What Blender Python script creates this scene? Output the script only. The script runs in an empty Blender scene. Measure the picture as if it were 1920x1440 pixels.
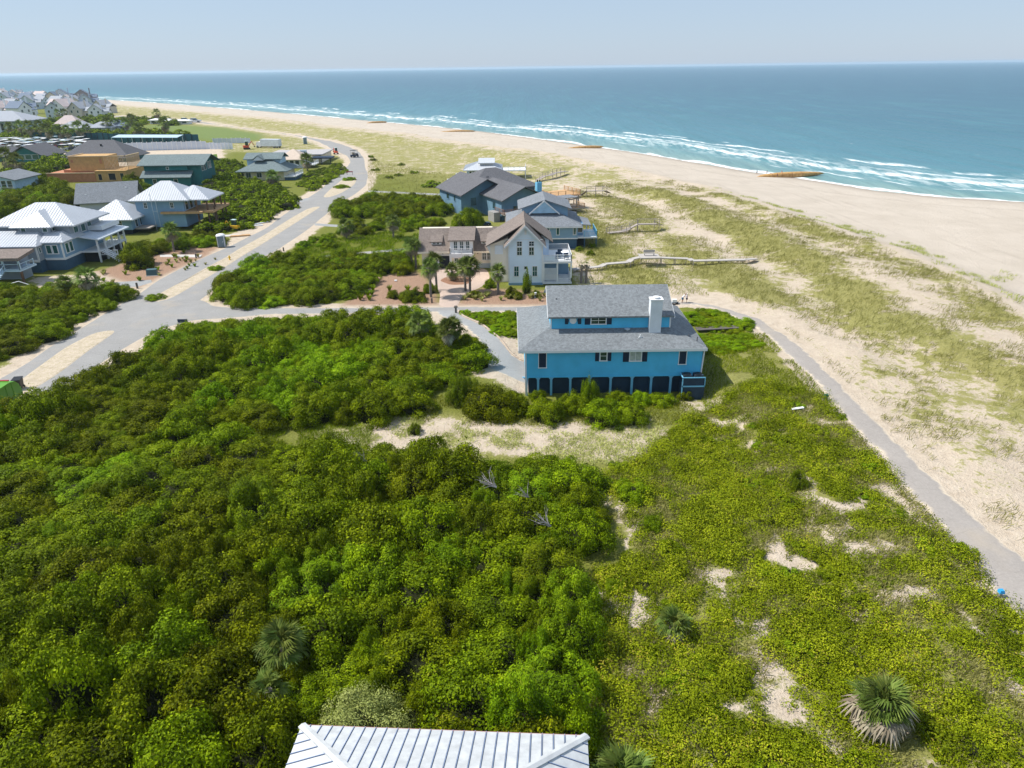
import bpy, math, random
import numpy as np
from mathutils import Matrix, Vector

R = math.radians
scene = bpy.context.scene
COL = scene.collection

# ------------------------------------------------------------------ camera
F_PX, CX, CY, CAM_H = 1330.0, 960.0, 720.0, 30.0
PITCH, ROLL = R(24.08), R(0.774)
c_f = np.array([0, math.cos(PITCH), -math.sin(PITCH)])
_r0 = np.array([1.0, 0, 0]); _u0 = np.cross(_r0, c_f)
c_r = _r0 * math.cos(ROLL) - _u0 * math.sin(ROLL)
c_u = _u0 * math.cos(ROLL) + _r0 * math.sin(ROLL)
c_p = np.array([0, 0, CAM_H])
cam_d = bpy.data.cameras.new('camera')
cam = bpy.data.objects.new('camera', cam_d); COL.objects.link(cam)
cam_d.sensor_fit = 'HORIZONTAL'; cam_d.sensor_width = 36.0
cam_d.lens = 36.0 * F_PX / 1920.0
cam_d.clip_start = 0.5; cam_d.clip_end = 90000
M = Matrix.Identity(4)
for i in range(3):
    M[i][0] = c_r[i]; M[i][1] = c_u[i]; M[i][2] = -c_f[i]; M[i][3] = c_p[i]
cam.matrix_world = M
scene.camera = cam

# ------------------------------------------------------------------ sky, sun, exposure
SUN_V = Vector((0.78, -0.10, -1.0)).normalized()          # the way the light travels
SUN_EL = math.asin(-SUN_V.z)
world = bpy.data.worlds.new('World'); scene.world = world; world.use_nodes = True
wn = world.node_tree; wn.nodes.clear()
sky = wn.nodes.new('ShaderNodeTexSky'); sky.sky_type = 'NISHITA'; sky.sun_disc = False
sky.sun_elevation = SUN_EL
sky.sun_rotation = math.atan2(-SUN_V.x, -SUN_V.y)
sky.altitude = 0; sky.air_density = 1.0; sky.dust_density = 0.35; sky.ozone_density = 4.0
bg = wn.nodes.new('ShaderNodeBackground'); bg.inputs[1].default_value = 0.102
wo = wn.nodes.new('ShaderNodeOutputWorld')
tn = wn.nodes.new('ShaderNodeMix'); tn.data_type = 'RGBA'; tn.inputs[0].default_value = 0.72; tn.inputs[7].default_value = (4.2, 5.3, 6.9, 1)   # thin even haze over the whole sky
wn.links.new(sky.outputs[0], tn.inputs[6]); wn.links.new(tn.outputs[2], bg.inputs[0]); wn.links.new(bg.outputs[0], wo.inputs[0])
sl = bpy.data.lights.new('sun', 'SUN'); sl.energy = 5.0; sl.angle = R(0.53); sl.color = (1.0, 0.955, 0.88)
so = bpy.data.objects.new('sun', sl); COL.objects.link(so)
so.rotation_euler = SUN_V.to_track_quat('-Z', 'Y').to_euler(); so.location = (-80, 20, 120)
scene.view_settings.view_transform = 'Standard'
scene.view_settings.look = 'None'
scene.view_settings.exposure = 0.24
scene.view_settings.gamma = 1.0
scene.view_settings.use_curve_mapping = False
scene.render.engine = 'CYCLES'
scene.cycles.max_bounces = 6; scene.cycles.diffuse_bounces = 3; scene.cycles.glossy_bounces = 2
scene.cycles.transmission_bounces = 2; scene.cycles.transparent_max_bounces = 4; scene.cycles.volume_bounces = 1
scene.cycles.use_denoising = True

# ------------------------------------------------------------------ layout helpers
def ray(px, py):
    return c_f * F_PX + c_r * (px - CX) + c_u * (CY - py)
def at(px, py, z=0.0):
    d = ray(px, py); return c_p + d * ((z - CAM_H) / d[2])
def atY(px, py, Y):
    d = ray(px, py); return c_p + d * (Y / d[1])

def sstep(a, b, x):
    t = np.clip((x - a) / (b - a), 0, 1); return t * t * (3 - 2 * t)

def _hash(ix, iy, s):
    n = (ix.astype(np.int64) * 374761393 + iy.astype(np.int64) * 668265263 + s * 1442695041) & 0x7fffffff
    n = ((n ^ (n >> 13)) * 1274126177) & 0x7fffffff
    return ((n ^ (n >> 16)) & 0xffff) / 65535.0
def vnoise(x, y, s=0):
    ix = np.floor(x); iy = np.floor(y); fx = x - ix; fy = y - iy
    fx = fx * fx * (3 - 2 * fx); fy = fy * fy * (3 - 2 * fy)
    a = _hash(ix, iy, s); b = _hash(ix + 1, iy, s); c = _hash(ix, iy + 1, s); d = _hash(ix + 1, iy + 1, s)
    return (a * (1 - fx) + b * fx) * (1 - fy) + (c * (1 - fx) + d * fx) * fy
def fbm(x, y, s=0, o=3):
    v = 0; a = 0.5; t = 0
    for i in range(o):
        v = v + a * vnoise(x * 2 ** i, y * 2 ** i, s + i * 7); t += a; a *= 0.5
    return v / t

def poly_in(poly, x, y):
    x = np.asarray(x, float); y = np.asarray(y, float); ins = np.zeros(x.shape, bool)
    n = len(poly)
    for i in range(n):
        x0, y0 = poly[i][0], poly[i][1]; x1, y1 = poly[(i + 1) % n][0], poly[(i + 1) % n][1]
        if y0 == y1: continue
        c = ((y0 > y) != (y1 > y)) & (x < (x1 - x0) * (y - y0) / (y1 - y0) + x0)
        ins ^= c
    return ins
def line_d(line, x, y, signed=False):
    """distance to a polyline; signed: positive on the left of its direction"""
    x = np.asarray(x, float); y = np.asarray(y, float)
    best = np.full(x.shape, 1e18); sg = np.ones(x.shape)
    for i in range(len(line) - 1):
        ax, ay = line[i][0], line[i][1]; bx, by = line[i + 1][0], line[i + 1][1]
        dx, dy = bx - ax, by - ay; L = dx * dx + dy * dy + 1e-9
        t = np.clip(((x - ax) * dx + (y - ay) * dy) / L, 0, 1)
        qx = x - (ax + t * dx); qy = y - (ay + t * dy); d = qx * qx + qy * qy
        m = d < best - 1e-9
        best = np.where(m, d, best)
        if signed:
            cr = dx * (y - ay) - dy * (x - ax)
            sg = np.where(m, np.where(cr >= 0, 1.0, -1.0), sg)
    d = np.sqrt(best)
    return d * sg if signed else d
def poly_sd(poly, x, y):
    d = line_d(list(poly) + [poly[0]], x, y); return np.where(poly_in(poly, x, y), d, -d)

# ------------------------------------------------------------------ objects
def tag(o, label=None, cat=None, group=None, kind=None):
    if label: o['label'] = label
    if cat: o['category'] = cat
    if group: o['group'] = group
    if kind: o['kind'] = kind
    return o

def mesh_np(name, verts, faces=None, quads=None, tris=None):
    """mesh from numpy arrays of vertices and quads / tris"""
    me = bpy.data.meshes.new(name)
    verts = np.asarray(verts, np.float32).reshape(-1, 3)
    nq = 0 if quads is None else len(quads); nt = 0 if tris is None else len(tris)
    me.vertices.add(len(verts)); me.vertices.foreach_set('co', verts.ravel())
    loops = []
    if nq: loops.append(np.asarray(quads, np.int32).ravel())
    if nt: loops.append(np.asarray(tris, np.int32).ravel())
    loops = np.concatenate(loops)
    me.loops.add(len(loops)); me.loops.foreach_set('vertex_index', loops)
    me.polygons.add(nq + nt)
    st = np.concatenate([np.arange(nq) * 4, nq * 4 + np.arange(nt) * 3]).astype(np.int32)
    me.polygons.foreach_set('loop_start', st)
    me.update(calc_edges=True); me.validate()
    return me

class MB:
    """collects simple solids into one mesh"""
    def __init__(s): s.v = []; s.f = []
    def add(s, vs, fs):
        b = len(s.v); s.v += [tuple(map(float, v)) for v in vs]; s.f += [tuple(i + b for i in f) for f in fs]; return s
    def box(s, x0, x1, y0, y1, z0, z1):
        if x0 > x1: x0, x1 = x1, x0
        if y0 > y1: y0, y1 = y1, y0
        if z0 > z1: z0, z1 = z1, z0
        return s.add([(x0, y0, z0), (x1, y0, z0), (x1, y1, z0), (x0, y1, z0), (x0, y0, z1), (x1, y0, z1), (x1, y1, z1), (x0, y1, z1)],
                     [(3, 2, 1, 0), (4, 5, 6, 7), (0, 1, 5, 4), (1, 2, 6, 5), (2, 3, 7, 6), (3, 0, 4, 7)])
    def slab(s, pts, t):
        """flat polygon with a thickness t downwards"""
        n = len(pts); lo = [(p[0], p[1], p[2] - t) for p in pts]
        return s.add(list(pts) + lo, [tuple(range(n)), tuple(range(2 * n - 1, n - 1, -1))] +
                     [(i, n + i, n + (i + 1) % n, (i + 1) % n) for i in range(n)])
    def prism(s, a, b):
        """polygon a swept to polygon b (same count)"""
        n = len(a)
        return s.add(list(a) + list(b), [tuple(range(n - 1, -1, -1)), tuple(range(n, 2 * n))] +
                     [(i, (i + 1) % n, n + (i + 1) % n, n + i) for i in range(n)])
    def tube(s, p0, p1, r0, r1=None, n=8, cap=True):
        r1 = r0 if r1 is None else r1
        p0 = Vector(p0); p1 = Vector(p1); d = (p1 - p0).normalized()
        a = d.orthogonal().normalized(); b = d.cross(a)
        v = [p0 + (a * math.cos(k * 2 * math.pi / n) + b * math.sin(k * 2 * math.pi / n)) * r0 for k in range(n)] + \
            [p1 + (a * math.cos(k * 2 * math.pi / n) + b * math.sin(k * 2 * math.pi / n)) * r1 for k in range(n)]
        f = [(k, (k + 1) % n, n + (k + 1) % n, n + k) for k in range(n)]
        if cap: f += [tuple(range(n - 1, -1, -1)), tuple(range(n, 2 * n))]
        return s.add(v, f)
    def lathe(s, c, prof, n=12, axis='z', sx=1, sy=1):
        v = []; f = []
        for (r, h) in prof:
            for k in range(n):
                a = k * 2 * math.pi / n
                p = (r * math.cos(a) * sx, r * math.sin(a) * sy, h)
                if axis == 'x': p = (p[2], p[0], p[1])
                if axis == 'y': p = (p[0], p[2], p[1])
                v.append((c[0] + p[0], c[1] + p[1], c[2] + p[2]))
        m = len(prof)
        for i in range(m - 1):
            for k in range(n): f.append((i * n + k, i * n + (k + 1) % n, (i + 1) * n + (k + 1) % n, (i + 1) * n + k))
        f.append(tuple(range(n - 1, -1, -1))); f.append(tuple(range((m - 1) * n, m * n)))
        return s.add(v, f)
    def mesh(s, name, off=(0, 0, 0), yaw=0.0):
        c, sn = math.cos(-yaw), math.sin(-yaw); out = []
        for (x, y, z) in s.v:
            x -= off[0]; y -= off[1]; z -= off[2]
            out.append((x * c - y * sn, x * sn + y * c, z))
        me = bpy.data.meshes.new(name); me.from_pydata(out, [], s.f); me.update(); return me

class Thing:
    """an Empty at the thing's base; parts are given in world coordinates (or local=True)"""
    def __init__(s, name, label, cat, loc, yaw=0.0, group=None, local=False):
        s.loc = tuple(map(float, loc)); s.yaw = yaw; s.local = local
        s.root = bpy.data.objects.new(name, None); COL.objects.link(s.root)
        s.root.empty_display_size = 0.3
        s.root.location = s.loc; s.root.rotation_euler = (0, 0, yaw); tag(s.root, label, cat, group)
    def part(s, name, mb, mat, parent=None, smooth=False, kind=None):
        me = mb.mesh(name) if s.local else mb.mesh(name, s.loc, s.yaw)
        return s.part_mesh(name, me, mat, parent, smooth, kind)
    def part_mesh(s, name, me, mat, parent=None, smooth=False, kind=None):
        if not me.materials: me.materials.append(mat)
        if smooth: me.polygons.foreach_set('use_smooth', [True] * len(me.polygons))
        o = bpy.data.objects.new(name, me); COL.objects.link(o); o.parent = parent or s.root
        if kind: o['kind'] = kind
        return o

def copy_tree(o, parent=None):
    c = o.copy(); COL.objects.link(c); c.parent = parent
    for ch in o.children: copy_tree(ch, c)
    return c

# ------------------------------------------------------------------ materials
def srgb(r, g, b):
    f = lambda c: ((c / 255 + 0.055) / 1.055) ** 2.4 if c / 255 > 0.04045 else c / 255 / 12.92
    return (f(r), f(g), f(b))
class NT:
    def __init__(s, name):
        s.m = bpy.data.materials.new(name); s.m.use_nodes = True; s.t = s.m.node_tree; s.t.nodes.clear()
        s.out = s.t.nodes.new('ShaderNodeOutputMaterial')
    def n(s, typ, **k):
        nd = s.t.nodes.new('ShaderNode' + typ)
        for a, b in k.items():
            if a.startswith('i_'): nd.inputs[a[2:].replace('_', ' ')].default_value = b
            elif a.startswith('n') and a[1:].isdigit(): nd.inputs[int(a[1:])].default_value = b
            else: setattr(nd, a, b)
        return nd
    def l(s, a, b): s.t.links.new(a, b)
    def pos(s):
        if not hasattr(s, '_p'): s._p = s.n('NewGeometry').outputs['Position']
        return s._p
    def noise(s, scale, detail=3, rough=0.55, vec=None, dist=0.0):
        nd = s.n('TexNoise'); nd.inputs['Scale'].default_value = scale; nd.inputs['Detail'].default_value = detail
        nd.inputs['Roughness'].default_value = rough; nd.inputs['Distortion'].default_value = dist
        s.l(vec or s.pos(), nd.inputs['Vector']); return nd.outputs['Fac']
    def math(s, op, a, b=None, c=None, clamp=False):
        nd = s.n('Math', operation=op); nd.use_clamp = clamp
        for i, q in enumerate((a, b, c)):
            if q is None: continue
            if isinstance(q, (int, float)): nd.inputs[i].default_value = q
            else: s.l(q, nd.inputs[i])
        return nd.outputs[0]
    def ramp(s, fac, stops, interp='LINEAR'):
        nd = s.n('ValToRGB'); cr = nd.color_ramp; cr.interpolation = interp
        while len(cr.elements) < len(stops): cr.elements.new(0.5)
        for e, (p, c) in zip(cr.elements, stops):
            e.position = p; e.color = (*c, 1) if len(c) == 3 else c
        s.l(fac, nd.inputs[0]); return nd.outputs[0]
    def sm(s, x, a, b):
        nd = s.n('MapRange', interpolation_type='SMOOTHSTEP'); nd.inputs['From Min'].default_value = a; nd.inputs['From Max'].default_value = b
        s.l(x, nd.inputs['Value']); return nd.outputs[0]
    def mix(s, fac, a, b, blend='MIX'):
        nd = s.n('Mix', data_type='RGBA', blend_type=blend)
        for sock, q in ((nd.inputs[0], fac), (nd.inputs[6], a), (nd.inputs[7], b)):
            if isinstance(q, (int, float)): sock.default_value = q
            elif isinstance(q, tuple): sock.default_value = (*q, 1) if len(q) == 3 else q
            else: s.l(q, sock)
        return nd.outputs[2]
    def attr(s, name):
        nd = s.n('Attribute', attribute_name=name); return nd.outputs['Fac']
    def bsdf(s, color, rough=0.8, bump=None, bs=0.3, bd=0.05, spec=0.3, metal=0.0):
        p = s.n('BsdfPrincipled'); p.inputs['Roughness'].default_value = rough if isinstance(rough, (int, float)) else 0.5
        if not isinstance(rough, (int, float)): s.l(rough, p.inputs['Roughness'])
        p.inputs['Specular IOR Level'].default_value = spec; p.inputs['Metallic'].default_value = metal
        if isinstance(color, tuple): p.inputs['Base Color'].default_value = (*color, 1)
        else: s.l(color, p.inputs['Base Color'])
        if bump is not None:
            b = s.n('Bump'); b.inputs['Strength'].default_value = bs; b.inputs['Distance'].default_value = bd
            s.l(bump, b.inputs['Height']); s.l(b.outputs[0], p.inputs['Normal'])
        return p
    def done(s, sh): s.l(sh.outputs[0] if hasattr(sh, 'outputs') else sh, s.out.inputs['Surface']); return s.m

_mats = {}
def paint(name, col, rough=0.7, var=0.12, scale=1.2, lines=0.0, spec=0.3, metal=0.0, bs=0.25, fine=0.0):
    """painted or coated surface: colour with soft dirt variation; lines = clapboard spacing in m"""
    if name in _mats: return _mats[name]
    t = NT(name); a = t.noise(scale, 4, 0.6)
    lo = tuple(c * (1 - var) for c in col); hi = tuple(min(1, c * (1 + var)) for c in col)
    c = t.ramp(a, [(0.3, lo), (0.7, hi)])
    h = None
    if fine > 0:
        b = t.noise(9.0, 2, 0.7); c = t.mix(fine, c, t.ramp(b, [(0.3, tuple(q * 0.45 for q in col)), (0.75, tuple(min(1, q * 1.5) for q in col))])); h = b
    if lines > 0:
        sp = t.n('SeparateXYZ'); t.l(t.pos(), sp.inputs[0])
        fr = t.math('FRACT', t.math('DIVIDE', sp.outputs[2], lines))
        h = t.math('POWER', fr, 0.6)
    _mats[name] = t.done(t.bsdf(c, rough, h, bs, 0.02, spec, metal)); return _mats[name]

# ================================================================== the land
SEA_Z = -3.2
# edge of the dune grass and the waterline, each running from the near right to the far left
VEG = [at(*p, 0.8)[:2] for p in [(2600, 900), (2250, 730), (1920, 600), (1800, 530), (1690, 478), (1560, 432), (1450, 395), (1330, 352), (1260, 338), (1170, 316),
       (1000, 284), (900, 271), (750, 251), (600, 233), (500, 222), (400, 212), (300, 203), (200, 194), (100, 189), (0, 186)]]
SHORE = [at(*p, SEA_Z)[:2] for p in [(2700, 480), (2250, 412), (1920, 378), (1760, 369), (1640, 357), (1540, 340), (1400, 321), (1200, 287), (1000, 259), (900, 246), (800, 236),
         (700, 227), (600, 218), (500, 209), (400, 201), (300, 193), (200, 187), (100, 182), (0, 178.5)]]
def extend(l, k0, k1):
    a = np.array(l); d0 = (a[0] - a[1]) / np.linalg.norm(a[0] - a[1]); d1 = (a[-1] - a[-2]) / np.linalg.norm(a[-1] - a[-2])
    return [tuple(a[0] + d0 * k0)] + [tuple(p) for p in a] + [tuple(a[-1] + d1 * k1)]
VEG = extend(VEG, 400, 4000); SHORE = extend(SHORE, 400, 4000)

def px(l, z=0.0): return [tuple(at(a, b, z)[:2]) for a, b in l]
ROAD_L = px([(-140, 790), (-60, 740), (13, 700), (78, 658), (146, 616), (216, 574), (263, 548), (281, 530), (370, 486), (427, 462), (500, 425), (546, 390), (571, 374), (600, 353), (625, 332),
             (650, 313), (656, 303), (650, 292.5), (629, 284), (600, 267.5), (567, 257), (517, 249), (462, 241.5), (420, 236), (380, 231), (300, 224), (215, 219)])
ROAD_R = px([(-60, 870), (20, 808), (78, 767), (113, 742), (157, 709), (197, 680), (250, 645), (299, 621), (360, 580), (406, 543), (458, 498), (515, 474), (573, 436), (600, 415), (619, 397), (644, 378), (671, 363),
             (690, 347), (692, 330), (686, 313), (685, 301), (675, 284), (650, 274), (621, 264), (587, 259), (546, 252), (496, 246), (440, 238), (390, 229.5), (300, 221.5), (215, 217)])
SIDE_T = px([(330, 556), (385, 561), (400, 572), (430, 576), (500, 577), (640, 577), (760, 576), (870, 575), (969, 575), (1040, 573)])
SIDE_B = px([(250, 640), (299, 619), (360, 601), (430, 597), (500, 590), (640, 588), (749, 585.6), (860, 585), (969, 584), (1040, 584)])
DRIVE_O = px([(860, 583), (868, 593), (905, 609), (939, 636), (959, 661), (983, 673), (1010, 676)])
DRIVE_I = px([(815, 583), (830, 594), (868, 609), (895, 633), (908, 656), (905, 687), (990, 716)])
PATH_Z = 1.0
PATH_L = px([(1150, 566), (1290, 571), (1341, 579), (1410, 607), (1424, 621), (1445, 635), (1477, 666), (1512, 698), (1540, 726), (1564, 757), (1599, 799), (1651, 851), (1686, 905), (1737, 954), (1806, 1040), (1875, 1113), (1920, 1169), (1980, 1250), (2060, 1380)], PATH_Z)
PATH_R = px([(1150, 562), (1296, 566), (1357, 577), (1421, 597), (1459, 621), (1480, 634), (1506, 655), (1547, 694), (1573, 720), (1599, 747), (1651, 799), (1714, 862), (1773, 918), (1832, 976), (1920, 1050), (1990, 1120), (2060, 1190), (2150, 1290), (2260, 1420)], PATH_Z)
def resample(l, n):
    a = np.array(l, float); s = np.concatenate([[0], np.cumsum(np.linalg.norm(np.diff(a, axis=0), axis=1))]); t = np.linspace(0, s[-1], n)
    return np.stack([np.interp(t, s, a[:, 0]), np.interp(t, s, a[:, 1])], 1)
def smooth_line(l, n, k=2):
    a = resample(l, n)
    for _ in range(k): a[1:-1] = (a[:-2] + 2 * a[1:-1] + a[2:]) / 4
    return a
def mid(a, b, n=60): return [tuple(p) for p in (resample(a, n) + resample(b, n)) / 2]
PATH_C = mid(PATH_L, PATH_R)
ROAD_P = ROAD_L + ROAD_R[::-1]; SIDE_P = SIDE_T + SIDE_B[::-1]; DRIVE_P = DRIVE_O + DRIVE_I[::-1]

def height(x, y):
    x = np.asarray(x, float); y = np.asarray(y, float)
    dv = line_d(VEG, x, y, True) * -1        # positive towards the sea
    ds = line_d(SHORE, x, y, True) * -1
    n1 = fbm(x * 0.05, y * 0.05, 3); n2 = fbm(x * 0.16, y * 0.16, 11)
    # the lot right of the blue house lies about a metre higher than the house
    z = sstep(19.2, 22.4, x) * PATH_Z * sstep(120, 96, y) - 0.35 * sstep(-2, 1.5, x) * sstep(21, 19, x) * sstep(60, 64, y) * sstep(84, 80, y)
    pd = line_d(PATH_C, x, y)
    dune = sstep(-60, -12, dv) * sstep(2.2, 6.5, pd) * (y > 20)
    # low ridges run along the beach
    ridge = np.sin((dv + 6 * n1) * 0.42)
    z = z + dune * (0.9 * (n2 - 0.45) + 0.5 * ridge * n1 + 1.3 * sstep(-30, -6, dv) * (0.4 + n1))
    w = np.clip(dv / np.maximum(dv - ds, 1e-3), 0, 1)
    zb = 0.2 - 3.4 * w + 0.12 * (n2 - 0.5)
    zb = np.where(ds > 0, SEA_Z - 0.05 - 0.04 * np.minimum(ds, 60), zb)
    k = sstep(-3, 9, dv)
    return z * (1 - k) + zb * k
def hz(x, y): return float(height(np.array([x]), np.array([y]))[0])
def atg(a, b):
    z = 0.0
    for _ in range(8):
        p = at(a, b, z); z = 0.5 * z + 0.5 * hz(p[0], p[1])
    p = at(a, b, z); return np.array([p[0], p[1], hz(p[0], p[1])])

def graded(lo, hi, a, b, step, g):
    """coordinates from lo to hi, even spacing `step` inside [a, b], growing by g outside"""
    v = list(np.arange(a, b + 1e-6, step)); s = step; p = v[-1]
    while p < hi: s *= g; p += s; v.append(min(p, hi))
    s = step; p = v[0]; w = []
    while p > lo: s *= g; p -= s; w.append(max(p, lo))
    return np.array(w[::-1] + v)
def grid_mesh(name, xs, ys, zf):
    X, Y = np.meshgrid(xs, ys); x = X.ravel(); y = Y.ravel(); z = zf(x, y)
    nx, ny = len(xs), len(ys); i = np.arange(nx * ny).reshape(ny, nx)
    q = np.stack([i[:-1, :-1], i[:-1, 1:], i[1:, 1:], i[1:, :-1]], -1).reshape(-1, 4)
    return mesh_np(name, np.stack([x, y, z], 1), quads=q), x, y
def fattr(me, name, v):
    a = me.attributes.new(name, 'FLOAT', 'POINT'); a.data.foreach_set('value', np.asarray(v, np.float32))

gxs = graded(-5000, 900, -62, 62, 0.75, 1.035); gys = graded(-60, 5200, 18, 122, 0.75, 1.022)
g_me, gx, gy = grid_mesh('ground', gxs, gys, height)
dv = -line_d(VEG, gx, gy, True); ds = -line_d(SHORE, gx, gy, True); pd = line_d(PATH_C, gx, gy)
rd = np.maximum.reduce([poly_sd(ROAD_P, gx, gy), poly_sd(SIDE_P, gx, gy), poly_sd(DRIVE_P, gx, gy)])   # > 0 on the roads
veg = np.full(gx.shape, 0.92); green = np.full(gx.shape, 0.75)
dunez = np.maximum(sstep(-75, -40, dv) * (gy > 108), (gx > 19.5) * sstep(-1.0, 2.0, pd) * (poly_in(px([(1150, 566), (1341, 579), (1424, 621), (1512, 698), (1599, 799), (1737, 954), (1920, 1169), (2060, 1380), (3600, 1380), (3600, 300), (1150, 300)], PATH_Z), gx, gy)))
dunez = np.maximum(dunez, poly_in(px([(1075, 540), (1150, 565), (1360, 580), (1400, 400), (1080, 400)]), gx, gy) * 1.0)
dunez = np.maximum(dunez, (gy > 230) * poly_in(px([(690, 360), (860, 330), (900, 250), (200, 190), (200, 215), (470, 238), (640, 262), (690, 300)]), gx, gy) * 1.0)
veg = veg * (1 - dunez) + dunez * (0.57 - 0.34 * sstep(-17, 5, dv) + 0.20 * np.sin((dv + 12 * fbm(gx * 0.03, gy * 0.03, 5)) * 0.42) * (gy < 190) + 0.55 * (fbm(gx * 0.06, gy * 0.06, 15) - 0.5) * (gy < 230) + 0.04 * (gy > 190))
green = green * (1 - dunez) + dunez * 0.16
veg = np.where(pd < 10, veg - 0.55 * sstep(9.5, 3.0, pd) * (gx > 20) * dunez, veg)
veg = np.where(dv > 0, 0.26 - 0.26 * sstep(0, 16, dv), veg); green = np.where(dv > -2, 0.08, green)
def zone(poly, v=None, g=None, soft=1.5, z=0.0):
    global veg, green
    m = sstep(-soft, soft, poly_sd(px(poly, z), gx, gy))
    if v is not None: veg = veg * (1 - m) + v * m
    if g is not None: green = green * (1 - m) + g * m
    return m
# sandy clearing in front of the blue house, and the thin ground cover right of the thicket
zone([(560, 815), (640, 795), (800, 775), (1000, 790), (1230, 785), (1300, 830), (1270, 900), (1200, 870), (1090, 870), (900, 850), (700, 850)], 0.34, 0.12)
zone([(1270, 735), (1400, 700), (1540, 740), (1600, 810), (1690, 920), (1800, 1050), (1920, 1190), (2000, 1500), (1150, 1500), (1130, 1240), (1180, 1050), (1160, 920), (1300, 840)], 0.40, 0.35)
zone([(1290, 690), (1420, 620), (1520, 710), (1545, 745), (1400, 760), (1320, 740)], 0.85, 0.4)
def cover_density(x, y):
    '''plants thin out in narrow winding traces that run down the slope'''
    w = 1.6 * fbm(x * 0.25, y * 0.25, 44, 2); u = x + 0.22 * y
    s_ = np.minimum(np.abs(vnoise(u * 0.42 + w, y * 0.13, 43) - 0.5), np.abs(vnoise(u * 0.30 + 9 + w, y * 0.17, 48) - 0.5)) * 2
    return 0.20 + 0.34 * sstep(0.0, 0.30, s_) + 0.42 * (fbm(x * 0.9, y * 0.9, 45, 3) - 0.28) + 0.22 * (fbm(x * 0.14, y * 0.14, 47, 2) - 0.5)
COVER = [(1095, 885), (1190, 852), (1290, 770), (1420, 720), (1536, 740), (1598, 811), (1692, 918), (1806, 1044), (1922, 1182), (2026, 1315), (2120, 1520), (1060, 1520), (1085, 1400), (1060, 1330), (1115, 1235), (1140, 1160), (1060, 1085), (1170, 1040), (1165, 990), (1130, 930)]
m_ = sstep(-0.5, 0.8, poly_sd(px(COVER, 0.8), gx, gy)); veg = veg * (1 - m_) + m_ * np.clip((cover_density(gx, gy) - 0.14) * 2.6, 0.22, 0.85); green = green * (1 - m_) + 0.42 * m_
# yards
zone([(60, 520), (130, 515), (250, 500), (340, 470), (415, 470), (400, 490), (290, 540), (240, 560), (60, 545)], 0.25, 0.2)
zone([(430, 440), (520, 405), (560, 385), (545, 395), (505, 425), (440, 460)], 0.15, 0.1)
zone([(560, 460), (700, 430), (790, 440), (780, 480), (640, 490), (540, 480)], 0.97, 0.85)
zone([(185, 300), (240, 275), (420, 277), (420, 296), (330, 300), (200, 320)], 0.05, 0.1, 3)
zone([(430, 285), (420, 265), (640, 262), (690, 300), (640, 300), (600, 290)], 0.6, 0.3, 3)
zone([(0, 300), (0, 284), (120, 286), (180, 290), (60, 305)], 0.2, 0.3, 3)
m_lawn = np.zeros(gx.shape)
for q in ([(268, 236), (310, 233), (420, 239), (492, 252), (490, 262), (390, 264), (300, 248)],):
    m_lawn = np.maximum(m_lawn, sstep(-2, 2, poly_sd(px(q), gx, gy)))
m_mulch = np.zeros(gx.shape)
for q in ([(640, 573), (700, 520), (770, 505), (800, 520), (820, 556), (822, 572)], [(857, 572), (868, 552), (905, 540), (990, 545), (1030, 545), (1030, 572)],
          [(180, 510), (240, 490), (330, 462), (400, 464), (395, 476), (300, 520), (262, 540)], [(295, 470), (330, 460), (412, 463), (400, 472)]):
    m_mulch = np.maximum(m_mulch, sstep(-0.8, 0.8, poly_sd(px(q), gx, gy)))
# sand shoulders along every road
shoulder = sstep(-3.4, -0.6, rd + 0.8 * (fbm(gx * 0.25, gy * 0.25, 9) - 0.5))
veg = veg * (1 - 0.85 * shoulder); green = green * (1 - 0.6 * shoulder)
pe = np.minimum(line_d(PATH_L, gx, gy), line_d(PATH_R, gx, gy))
ps = sstep(1.7, 0.5, pe + 1.0 * (fbm(gx * 0.3, gy * 0.3, 19) - 0.5)); veg = veg * (1 - 0.9 * ps)
fattr(g_me, 'veg', np.clip(veg, 0, 1)); fattr(g_me, 'green', np.clip(green, 0, 1)); fattr(g_me, 'lawn', m_lawn); fattr(g_me, 'mulch', m_mulch)
fattr(g_me, 'shore', ds); fattr(g_me, 'beach', sstep(-2, 10, dv))
g_me.polygons.foreach_set('use_smooth', [True] * len(g_me.polygons))

t = NT('ground_sand_and_grass')
nb = t.noise(0.9, 5, 0.65); nf = t.noise(5.0, 4, 0.7); nw = t.noise(0.12, 4, 0.6)
sand = t.ramp(nb, [(0.25, (0.45, 0.365, 0.275)), (0.75, (0.61, 0.52, 0.415))])
sand = t.mix(t.math('MULTIPLY', t.sm(nf, 0.52, 0.72), 0.45), sand, (0.33, 0.24, 0.15))
bsand = t.ramp(nw, [(0.3, (0.475, 0.41, 0.335)), (0.7, (0.55, 0.48, 0.40))])
mb_ = t.n('Mapping'); t.l(t.pos(), mb_.inputs[0]); mb_.inputs['Rotation'].default_value = (0, 0, R(-58)); mb_.inputs['Scale'].default_value = (1.0, 0.06, 1.0); trk = t.noise(0.55, 4, 0.7, mb_.outputs[0]); bsand = t.mix(t.math('MULTIPLY', t.sm(trk, 0.54, 0.68), 0.35), bsand, (0.36, 0.30, 0.24)); bsand = t.mix(t.math('MULTIPLY', t.sm(nf, 0.55, 0.7), 0.25), bsand, (0.38, 0.32, 0.25))
sand = t.mix(t.attr('beach'), sand, bsand)
sd = t.attr('shore')
wetn = t.math('ADD', sd, t.math('MULTIPLY', t.math('SUBTRACT', nw, 0.5), 10.0))
sand = t.mix(t.math('MULTIPLY', t.sm(wetn, -9, -1.0), 0.65), sand, (0.30, 0.245, 0.20))
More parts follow.
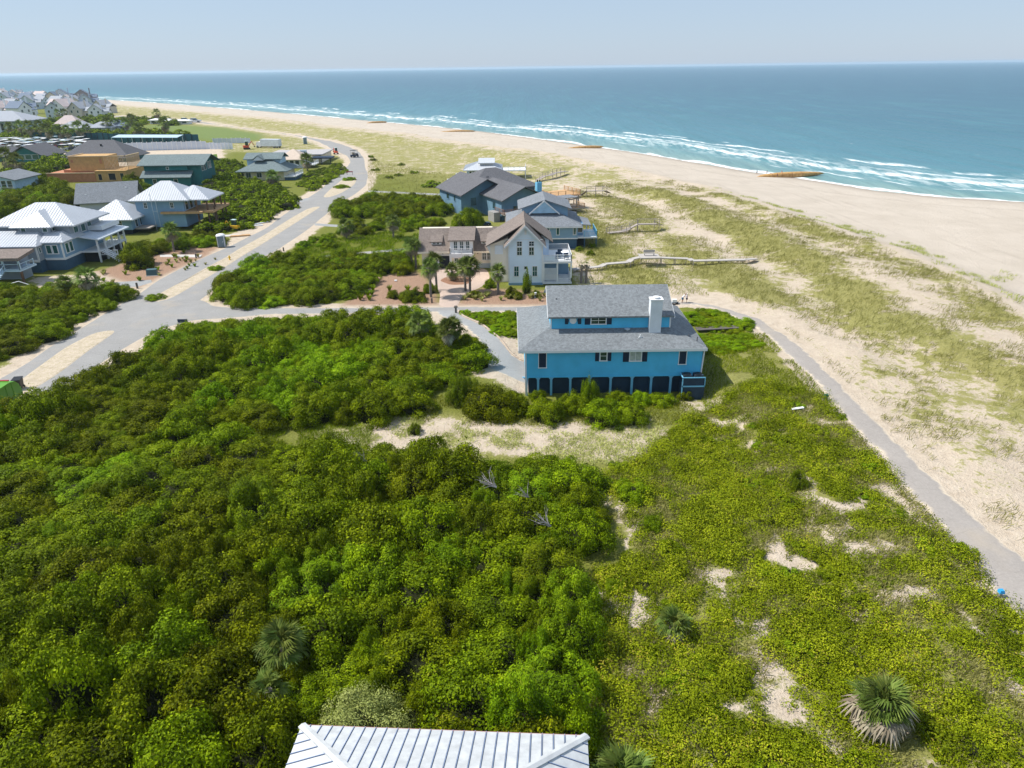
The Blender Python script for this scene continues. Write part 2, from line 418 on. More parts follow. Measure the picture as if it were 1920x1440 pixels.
wrack = t.math('MULTIPLY', t.sm(t.math('ABSOLUTE', t.math('ADD', wetn, 19.0)), 1.4, 0.2), t.sm(nf, 0.5, 0.6))
sand = t.mix(t.math('MULTIPLY', wrack, 0.55), sand, (0.12, 0.085, 0.05))
dry = t.ramp(nf, [(0.25, (0.18, 0.17, 0.05)), (0.5, (0.30, 0.28, 0.10)), (0.8, (0.44, 0.39, 0.19))])
lush = t.ramp(nf, [(0.25, (0.04, 0.052, 0.002)), (0.55, (0.12, 0.15, 0.005)), (0.8, (0.24, 0.26, 0.015))])
vcol = t.mix(t.attr('green'), dry, lush); vcol = t.mix(t.math('MULTIPLY', t.math('MULTIPLY', t.sm(t.noise(0.07, 4, 0.7), 0.4, 0.65), t.sm(t.attr('green'), 0.6, 0.25)), 0.4), vcol, (0.30, 0.27, 0.10))
va = t.attr('veg')
mask = t.math('ADD', va, t.math('MULTIPLY', t.math('SUBTRACT', nb, 0.5), 1.15))
mask = t.math('ADD', mask, t.math('MULTIPLY', t.math('SUBTRACT', nf, 0.5), 0.7))
ng = t.noise(0.22, 4, 0.7); mask = t.math('ADD', mask, t.math('MULTIPLY', t.math('SUBTRACT', ng, 0.5), 1.1))
mk = t.math('MULTIPLY', t.sm(mask, 0.38, 0.62), t.sm(va, 0.0, 0.12))
col = t.mix(mk, sand, vcol)
mul = t.ramp(nf, [(0.3, (0.24, 0.14, 0.09)), (0.7, (0.43, 0.29, 0.205))]); col = t.mix(t.attr('mulch'), col, mul)
lw = t.ramp(nb, [(0.3, (0.13, 0.18, 0.05)), (0.7, (0.18, 0.23, 0.07))]); col = t.mix(t.attr('lawn'), col, lw)
bh = t.math('ADD', t.math('MULTIPLY', nb, 1.0), t.math('MULTIPLY', nf, 0.6))
M_GROUND = t.done(t.bsdf(col, 0.95, bh, 0.75, 0.35, 0.15))
g_me.materials.append(M_GROUND)
ground = bpy.data.objects.new('ground', g_me); COL.objects.link(ground); tag(ground, 'sandy ground with dune grass and open beach', kind='structure')

# ------------------------------------------------------------------ roads
def asphalt(name, col, rough=0.9):
    t = NT(name); a = t.noise(0.35, 5, 0.65); b = t.noise(6, 3, 0.7)
    c = t.ramp(a, [(0.25, tuple(q * 0.88 for q in col)), (0.75, tuple(q * 1.12 for q in col))])
    c = t.mix(0.25, c, t.ramp(b, [(0.3, tuple(q * 0.6 for q in col)), (0.7, tuple(q * 1.35 for q in col))]))
    s = t.noise(0.18, 3, 0.6); c = t.mix(t.math('MULTIPLY', t.sm(s, 0.55, 0.75), 0.35), c, (0.42, 0.35, 0.26))
    vo = t.n('TexVoronoi', feature='DISTANCE_TO_EDGE'); vo.inputs['Scale'].default_value = 0.24; wv_ = t.n('VectorMath', operation='ADD'); nz = t.n('TexNoise'); nz.inputs['Scale'].default_value = 0.5; t.l(t.pos(), nz.inputs['Vector']); t.l(t.pos(), wv_.inputs[0]); t.l(nz.outputs['Color'], wv_.inputs[1]); t.l(wv_.outputs[0], vo.inputs['Vector'])
    c = t.mix(t.math('MULTIPLY', t.sm(vo.outputs['Distance'], 0.014, 0.004), 0.16), c, tuple(q * 0.55 for q in col))
    e = t.math('ADD', t.attr('edge'), t.math('MULTIPLY', t.math('SUBTRACT', t.noise(1.3, 4, 0.7), 0.5), 1.3)); c = t.mix(t.sm(e, 0.40, -0.12), c, (0.58, 0.49, 0.375))
    return t.done(t.bsdf(c, rough, b, 0.2, 0.02, 0.2))
M_ROAD = asphalt('pale_asphalt', (0.285, 0.278, 0.268)); M_PATH = asphalt('path_asphalt', (0.325, 0.295, 0.268)); M_GRAVEL = asphalt('gravel', (0.30, 0.305, 0.305))
def strip(name, a, b, n, m, dz, mat, label, k=2, kind='structure', wob=0.0):
    A = smooth_line(a, n, k); B = smooth_line(b, n, k)
    if wob:
        s_ = np.arange(n); A = A + wob * (fbm(s_ * 0.35, s_ * 0 + 2, 4)[:, None] - 0.5); B = B + wob * (fbm(s_ * 0.35, s_ * 0 + 7, 6)[:, None] - 0.5)
    t_ = np.linspace(0, 1, m)[None, :, None]
    G = A[:, None, :] * (1 - t_) + B[:, None, :] * t_
    x = G[..., 0].ravel(); y = G[..., 1].ravel()
    crown = dz * np.ones((n, m)); crown[:, 0] -= 0.07; crown[:, -1] -= 0.07
    z = height(x, y) + crown.ravel()
    i = np.arange(n * m).reshape(n, m); q = np.stack([i[:-1, :-1], i[1:, :-1], i[1:, 1:], i[:-1, 1:]], -1).reshape(-1, 4)
    me = mesh_np(name, np.stack([x, y, z], 1), quads=q); me.materials.append(mat)
    uu = np.minimum(np.linspace(0, 1, m), 1 - np.linspace(0, 1, m)); fattr(me, 'edge', (np.linalg.norm(A - B, axis=1)[:, None] * uu[None, :]).ravel())
    me.polygons.foreach_set('use_smooth', [True] * len(me.polygons))
    o = bpy.data.objects.new(name, me); COL.objects.link(o); tag(o, label, kind=kind); return o
strip('main_road', ROAD_R, ROAD_L, 240, 8, 0.050, M_ROAD, 'pale asphalt road with sandy median curving to the far dunes', wob=0.5)
strip('side_road', SIDE_B, SIDE_T, 90, 5, 0.058, M_ROAD, 'narrow asphalt side road behind the shrub thicket', wob=0.3)
strip('gravel_driveway', DRIVE_I, DRIVE_O, 50, 5, 0.066, M_GRAVEL, 'curved grey gravel driveway of the blue house')
strip('beach_path', PATH_L, PATH_R, 220, 7, 0.07, M_PATH, 'asphalt path along the dunes on the right', wob=0.5)
# low timber edging along the gravel drive
for nm, l, lab in (('drive_edging', DRIVE_O, 'pale timber edging along the outer curve of the gravel driveway'),):
    a = smooth_line(l, 40, 2); mb = MB()
    for p, q in zip(a[:-1], a[1:]):
        z = hz(*p); mb.tube((p[0], p[1], z + 0.06), (q[0], q[1], z + 0.06), 0.13, n=6)
    o = bpy.data.objects.new(nm, mb.mesh(nm)); COL.objects.link(o); o.data.materials.append(paint('edging_timber', (0.42, 0.34, 0.27), 0.9)); tag(o, lab, 'edging')
# sand medians lie on the road
def sheet(name, poly, dz, mat, label, z=0.0, kind='structure', h=None):
    a = np.array(px(poly, z)); n = max(40, len(a) * 6); a = np.vstack([a, a[:1]]); a = resample(a, n)[:-1]
    for _ in range(3): a = (np.roll(a, 1, 0) + 2 * a + np.roll(a, -1, 0)) / 4
    c = a.mean(0); vs = [(c[0], c[1], hz(*c) + dz)]; fs = []; rings = (0.5, 0.85, 1.0); k = len(a)
    for r in rings:
        for p in a:
            q = c + (p - c) * r; vs.append((q[0], q[1], (hz(*q) if h is None else h) + (dz if r < 1 else dz - 0.05)))
    for i in range(k): fs.append((0, 1 + i, 1 + (i + 1) % k))
    for j in range(len(rings) - 1):
        for i in range(k): fs.append((1 + j * k + i, 1 + (j + 1) * k + i, 1 + (j + 1) * k + (i + 1) % k, 1 + j * k + (i + 1) % k))
    me = bpy.data.meshes.new(name); me.from_pydata(vs, [], fs); me.update(); me.materials.append(mat); fattr(me, 'edge', np.full(len(vs), 5.0))
    o = bpy.data.objects.new(name, me); COL.objects.link(o); tag(o, label, kind=kind); return o
t = NT('median_sand'); nb = t.noise(1.1, 5, 0.65); nf = t.noise(6, 3, 0.7)
c = t.ramp(nb, [(0.3, (0.40, 0.335, 0.25)), (0.6, (0.53, 0.45, 0.35))]); c = t.mix(t.math('MULTIPLY', t.sm(nf, 0.5, 0.65), 0.7), c, (0.33, 0.28, 0.14))
M_MEDIAN = t.done(t.bsdf(c, 0.95, nf, 0.6, 0.1, 0.1))
sheet('road_median', [(226, 616), (182, 621), (125, 650), (60, 697), (0, 742), (-60, 790), (-20, 800), (50, 740), (117, 697), (167, 658), (216, 624)], 0.09, M_MEDIAN, 'sandy road median nearest the green truck')
sheet('road_median', [(267, 575), (271, 564), (312, 546), (378, 507), (427, 481), (442, 470), (494, 442), (546, 409), (583, 388), (608, 384), (579, 403), (546, 424), (504, 451), (446, 486), (432, 496), (391, 520), (302, 572)], 0.09, M_MEDIAN, 'long sandy road median with two low bushes')
sheet('road_median', [(602, 372), (619, 355), (640, 338), (658, 329), (671, 334), (665, 347), (640, 363), (612, 373)], 0.09, M_MEDIAN, 'small grassy road median where the road bends')
M_PAVER = asphalt('pink_pavers', (0.46, 0.36, 0.30))
sheet('paver_court', [(822, 577), (857, 577), (868, 552), (905, 538), (920, 520), (912, 503), (845, 500), (806, 508), (808, 528), (826, 550)], 0.06, M_PAVER, 'pinkish paved forecourt of the white house')
sheet('planting_island', [(824, 527), (835, 520), (858, 517), (880, 521), (886, 528), (875, 534), (845, 535)], 0.11, paint('mulch_bed', (0.27, 0.145, 0.09), 0.95, 0.3, 3.0, fine=0.4), 'round mulched island in the paved forecourt')
M_CONC = paint('pale_concrete', (0.50, 0.48, 0.45), 0.9, 0.1, 0.5)
for a, b, nm in (([(690, 357), (740, 359), (850, 364), (880, 372)], [(690, 360), (740, 362.5), (850, 368), (880, 378)], 'far'),
                 ([(575, 480), (640, 476), (700, 470), (760, 465)], [(575, 484), (640, 481), (700, 475), (760, 470)], 'mid'),
                 ([(590, 418), (630, 421), (720, 420), (770, 417)], [(590, 423), (630, 426), (720, 425), (770, 422)], 'near')):
    strip('house_drive', px(b), px(a), 30, 3, 0.06, M_GRAVEL, {'far': 'pale drive leading to the white metal roofed house', 'mid': 'pale gravel drive left of the white house', 'near': 'pale drive leading to the dark grey house'}[nm])
strip('house_drive', px([(225, 540), (262, 538), (285, 530)]), px([(190, 530), (235, 527), (283, 524)]), 20, 3, 0.06, M_GRAVEL, 'pale drive between the left houses and the road')
strip('house_drive', px([(495, 382), (560, 381), (590, 375)]), px([(495, 378), (550, 376), (575, 371)]), 20, 3, 0.06, M_GRAVEL, 'side lane left of the main road before the bend')
strip('house_drive', px([(300, 482), (375, 483)]), px([(300, 477), (380, 477)]), 20, 3, 0.06, M_CONC, 'pale walk through the mulch beds of the left house')

# ------------------------------------------------------------------ sea
sxs = graded(-13000, 15000, -120, 330, 6.0, 1.06); sys_ = graded(-200, 16500, 140, 420, 4.5, 1.04)
def sea_z(x, y):
    d = -line_d(SHORE, x, y, True); n = fbm(x * 0.02, y * 0.02, 21)
    w = 0.0
    for c0, wd, hgt in ((13, 3.5, 0.35), (34, 4.5, 0.8), (58, 5.5, 0.6)):
        w = w + hgt * np.exp(-((d + 16 * (n - 0.5) - c0) / wd) ** 2) * sstep(0.3, 0.6, fbm(x * 0.012, y * 0.012, 31 + int(c0)))
    return SEA_Z + w * sstep(2500, 600, y)
s_me, sx_, sy_ = grid_mesh('sea', sxs, sys_, sea_z)
fattr(s_me, 'shore', -line_d(SHORE, sx_, sy_, True)); s_me.polygons.foreach_set('use_smooth', [True] * len(s_me.polygons))
t = NT('sea_water'); sd = t.attr('shore'); p = t.pos()
mp = t.n('Mapping'); t.l(p, mp.inputs[0]); mp.inputs['Rotation'].default_value = (0, 0, R(-58)); mp.inputs['Scale'].default_value = (1.0, 0.28, 1.0)
n1 = t.noise(0.020, 3, 0.55, mp.outputs[0]); n2 = t.noise(0.16, 4, 0.62, mp.outputs[0]); n3 = t.noise(0.75, 3, 0.6, mp.outputs[0]); n4 = t.noise(0.045, 3, 0.6, mp.outputs[0])
dw = t.math('ADD', sd, t.math('MULTIPLY', t.math('SUBTRACT', n1, 0.5), 34.0))
dw = t.math('ADD', dw, t.math('MULTIPLY', t.math('SUBTRACT', n2, 0.5), 7.0))
deep = t.ramp(t.math('DIVIDE', dw, 700.0), [(0.0, (0.22, 0.32, 0.28)), (0.03, (0.10, 0.25, 0.26)), (0.10, (0.045, 0.17, 0.21)), (0.30, (0.020, 0.115, 0.160)), (1.0, (0.010, 0.080, 0.13))])
mp2 = t.n('Mapping'); t.l(p, mp2.inputs[0]); mp2.inputs['Rotation'].default_value = (0, 0, R(-58)); mp2.inputs['Scale'].default_value = (1.0, 0.10, 1.0)
n5 = t.noise(0.11, 4, 0.6, mp2.outputs[0]); n6 = t.noise(0.42, 4, 0.65, mp.outputs[0])
deep = t.mix(t.math('MULTIPLY', t.sm(n5, 0.45, 0.66), 0.45), deep, (0.018, 0.13, 0.15)); deep = t.mix(t.math('MULTIPLY', t.sm(n4, 0.5, 0.72), 0.25), deep, (0.06, 0.24, 0.26))
def band(c, wi, wo, lo, hi, src):
    '''a breaker: sharp on the shore side, trailing off seawards'''
    d_ = t.math('SUBTRACT', dw, c); a = t.math('MULTIPLY', t.sm(d_, -wi, -wi + 1.0), t.sm(d_, wo, wo * 0.15))
    return t.math('MULTIPLY', a, t.sm(src, lo, hi))
def combine(x): return t.math('MULTIPLY', x, t.math('ADD', 0.35, t.math('MULTIPLY', t.sm(n6, 0.36, 0.56), 0.65)))
foam = t.math('MULTIPLY', t.math('MULTIPLY', t.sm(dw, -3.0, -1.0), t.sm(dw, 2.6, 0.8)), t.sm(n6, 0.25, 0.45))
for b in (band(15.0, 0.8, 2.5, 0.52, 0.60, n4), band(31.0, 2.5, 6.0, 0.32, 0.42, n1), band(42.0, 1.2, 4.0, 0.46, 0.54, n4), band(54.0, 1.5, 4.5, 0.45, 0.53, n4), band(64.0, 0.8, 2.6, 0.56, 0.62, n4), band(96.0, 0.5, 1.5, 0.63, 0.68, n4)):
    foam = t.math('MAXIMUM', foam, combine(b))
lace = t.math('MULTIPLY', t.math('MULTIPLY', t.sm(dw, 60.0, 36.0), t.sm(dw, 12.0, 26.0)), t.sm(n6, 0.42, 0.60)); foam = t.math('MAXIMUM', foam, t.math('MULTIPLY', lace, 0.4))
cap = t.math('MULTIPLY', t.math('MULTIPLY', t.sm(n3, 0.69, 0.73), t.sm(n2, 0.58, 0.66)), 0.6); foam = t.math('MAXIMUM', foam, cap)
c = t.mix(t.math('MULTIPLY', foam, 0.9), deep, (0.80, 0.82, 0.82))
rg = t.math('ADD', 0.30, t.math('MULTIPLY', foam, 0.6))
wv = t.math('ADD', t.math('MULTIPLY', n2, 1.0), t.math('ADD', t.math('MULTIPLY', n3, 0.4), t.math('MULTIPLY', n5, 2.0)))
M_SEA = t.done(t.bsdf(c, rg, wv, 0.7, 1.2, 0.22)); s_me.materials.append(M_SEA)
sea = bpy.data.objects.new('sea', s_me); COL.objects.link(sea); tag(sea, 'blue green sea with lines of white surf', kind='structure')

# ================================================================== buildings
M_WHITE = paint('white_trim', (0.74, 0.75, 0.76), 0.6, 0.05)
t = NT('window_glass'); nn = t.noise(0.8, 2); c = t.ramp(nn, [(0.3, (0.012, 0.03, 0.035)), (0.7, (0.04, 0.085, 0.085))]); M_GLASS = t.done(t.bsdf(c, 0.06, spec=0.8))
t = NT('curtained_glass'); nn = t.noise(3.0, 2); c = t.ramp(nn, [(0.3, (0.30, 0.36, 0.35)), (0.7, (0.50, 0.55, 0.53))]); M_CURT = t.done(t.bsdf(c, 0.1, spec=0.8))
t = NT('green_glass'); nn = t.noise(0.8, 2); c = t.ramp(nn, [(0.3, (0.01, 0.075, 0.07)), (0.7, (0.03, 0.13, 0.115))]); M_GGLASS = t.done(t.bsdf(c, 0.06, spec=0.8))
def shingle(name, col, tab=0.3):
    t = NT(name); g = t.n('NewGeometry'); sp = t.n('SeparateXYZ'); t.l(g.outputs['Position'], sp.inputs[0])
    big = t.noise(0.35, 3); vo = t.n('TexVoronoi', feature='F1'); vo.inputs['Scale'].default_value = 5.5; t.l(g.outputs['Position'], vo.inputs['Vector'])
    cell = t.n('SeparateColor'); t.l(vo.outputs['Color'], cell.inputs[0])
    c = t.ramp(cell.outputs[0], [(0.0, tuple(q * 0.72 for q in col)), (0.5, col), (1.0, tuple(min(1, q * 1.3) for q in col))])
    c = t.mix(0.35, c, t.ramp(big, [(0.3, tuple(q * 0.85 for q in col)), (0.7, tuple(q * 1.12 for q in col))]))
    fr = t.math('FRACT', t.math('DIVIDE', sp.outputs[2], 0.07))
    return t.done(t.bsdf(c, 0.93, fr, 0.35, 0.015, 0.2))
M_SH_BLUE = shingle('grey_blue_shingle', (0.185, 0.20, 0.21)); M_SH_BROWN = shingle('weathered_shake', (0.20, 0.165, 0.145)); M_SH_DARK = shingle('dark_grey_shingle', (0.12, 0.12, 0.13))
M_SH_MID = shingle('mid_grey_shingle', (0.185, 0.20, 0.22)); M_SH_GREEN = shingle('green_grey_shingle', (0.16, 0.20, 0.205))
M_METAL = paint('white_metal_roof', (0.52, 0.54, 0.57), 0.35, 0.06, 0.4, spec=0.5); M_METALB = paint('pale_blue_metal_roof', (0.60, 0.66, 0.72), 0.35, 0.06, 0.4, spec=0.5)
M_SEAM = paint('metal_seam', (0.60, 0.62, 0.66), 0.4, 0.05)
M_BLUE = paint('blue_clapboard', (0.085, 0.49, 0.78), 0.65, 0.10, 0.6, lines=0.17); M_NAVY = paint('navy_paint', (0.012, 0.028, 0.062), 0.55, 0.2)
M_LATT = paint('navy_slat_screen', (0.016, 0.040, 0.075), 0.6, 0.2, lines=0.11)
M_PALE = paint('pale_grey_siding', (0.50, 0.53, 0.58), 0.7, 0.06, 0.5, lines=0.2); M_CREAM = paint('cream_siding', (0.80, 0.71, 0.58), 0.7, 0.06, 0.5)
M_BLUEGREY = paint('blue_grey_siding', (0.22, 0.36, 0.50), 0.7, 0.08, 0.5, lines=0.18); M_SKIRT = paint('slate_slat_skirt', (0.055, 0.115, 0.185), 0.7, 0.12, lines=0.16)
M_TEAL = paint('teal_siding', (0.02, 0.15, 0.165), 0.7, 0.12, 0.5, lines=0.18); M_GREYSID = paint('grey_siding', (0.30, 0.345, 0.40), 0.7, 0.08, 0.5, lines=0.18)
M_CEDAR = paint('grey_cedar', (0.125, 0.225, 0.31), 0.85, 0.14, 0.6, lines=0.2); M_WOOD = paint('new_timber', (0.52, 0.32, 0.16), 0.8, 0.15, 1.0); M_DECK = paint('weathered_deck', (0.33, 0.29, 0.26), 0.9, 0.15, 1.0)
M_OSB = paint('sheathing_board', (0.50, 0.31, 0.13), 0.85, 0.14, 1.2); M_OSBR = paint('red_sheathing_board', (0.45, 0.20, 0.11), 0.85, 0.14, 1.2)
M_YEL = paint('yellow_siding', (0.60, 0.54, 0.36), 0.7, 0.06, 0.5, lines=0.2); M_TAN = paint('tan_shingle_roof', (0.60, 0.49, 0.40), 0.9, 0.08, fine=0.2); M_FLAT = paint('membrane_roof', (0.40, 0.38, 0.38), 0.9, 0.08)
M_DARK = paint('dark_parts_and_shade', (0.02, 0.024, 0.03), 0.9, 0.1); M_BLACK = paint('black_plastic', (0.015, 0.016, 0.018), 0.4, 0.1); M_STONE = paint('grey_block', (0.30, 0.29, 0.28), 0.9, 0.1)  # M_DARK: near-black for dark parts and for painted shade in recesses

def hip(T, x0, x1, y0, y1, ze, zr, mat, parent=None, t=0.22, name='roof', seams=None):
    """hip roof over the eave rectangle; the ridge runs along the longer side"""
    w, d = x1 - x0, y1 - y0
    if w >= d:
        a = (x0 + d / 2, (y0 + y1) / 2, zr); b = (x1 - d / 2, (y0 + y1) / 2, zr)
        if b[0] - a[0] < 0.4: m_ = (a[0] + b[0]) / 2; a = (m_ - 0.2, a[1], zr); b = (m_ + 0.2, b[1], zr)
        fac = [[(x0, y0, ze), (x1, y0, ze), b, a], [(x1, y1, ze), (x0, y1, ze), a, b], [(x1, y0, ze), (x1, y1, ze), b], [(x0, y1, ze), (x0, y0, ze), a]]
    else:
        a = ((x0 + x1) / 2, y0 + w / 2, zr); b = ((x0 + x1) / 2, y1 - w / 2, zr)
        fac = [[(x0, y0, ze), (x1, y0, ze), a], [(x1, y1, ze), (x0, y1, ze), b], [(x1, y0, ze), (x1, y1, ze), b, a], [(x0, y1, ze), (x0, y0, ze), a, b]]
    return roof_faces(T, fac, mat, parent, t, name, seams)
def roof_faces(T, fac, mat, parent=None, t=0.22, name='roof', seams=None):
    mb = MB()
    for f in fac: mb.slab(f, t)
    o = T.part(name, mb, mat, parent)
    if seams:
        sb = MB()
        for f in fac: rib(sb, f, seams)
        T.part('roof_seams', sb, M_SEAM, o, kind='stuff')
    return o
def clip_col(f, s0, eave=0):
    """the up-slope line of a planar roof face at s0 m along its first edge"""
    p = [Vector(q) for q in f]; u = (p[1] - p[0]).normalized(); n = u.cross(p[2] - p[0]).normalized(); v = n.cross(u)
    q2 = [((q - p[0]).dot(u), (q - p[0]).dot(v)) for q in p]; hit = []
    for i in range(len(q2)):
        (a, b), (c, d) = q2[i], q2[(i + 1) % len(q2)]
        if (a - s0) * (c - s0) < 0: hit.append(b + (d - b) * (s0 - a) / (c - a))
    if len(hit) < 2: return None
    lo, hi = min(hit), max(hit); return p[0] + u * s0 + v * lo, p[0] + u * s0 + v * hi, n, u
def rib(mb, f, step, w=0.03, h=0.05):
    p = [Vector(q) for q in f]; u = (p[1] - p[0]).normalized(); ss = [(q - p[0]).dot(u) for q in p]
    s0 = math.ceil(min(ss) / step) * step + step * 0.5
    while s0 < max(ss):
        c = clip_col(f, s0)
        if c and (c[1] - c[0]).length > 0.25:
            a, b, n, uu = c; n = n if n.z > 0 else -n
            d = uu * w
            mb.prism([a - d, a + d, a + d + n * h, a - d + n * h], [b - d, b + d, b + d + n * h, b - d + n * h])
        s0 += step
def gable(T, x0, x1, y0, y1, ze, zr, mat, axis='x', parent=None, t=0.2, name='roof', seams=None, split=0.5):
    """gable roof: axis = way the ridge runs"""
    if axis == 'x':
        ym = y0 + (y1 - y0) * split
        fac = [[(x0, y0, ze), (x1, y0, ze), (x1, ym, zr), (x0, ym, zr)], [(x1, y1, ze), (x0, y1, ze), (x0, ym, zr), (x1, ym, zr)]]
    else:
        xm = x0 + (x1 - x0) * split
        fac = [[(x1, y0, ze), (x1, y1, ze), (xm, y1, zr), (xm, y0, zr)], [(x0, y1, ze), (x0, y0, ze), (xm, y0, zr), (xm, y1, zr)]]
    return roof_faces(T, fac, mat, parent, t, name, seams)
def gwall(T, x0, x1, y0, y1, z0, ze, zr, mat, axis='x', name='wall', parent=None):
    """wall block with gable ends"""
    if axis == 'x':
        s = lambda x: [(x, y0, z0), (x, y1, z0), (x, y1, ze), (x, (y0 + y1) / 2, zr), (x, y0, ze)]
        mb = MB().prism(s(x0), s(x1))
    else:
        s = lambda y: [(x0, y, z0), (x1, y, z0), (x1, y, ze), ((x0 + x1) / 2, y, zr), (x0, y, ze)]
        mb = MB().prism(s(y1), s(y0))
    return T.part(name, mb, mat, parent)
def wallbox(T, x0, x1, y0, y1, z0, z1, mat, name='wall', parent=None): return T.part(name, MB().box(x0, x1, y0, y1, z0, z1), mat, parent)
def window(T, face, c, z0, z1, plane, w, cols=2, rows=2, trim=None, glass=None, tw=0.09, name='window', parent=None):
    """frame with bars, and its pane; face S looks to -Y, E to +X, W to -X"""
    def bx(mb, u0, u1, a, b, d0, d1):
        if face == 'S': mb.box(u0, u1, plane - d1, plane - d0, a, b)
        elif face == 'E': mb.box(plane + d0, plane + d1, u0, u1, a, b)
        else: mb.box(plane - d1, plane - d0, u0, u1, a, b)
    u0, u1 = c - w / 2, c + w / 2; f = MB()
    bx(f, u0 - tw, u1 + tw, z1, z1 + tw, -0.01, 0.07); bx(f, u0 - tw - 0.03, u1 + tw + 0.03, z0 - tw, z0, -0.01, 0.10)
    bx(f, u0 - tw, u0, z0, z1, -0.01, 0.06); bx(f, u1, u1 + tw, z0, z1, -0.01, 0.06)
    b = 0.022
    for k in range(1, cols): u = u0 + (u1 - u0) * k / cols; bx(f, u - b, u + b, z0, z1, -0.01, 0.04)
    for k in range(1, rows): z = z0 + (z1 - z0) * k / rows; bx(f, u0, u1, z - b, z + b, -0.01, 0.042)
    o = T.part(name, f, trim or M_WHITE, parent); g = MB(); bx(g, u0, u1, z0, z1, -0.02, 0.02); T.part('pane', g, glass or M_GLASS, o); return o
def railing(T, pts, z0, h, mat, name='railing', step=0.16, parent=None, baluster=True, rr=0.045):
    mb = MB()
    for a, b in zip(pts[:-1], pts[1:]):
        a = Vector((*a, 0)); b = Vector((*b, 0)); L = (b - a).length; n = max(1, int(L / 1.6))
        for k in range(n + 1):
            q = a + (b - a) * k / n; mb.box(q.x - 0.06, q.x + 0.06, q.y - 0.06, q.y + 0.06, z0, z0 + h + 0.06)
        for z in (z0 + h, z0 + 0.12): mb.tube((a.x, a.y, z), (b.x, b.y, z), rr, n=4)
        if baluster:
            m_ = int(L / step)
            for k in range(1, m_):
                q = a + (b - a) * k / m_; mb.box(q.x - 0.017, q.x + 0.017, q.y - 0.017, q.y + 0.017, z0 + 0.12, z0 + h)
    return T.part(name, mb, mat, parent)
def stairs(T, x0, x1, y0, y1, z0, z1, mat, axis='x', n=None, name='stairs', parent=None):
    """solid treads rising from (x0|y0, z0) to (x1|y1, z1)"""
    n = n or max(3, int(abs(z1 - z0) / 0.19)); mb = MB()
    for k in range(n):
        z = z0 + (z1 - z0) * (k + 1) / n
        if axis == 'x': a = x0 + (x1 - x0) * k / n; b = x0 + (x1 - x0) * (k + 1) / n; mb.box(a, b, y0, y1, z - 0.12, z)
        else: a = y0 + (y1 - y0) * k / n; b = y0 + (y1 - y0) * (k + 1) / n; mb.box(x0, x1, a, b, z - 0.12, z)
    return T.part(name, mb, mat, parent)

# ------------------------------------------------------------------ blue house
T = Thing('beach_house', 'bright blue clapboard house with grey hip roof and white chimney', 'house', (10.0, 71.0, -0.35))
YF = 65.0; X0, X1 = 1.35, 18.85
wallbox(T, X0, X1, YF, 77.2, 1.66, 4.72, M_BLUE)
wallbox(T, X0 + 0.3, X1 - 0.3, YF + 0.45, 76.9, -0.5, 1.66, M_LATT, 'slat_screen')
for pxx in (986.5, 1009, 1033.5, 1069.5, 1105.5, 1145, 1185, 1221, 1257.5, 1310):
    x = atY(pxx, 715, YF)[0]; x = min(max(x, X0 + 0.1), X1 - 0.1); mb = MB().box(x - 0.11, x + 0.11, YF - 0.01, YF + 0.2, -0.5, 1.66)
    for s_ in (-1, 1):   # curved brackets that round the opening's corners
        a = [(x + s_ * 0.11, 1.66), (x + s_ * 0.42, 1.66), (x + s_ * 0.24, 1.56), (x + s_ * 0.11, 1.36)]
        if s_ < 0: a = a[::-1]
        mb.prism([(u, YF - 0.005, z) for u, z in a], [(u, YF + 0.15, z) for u, z in a])
    T.part('post', mb, paint('pale_blue_post', (0.17, 0.46, 0.66), 0.6, 0.06))
T.part('floor_band', MB().box(X0 - 0.02, X1 + 0.02, YF - 0.03, YF, 1.60, 1.72), M_BLUE)
E0, E1, EY0, EY1, EZ = 0.67, 19.1, 64.4, 77.9, 4.75
pz = 0.42
UX0, UX1, UY0, UY1 = 3.95, 15.95, 67.3, 75.0
m_ = (EY1 - EY0) / 2
lr = hip(T, E0, E1, EY0, EY1, EZ, EZ + pz * m_ * 0.98, M_SH_BLUE, name='lower_roof', t=0.12)
T.part('fascia', MB().box(E0, E1, EY0 - 0.02, EY0 + 0.02, EZ - 0.28, EZ - 0.02).box(E0 - 0.02, E0 + 0.02, EY0, EY1, EZ - 0.28, EZ - 0.02).box(E1 - 0.02, E1 + 0.02, EY0, EY1, EZ - 0.28, EZ - 0.02), M_WHITE, lr)
T.part('soffit', MB().box(E0 + 0.05, E1 - 0.05, EY0 + 0.05, EY1 - 0.05, EZ - 0.26, EZ - 0.16), M_BLUE, lr)
gwall(T, UX0, UX1, UY0, UY1, 5.0, 7.45, 9.0, M_BLUE, 'x', 'upper_wall')
ur = gable(T, 3.65, 16.2, 66.75, 75.6, 7.34, 9.3, M_SH_BLUE, 'x', name='upper_roof', t=0.16)
for xx in (3.65, 16.2):
    mb = MB().prism([(xx - 0.03, 66.72, 7.10), (xx - 0.03, 66.72, 7.32), (xx - 0.03, 71.175, 9.27), (xx - 0.03, 71.175, 9.05)], [(xx + 0.03, 66.72, 7.10), (xx + 0.03, 66.72, 7.32), (xx + 0.03, 71.175, 9.27), (xx + 0.03, 71.175, 9.05)])
    T.part('rake_board', mb, M_WHITE, ur)
T.part('corner_board', MB().box(UX0 - 0.03, UX0 + 0.1, UY0 - 0.04, UY0, 5.6, 7.35), M_WHITE)
T.part('corner_board', MB().box(UX1 - 0.1, UX1 + 0.03, UY0 - 0.04, UY0, 5.6, 7.35), M_WHITE)
T.part('corner_board', MB().box(X0 - 0.04, X0 + 0.12, YF - 0.045, YF, -0.4, 4.6), M_WHITE)
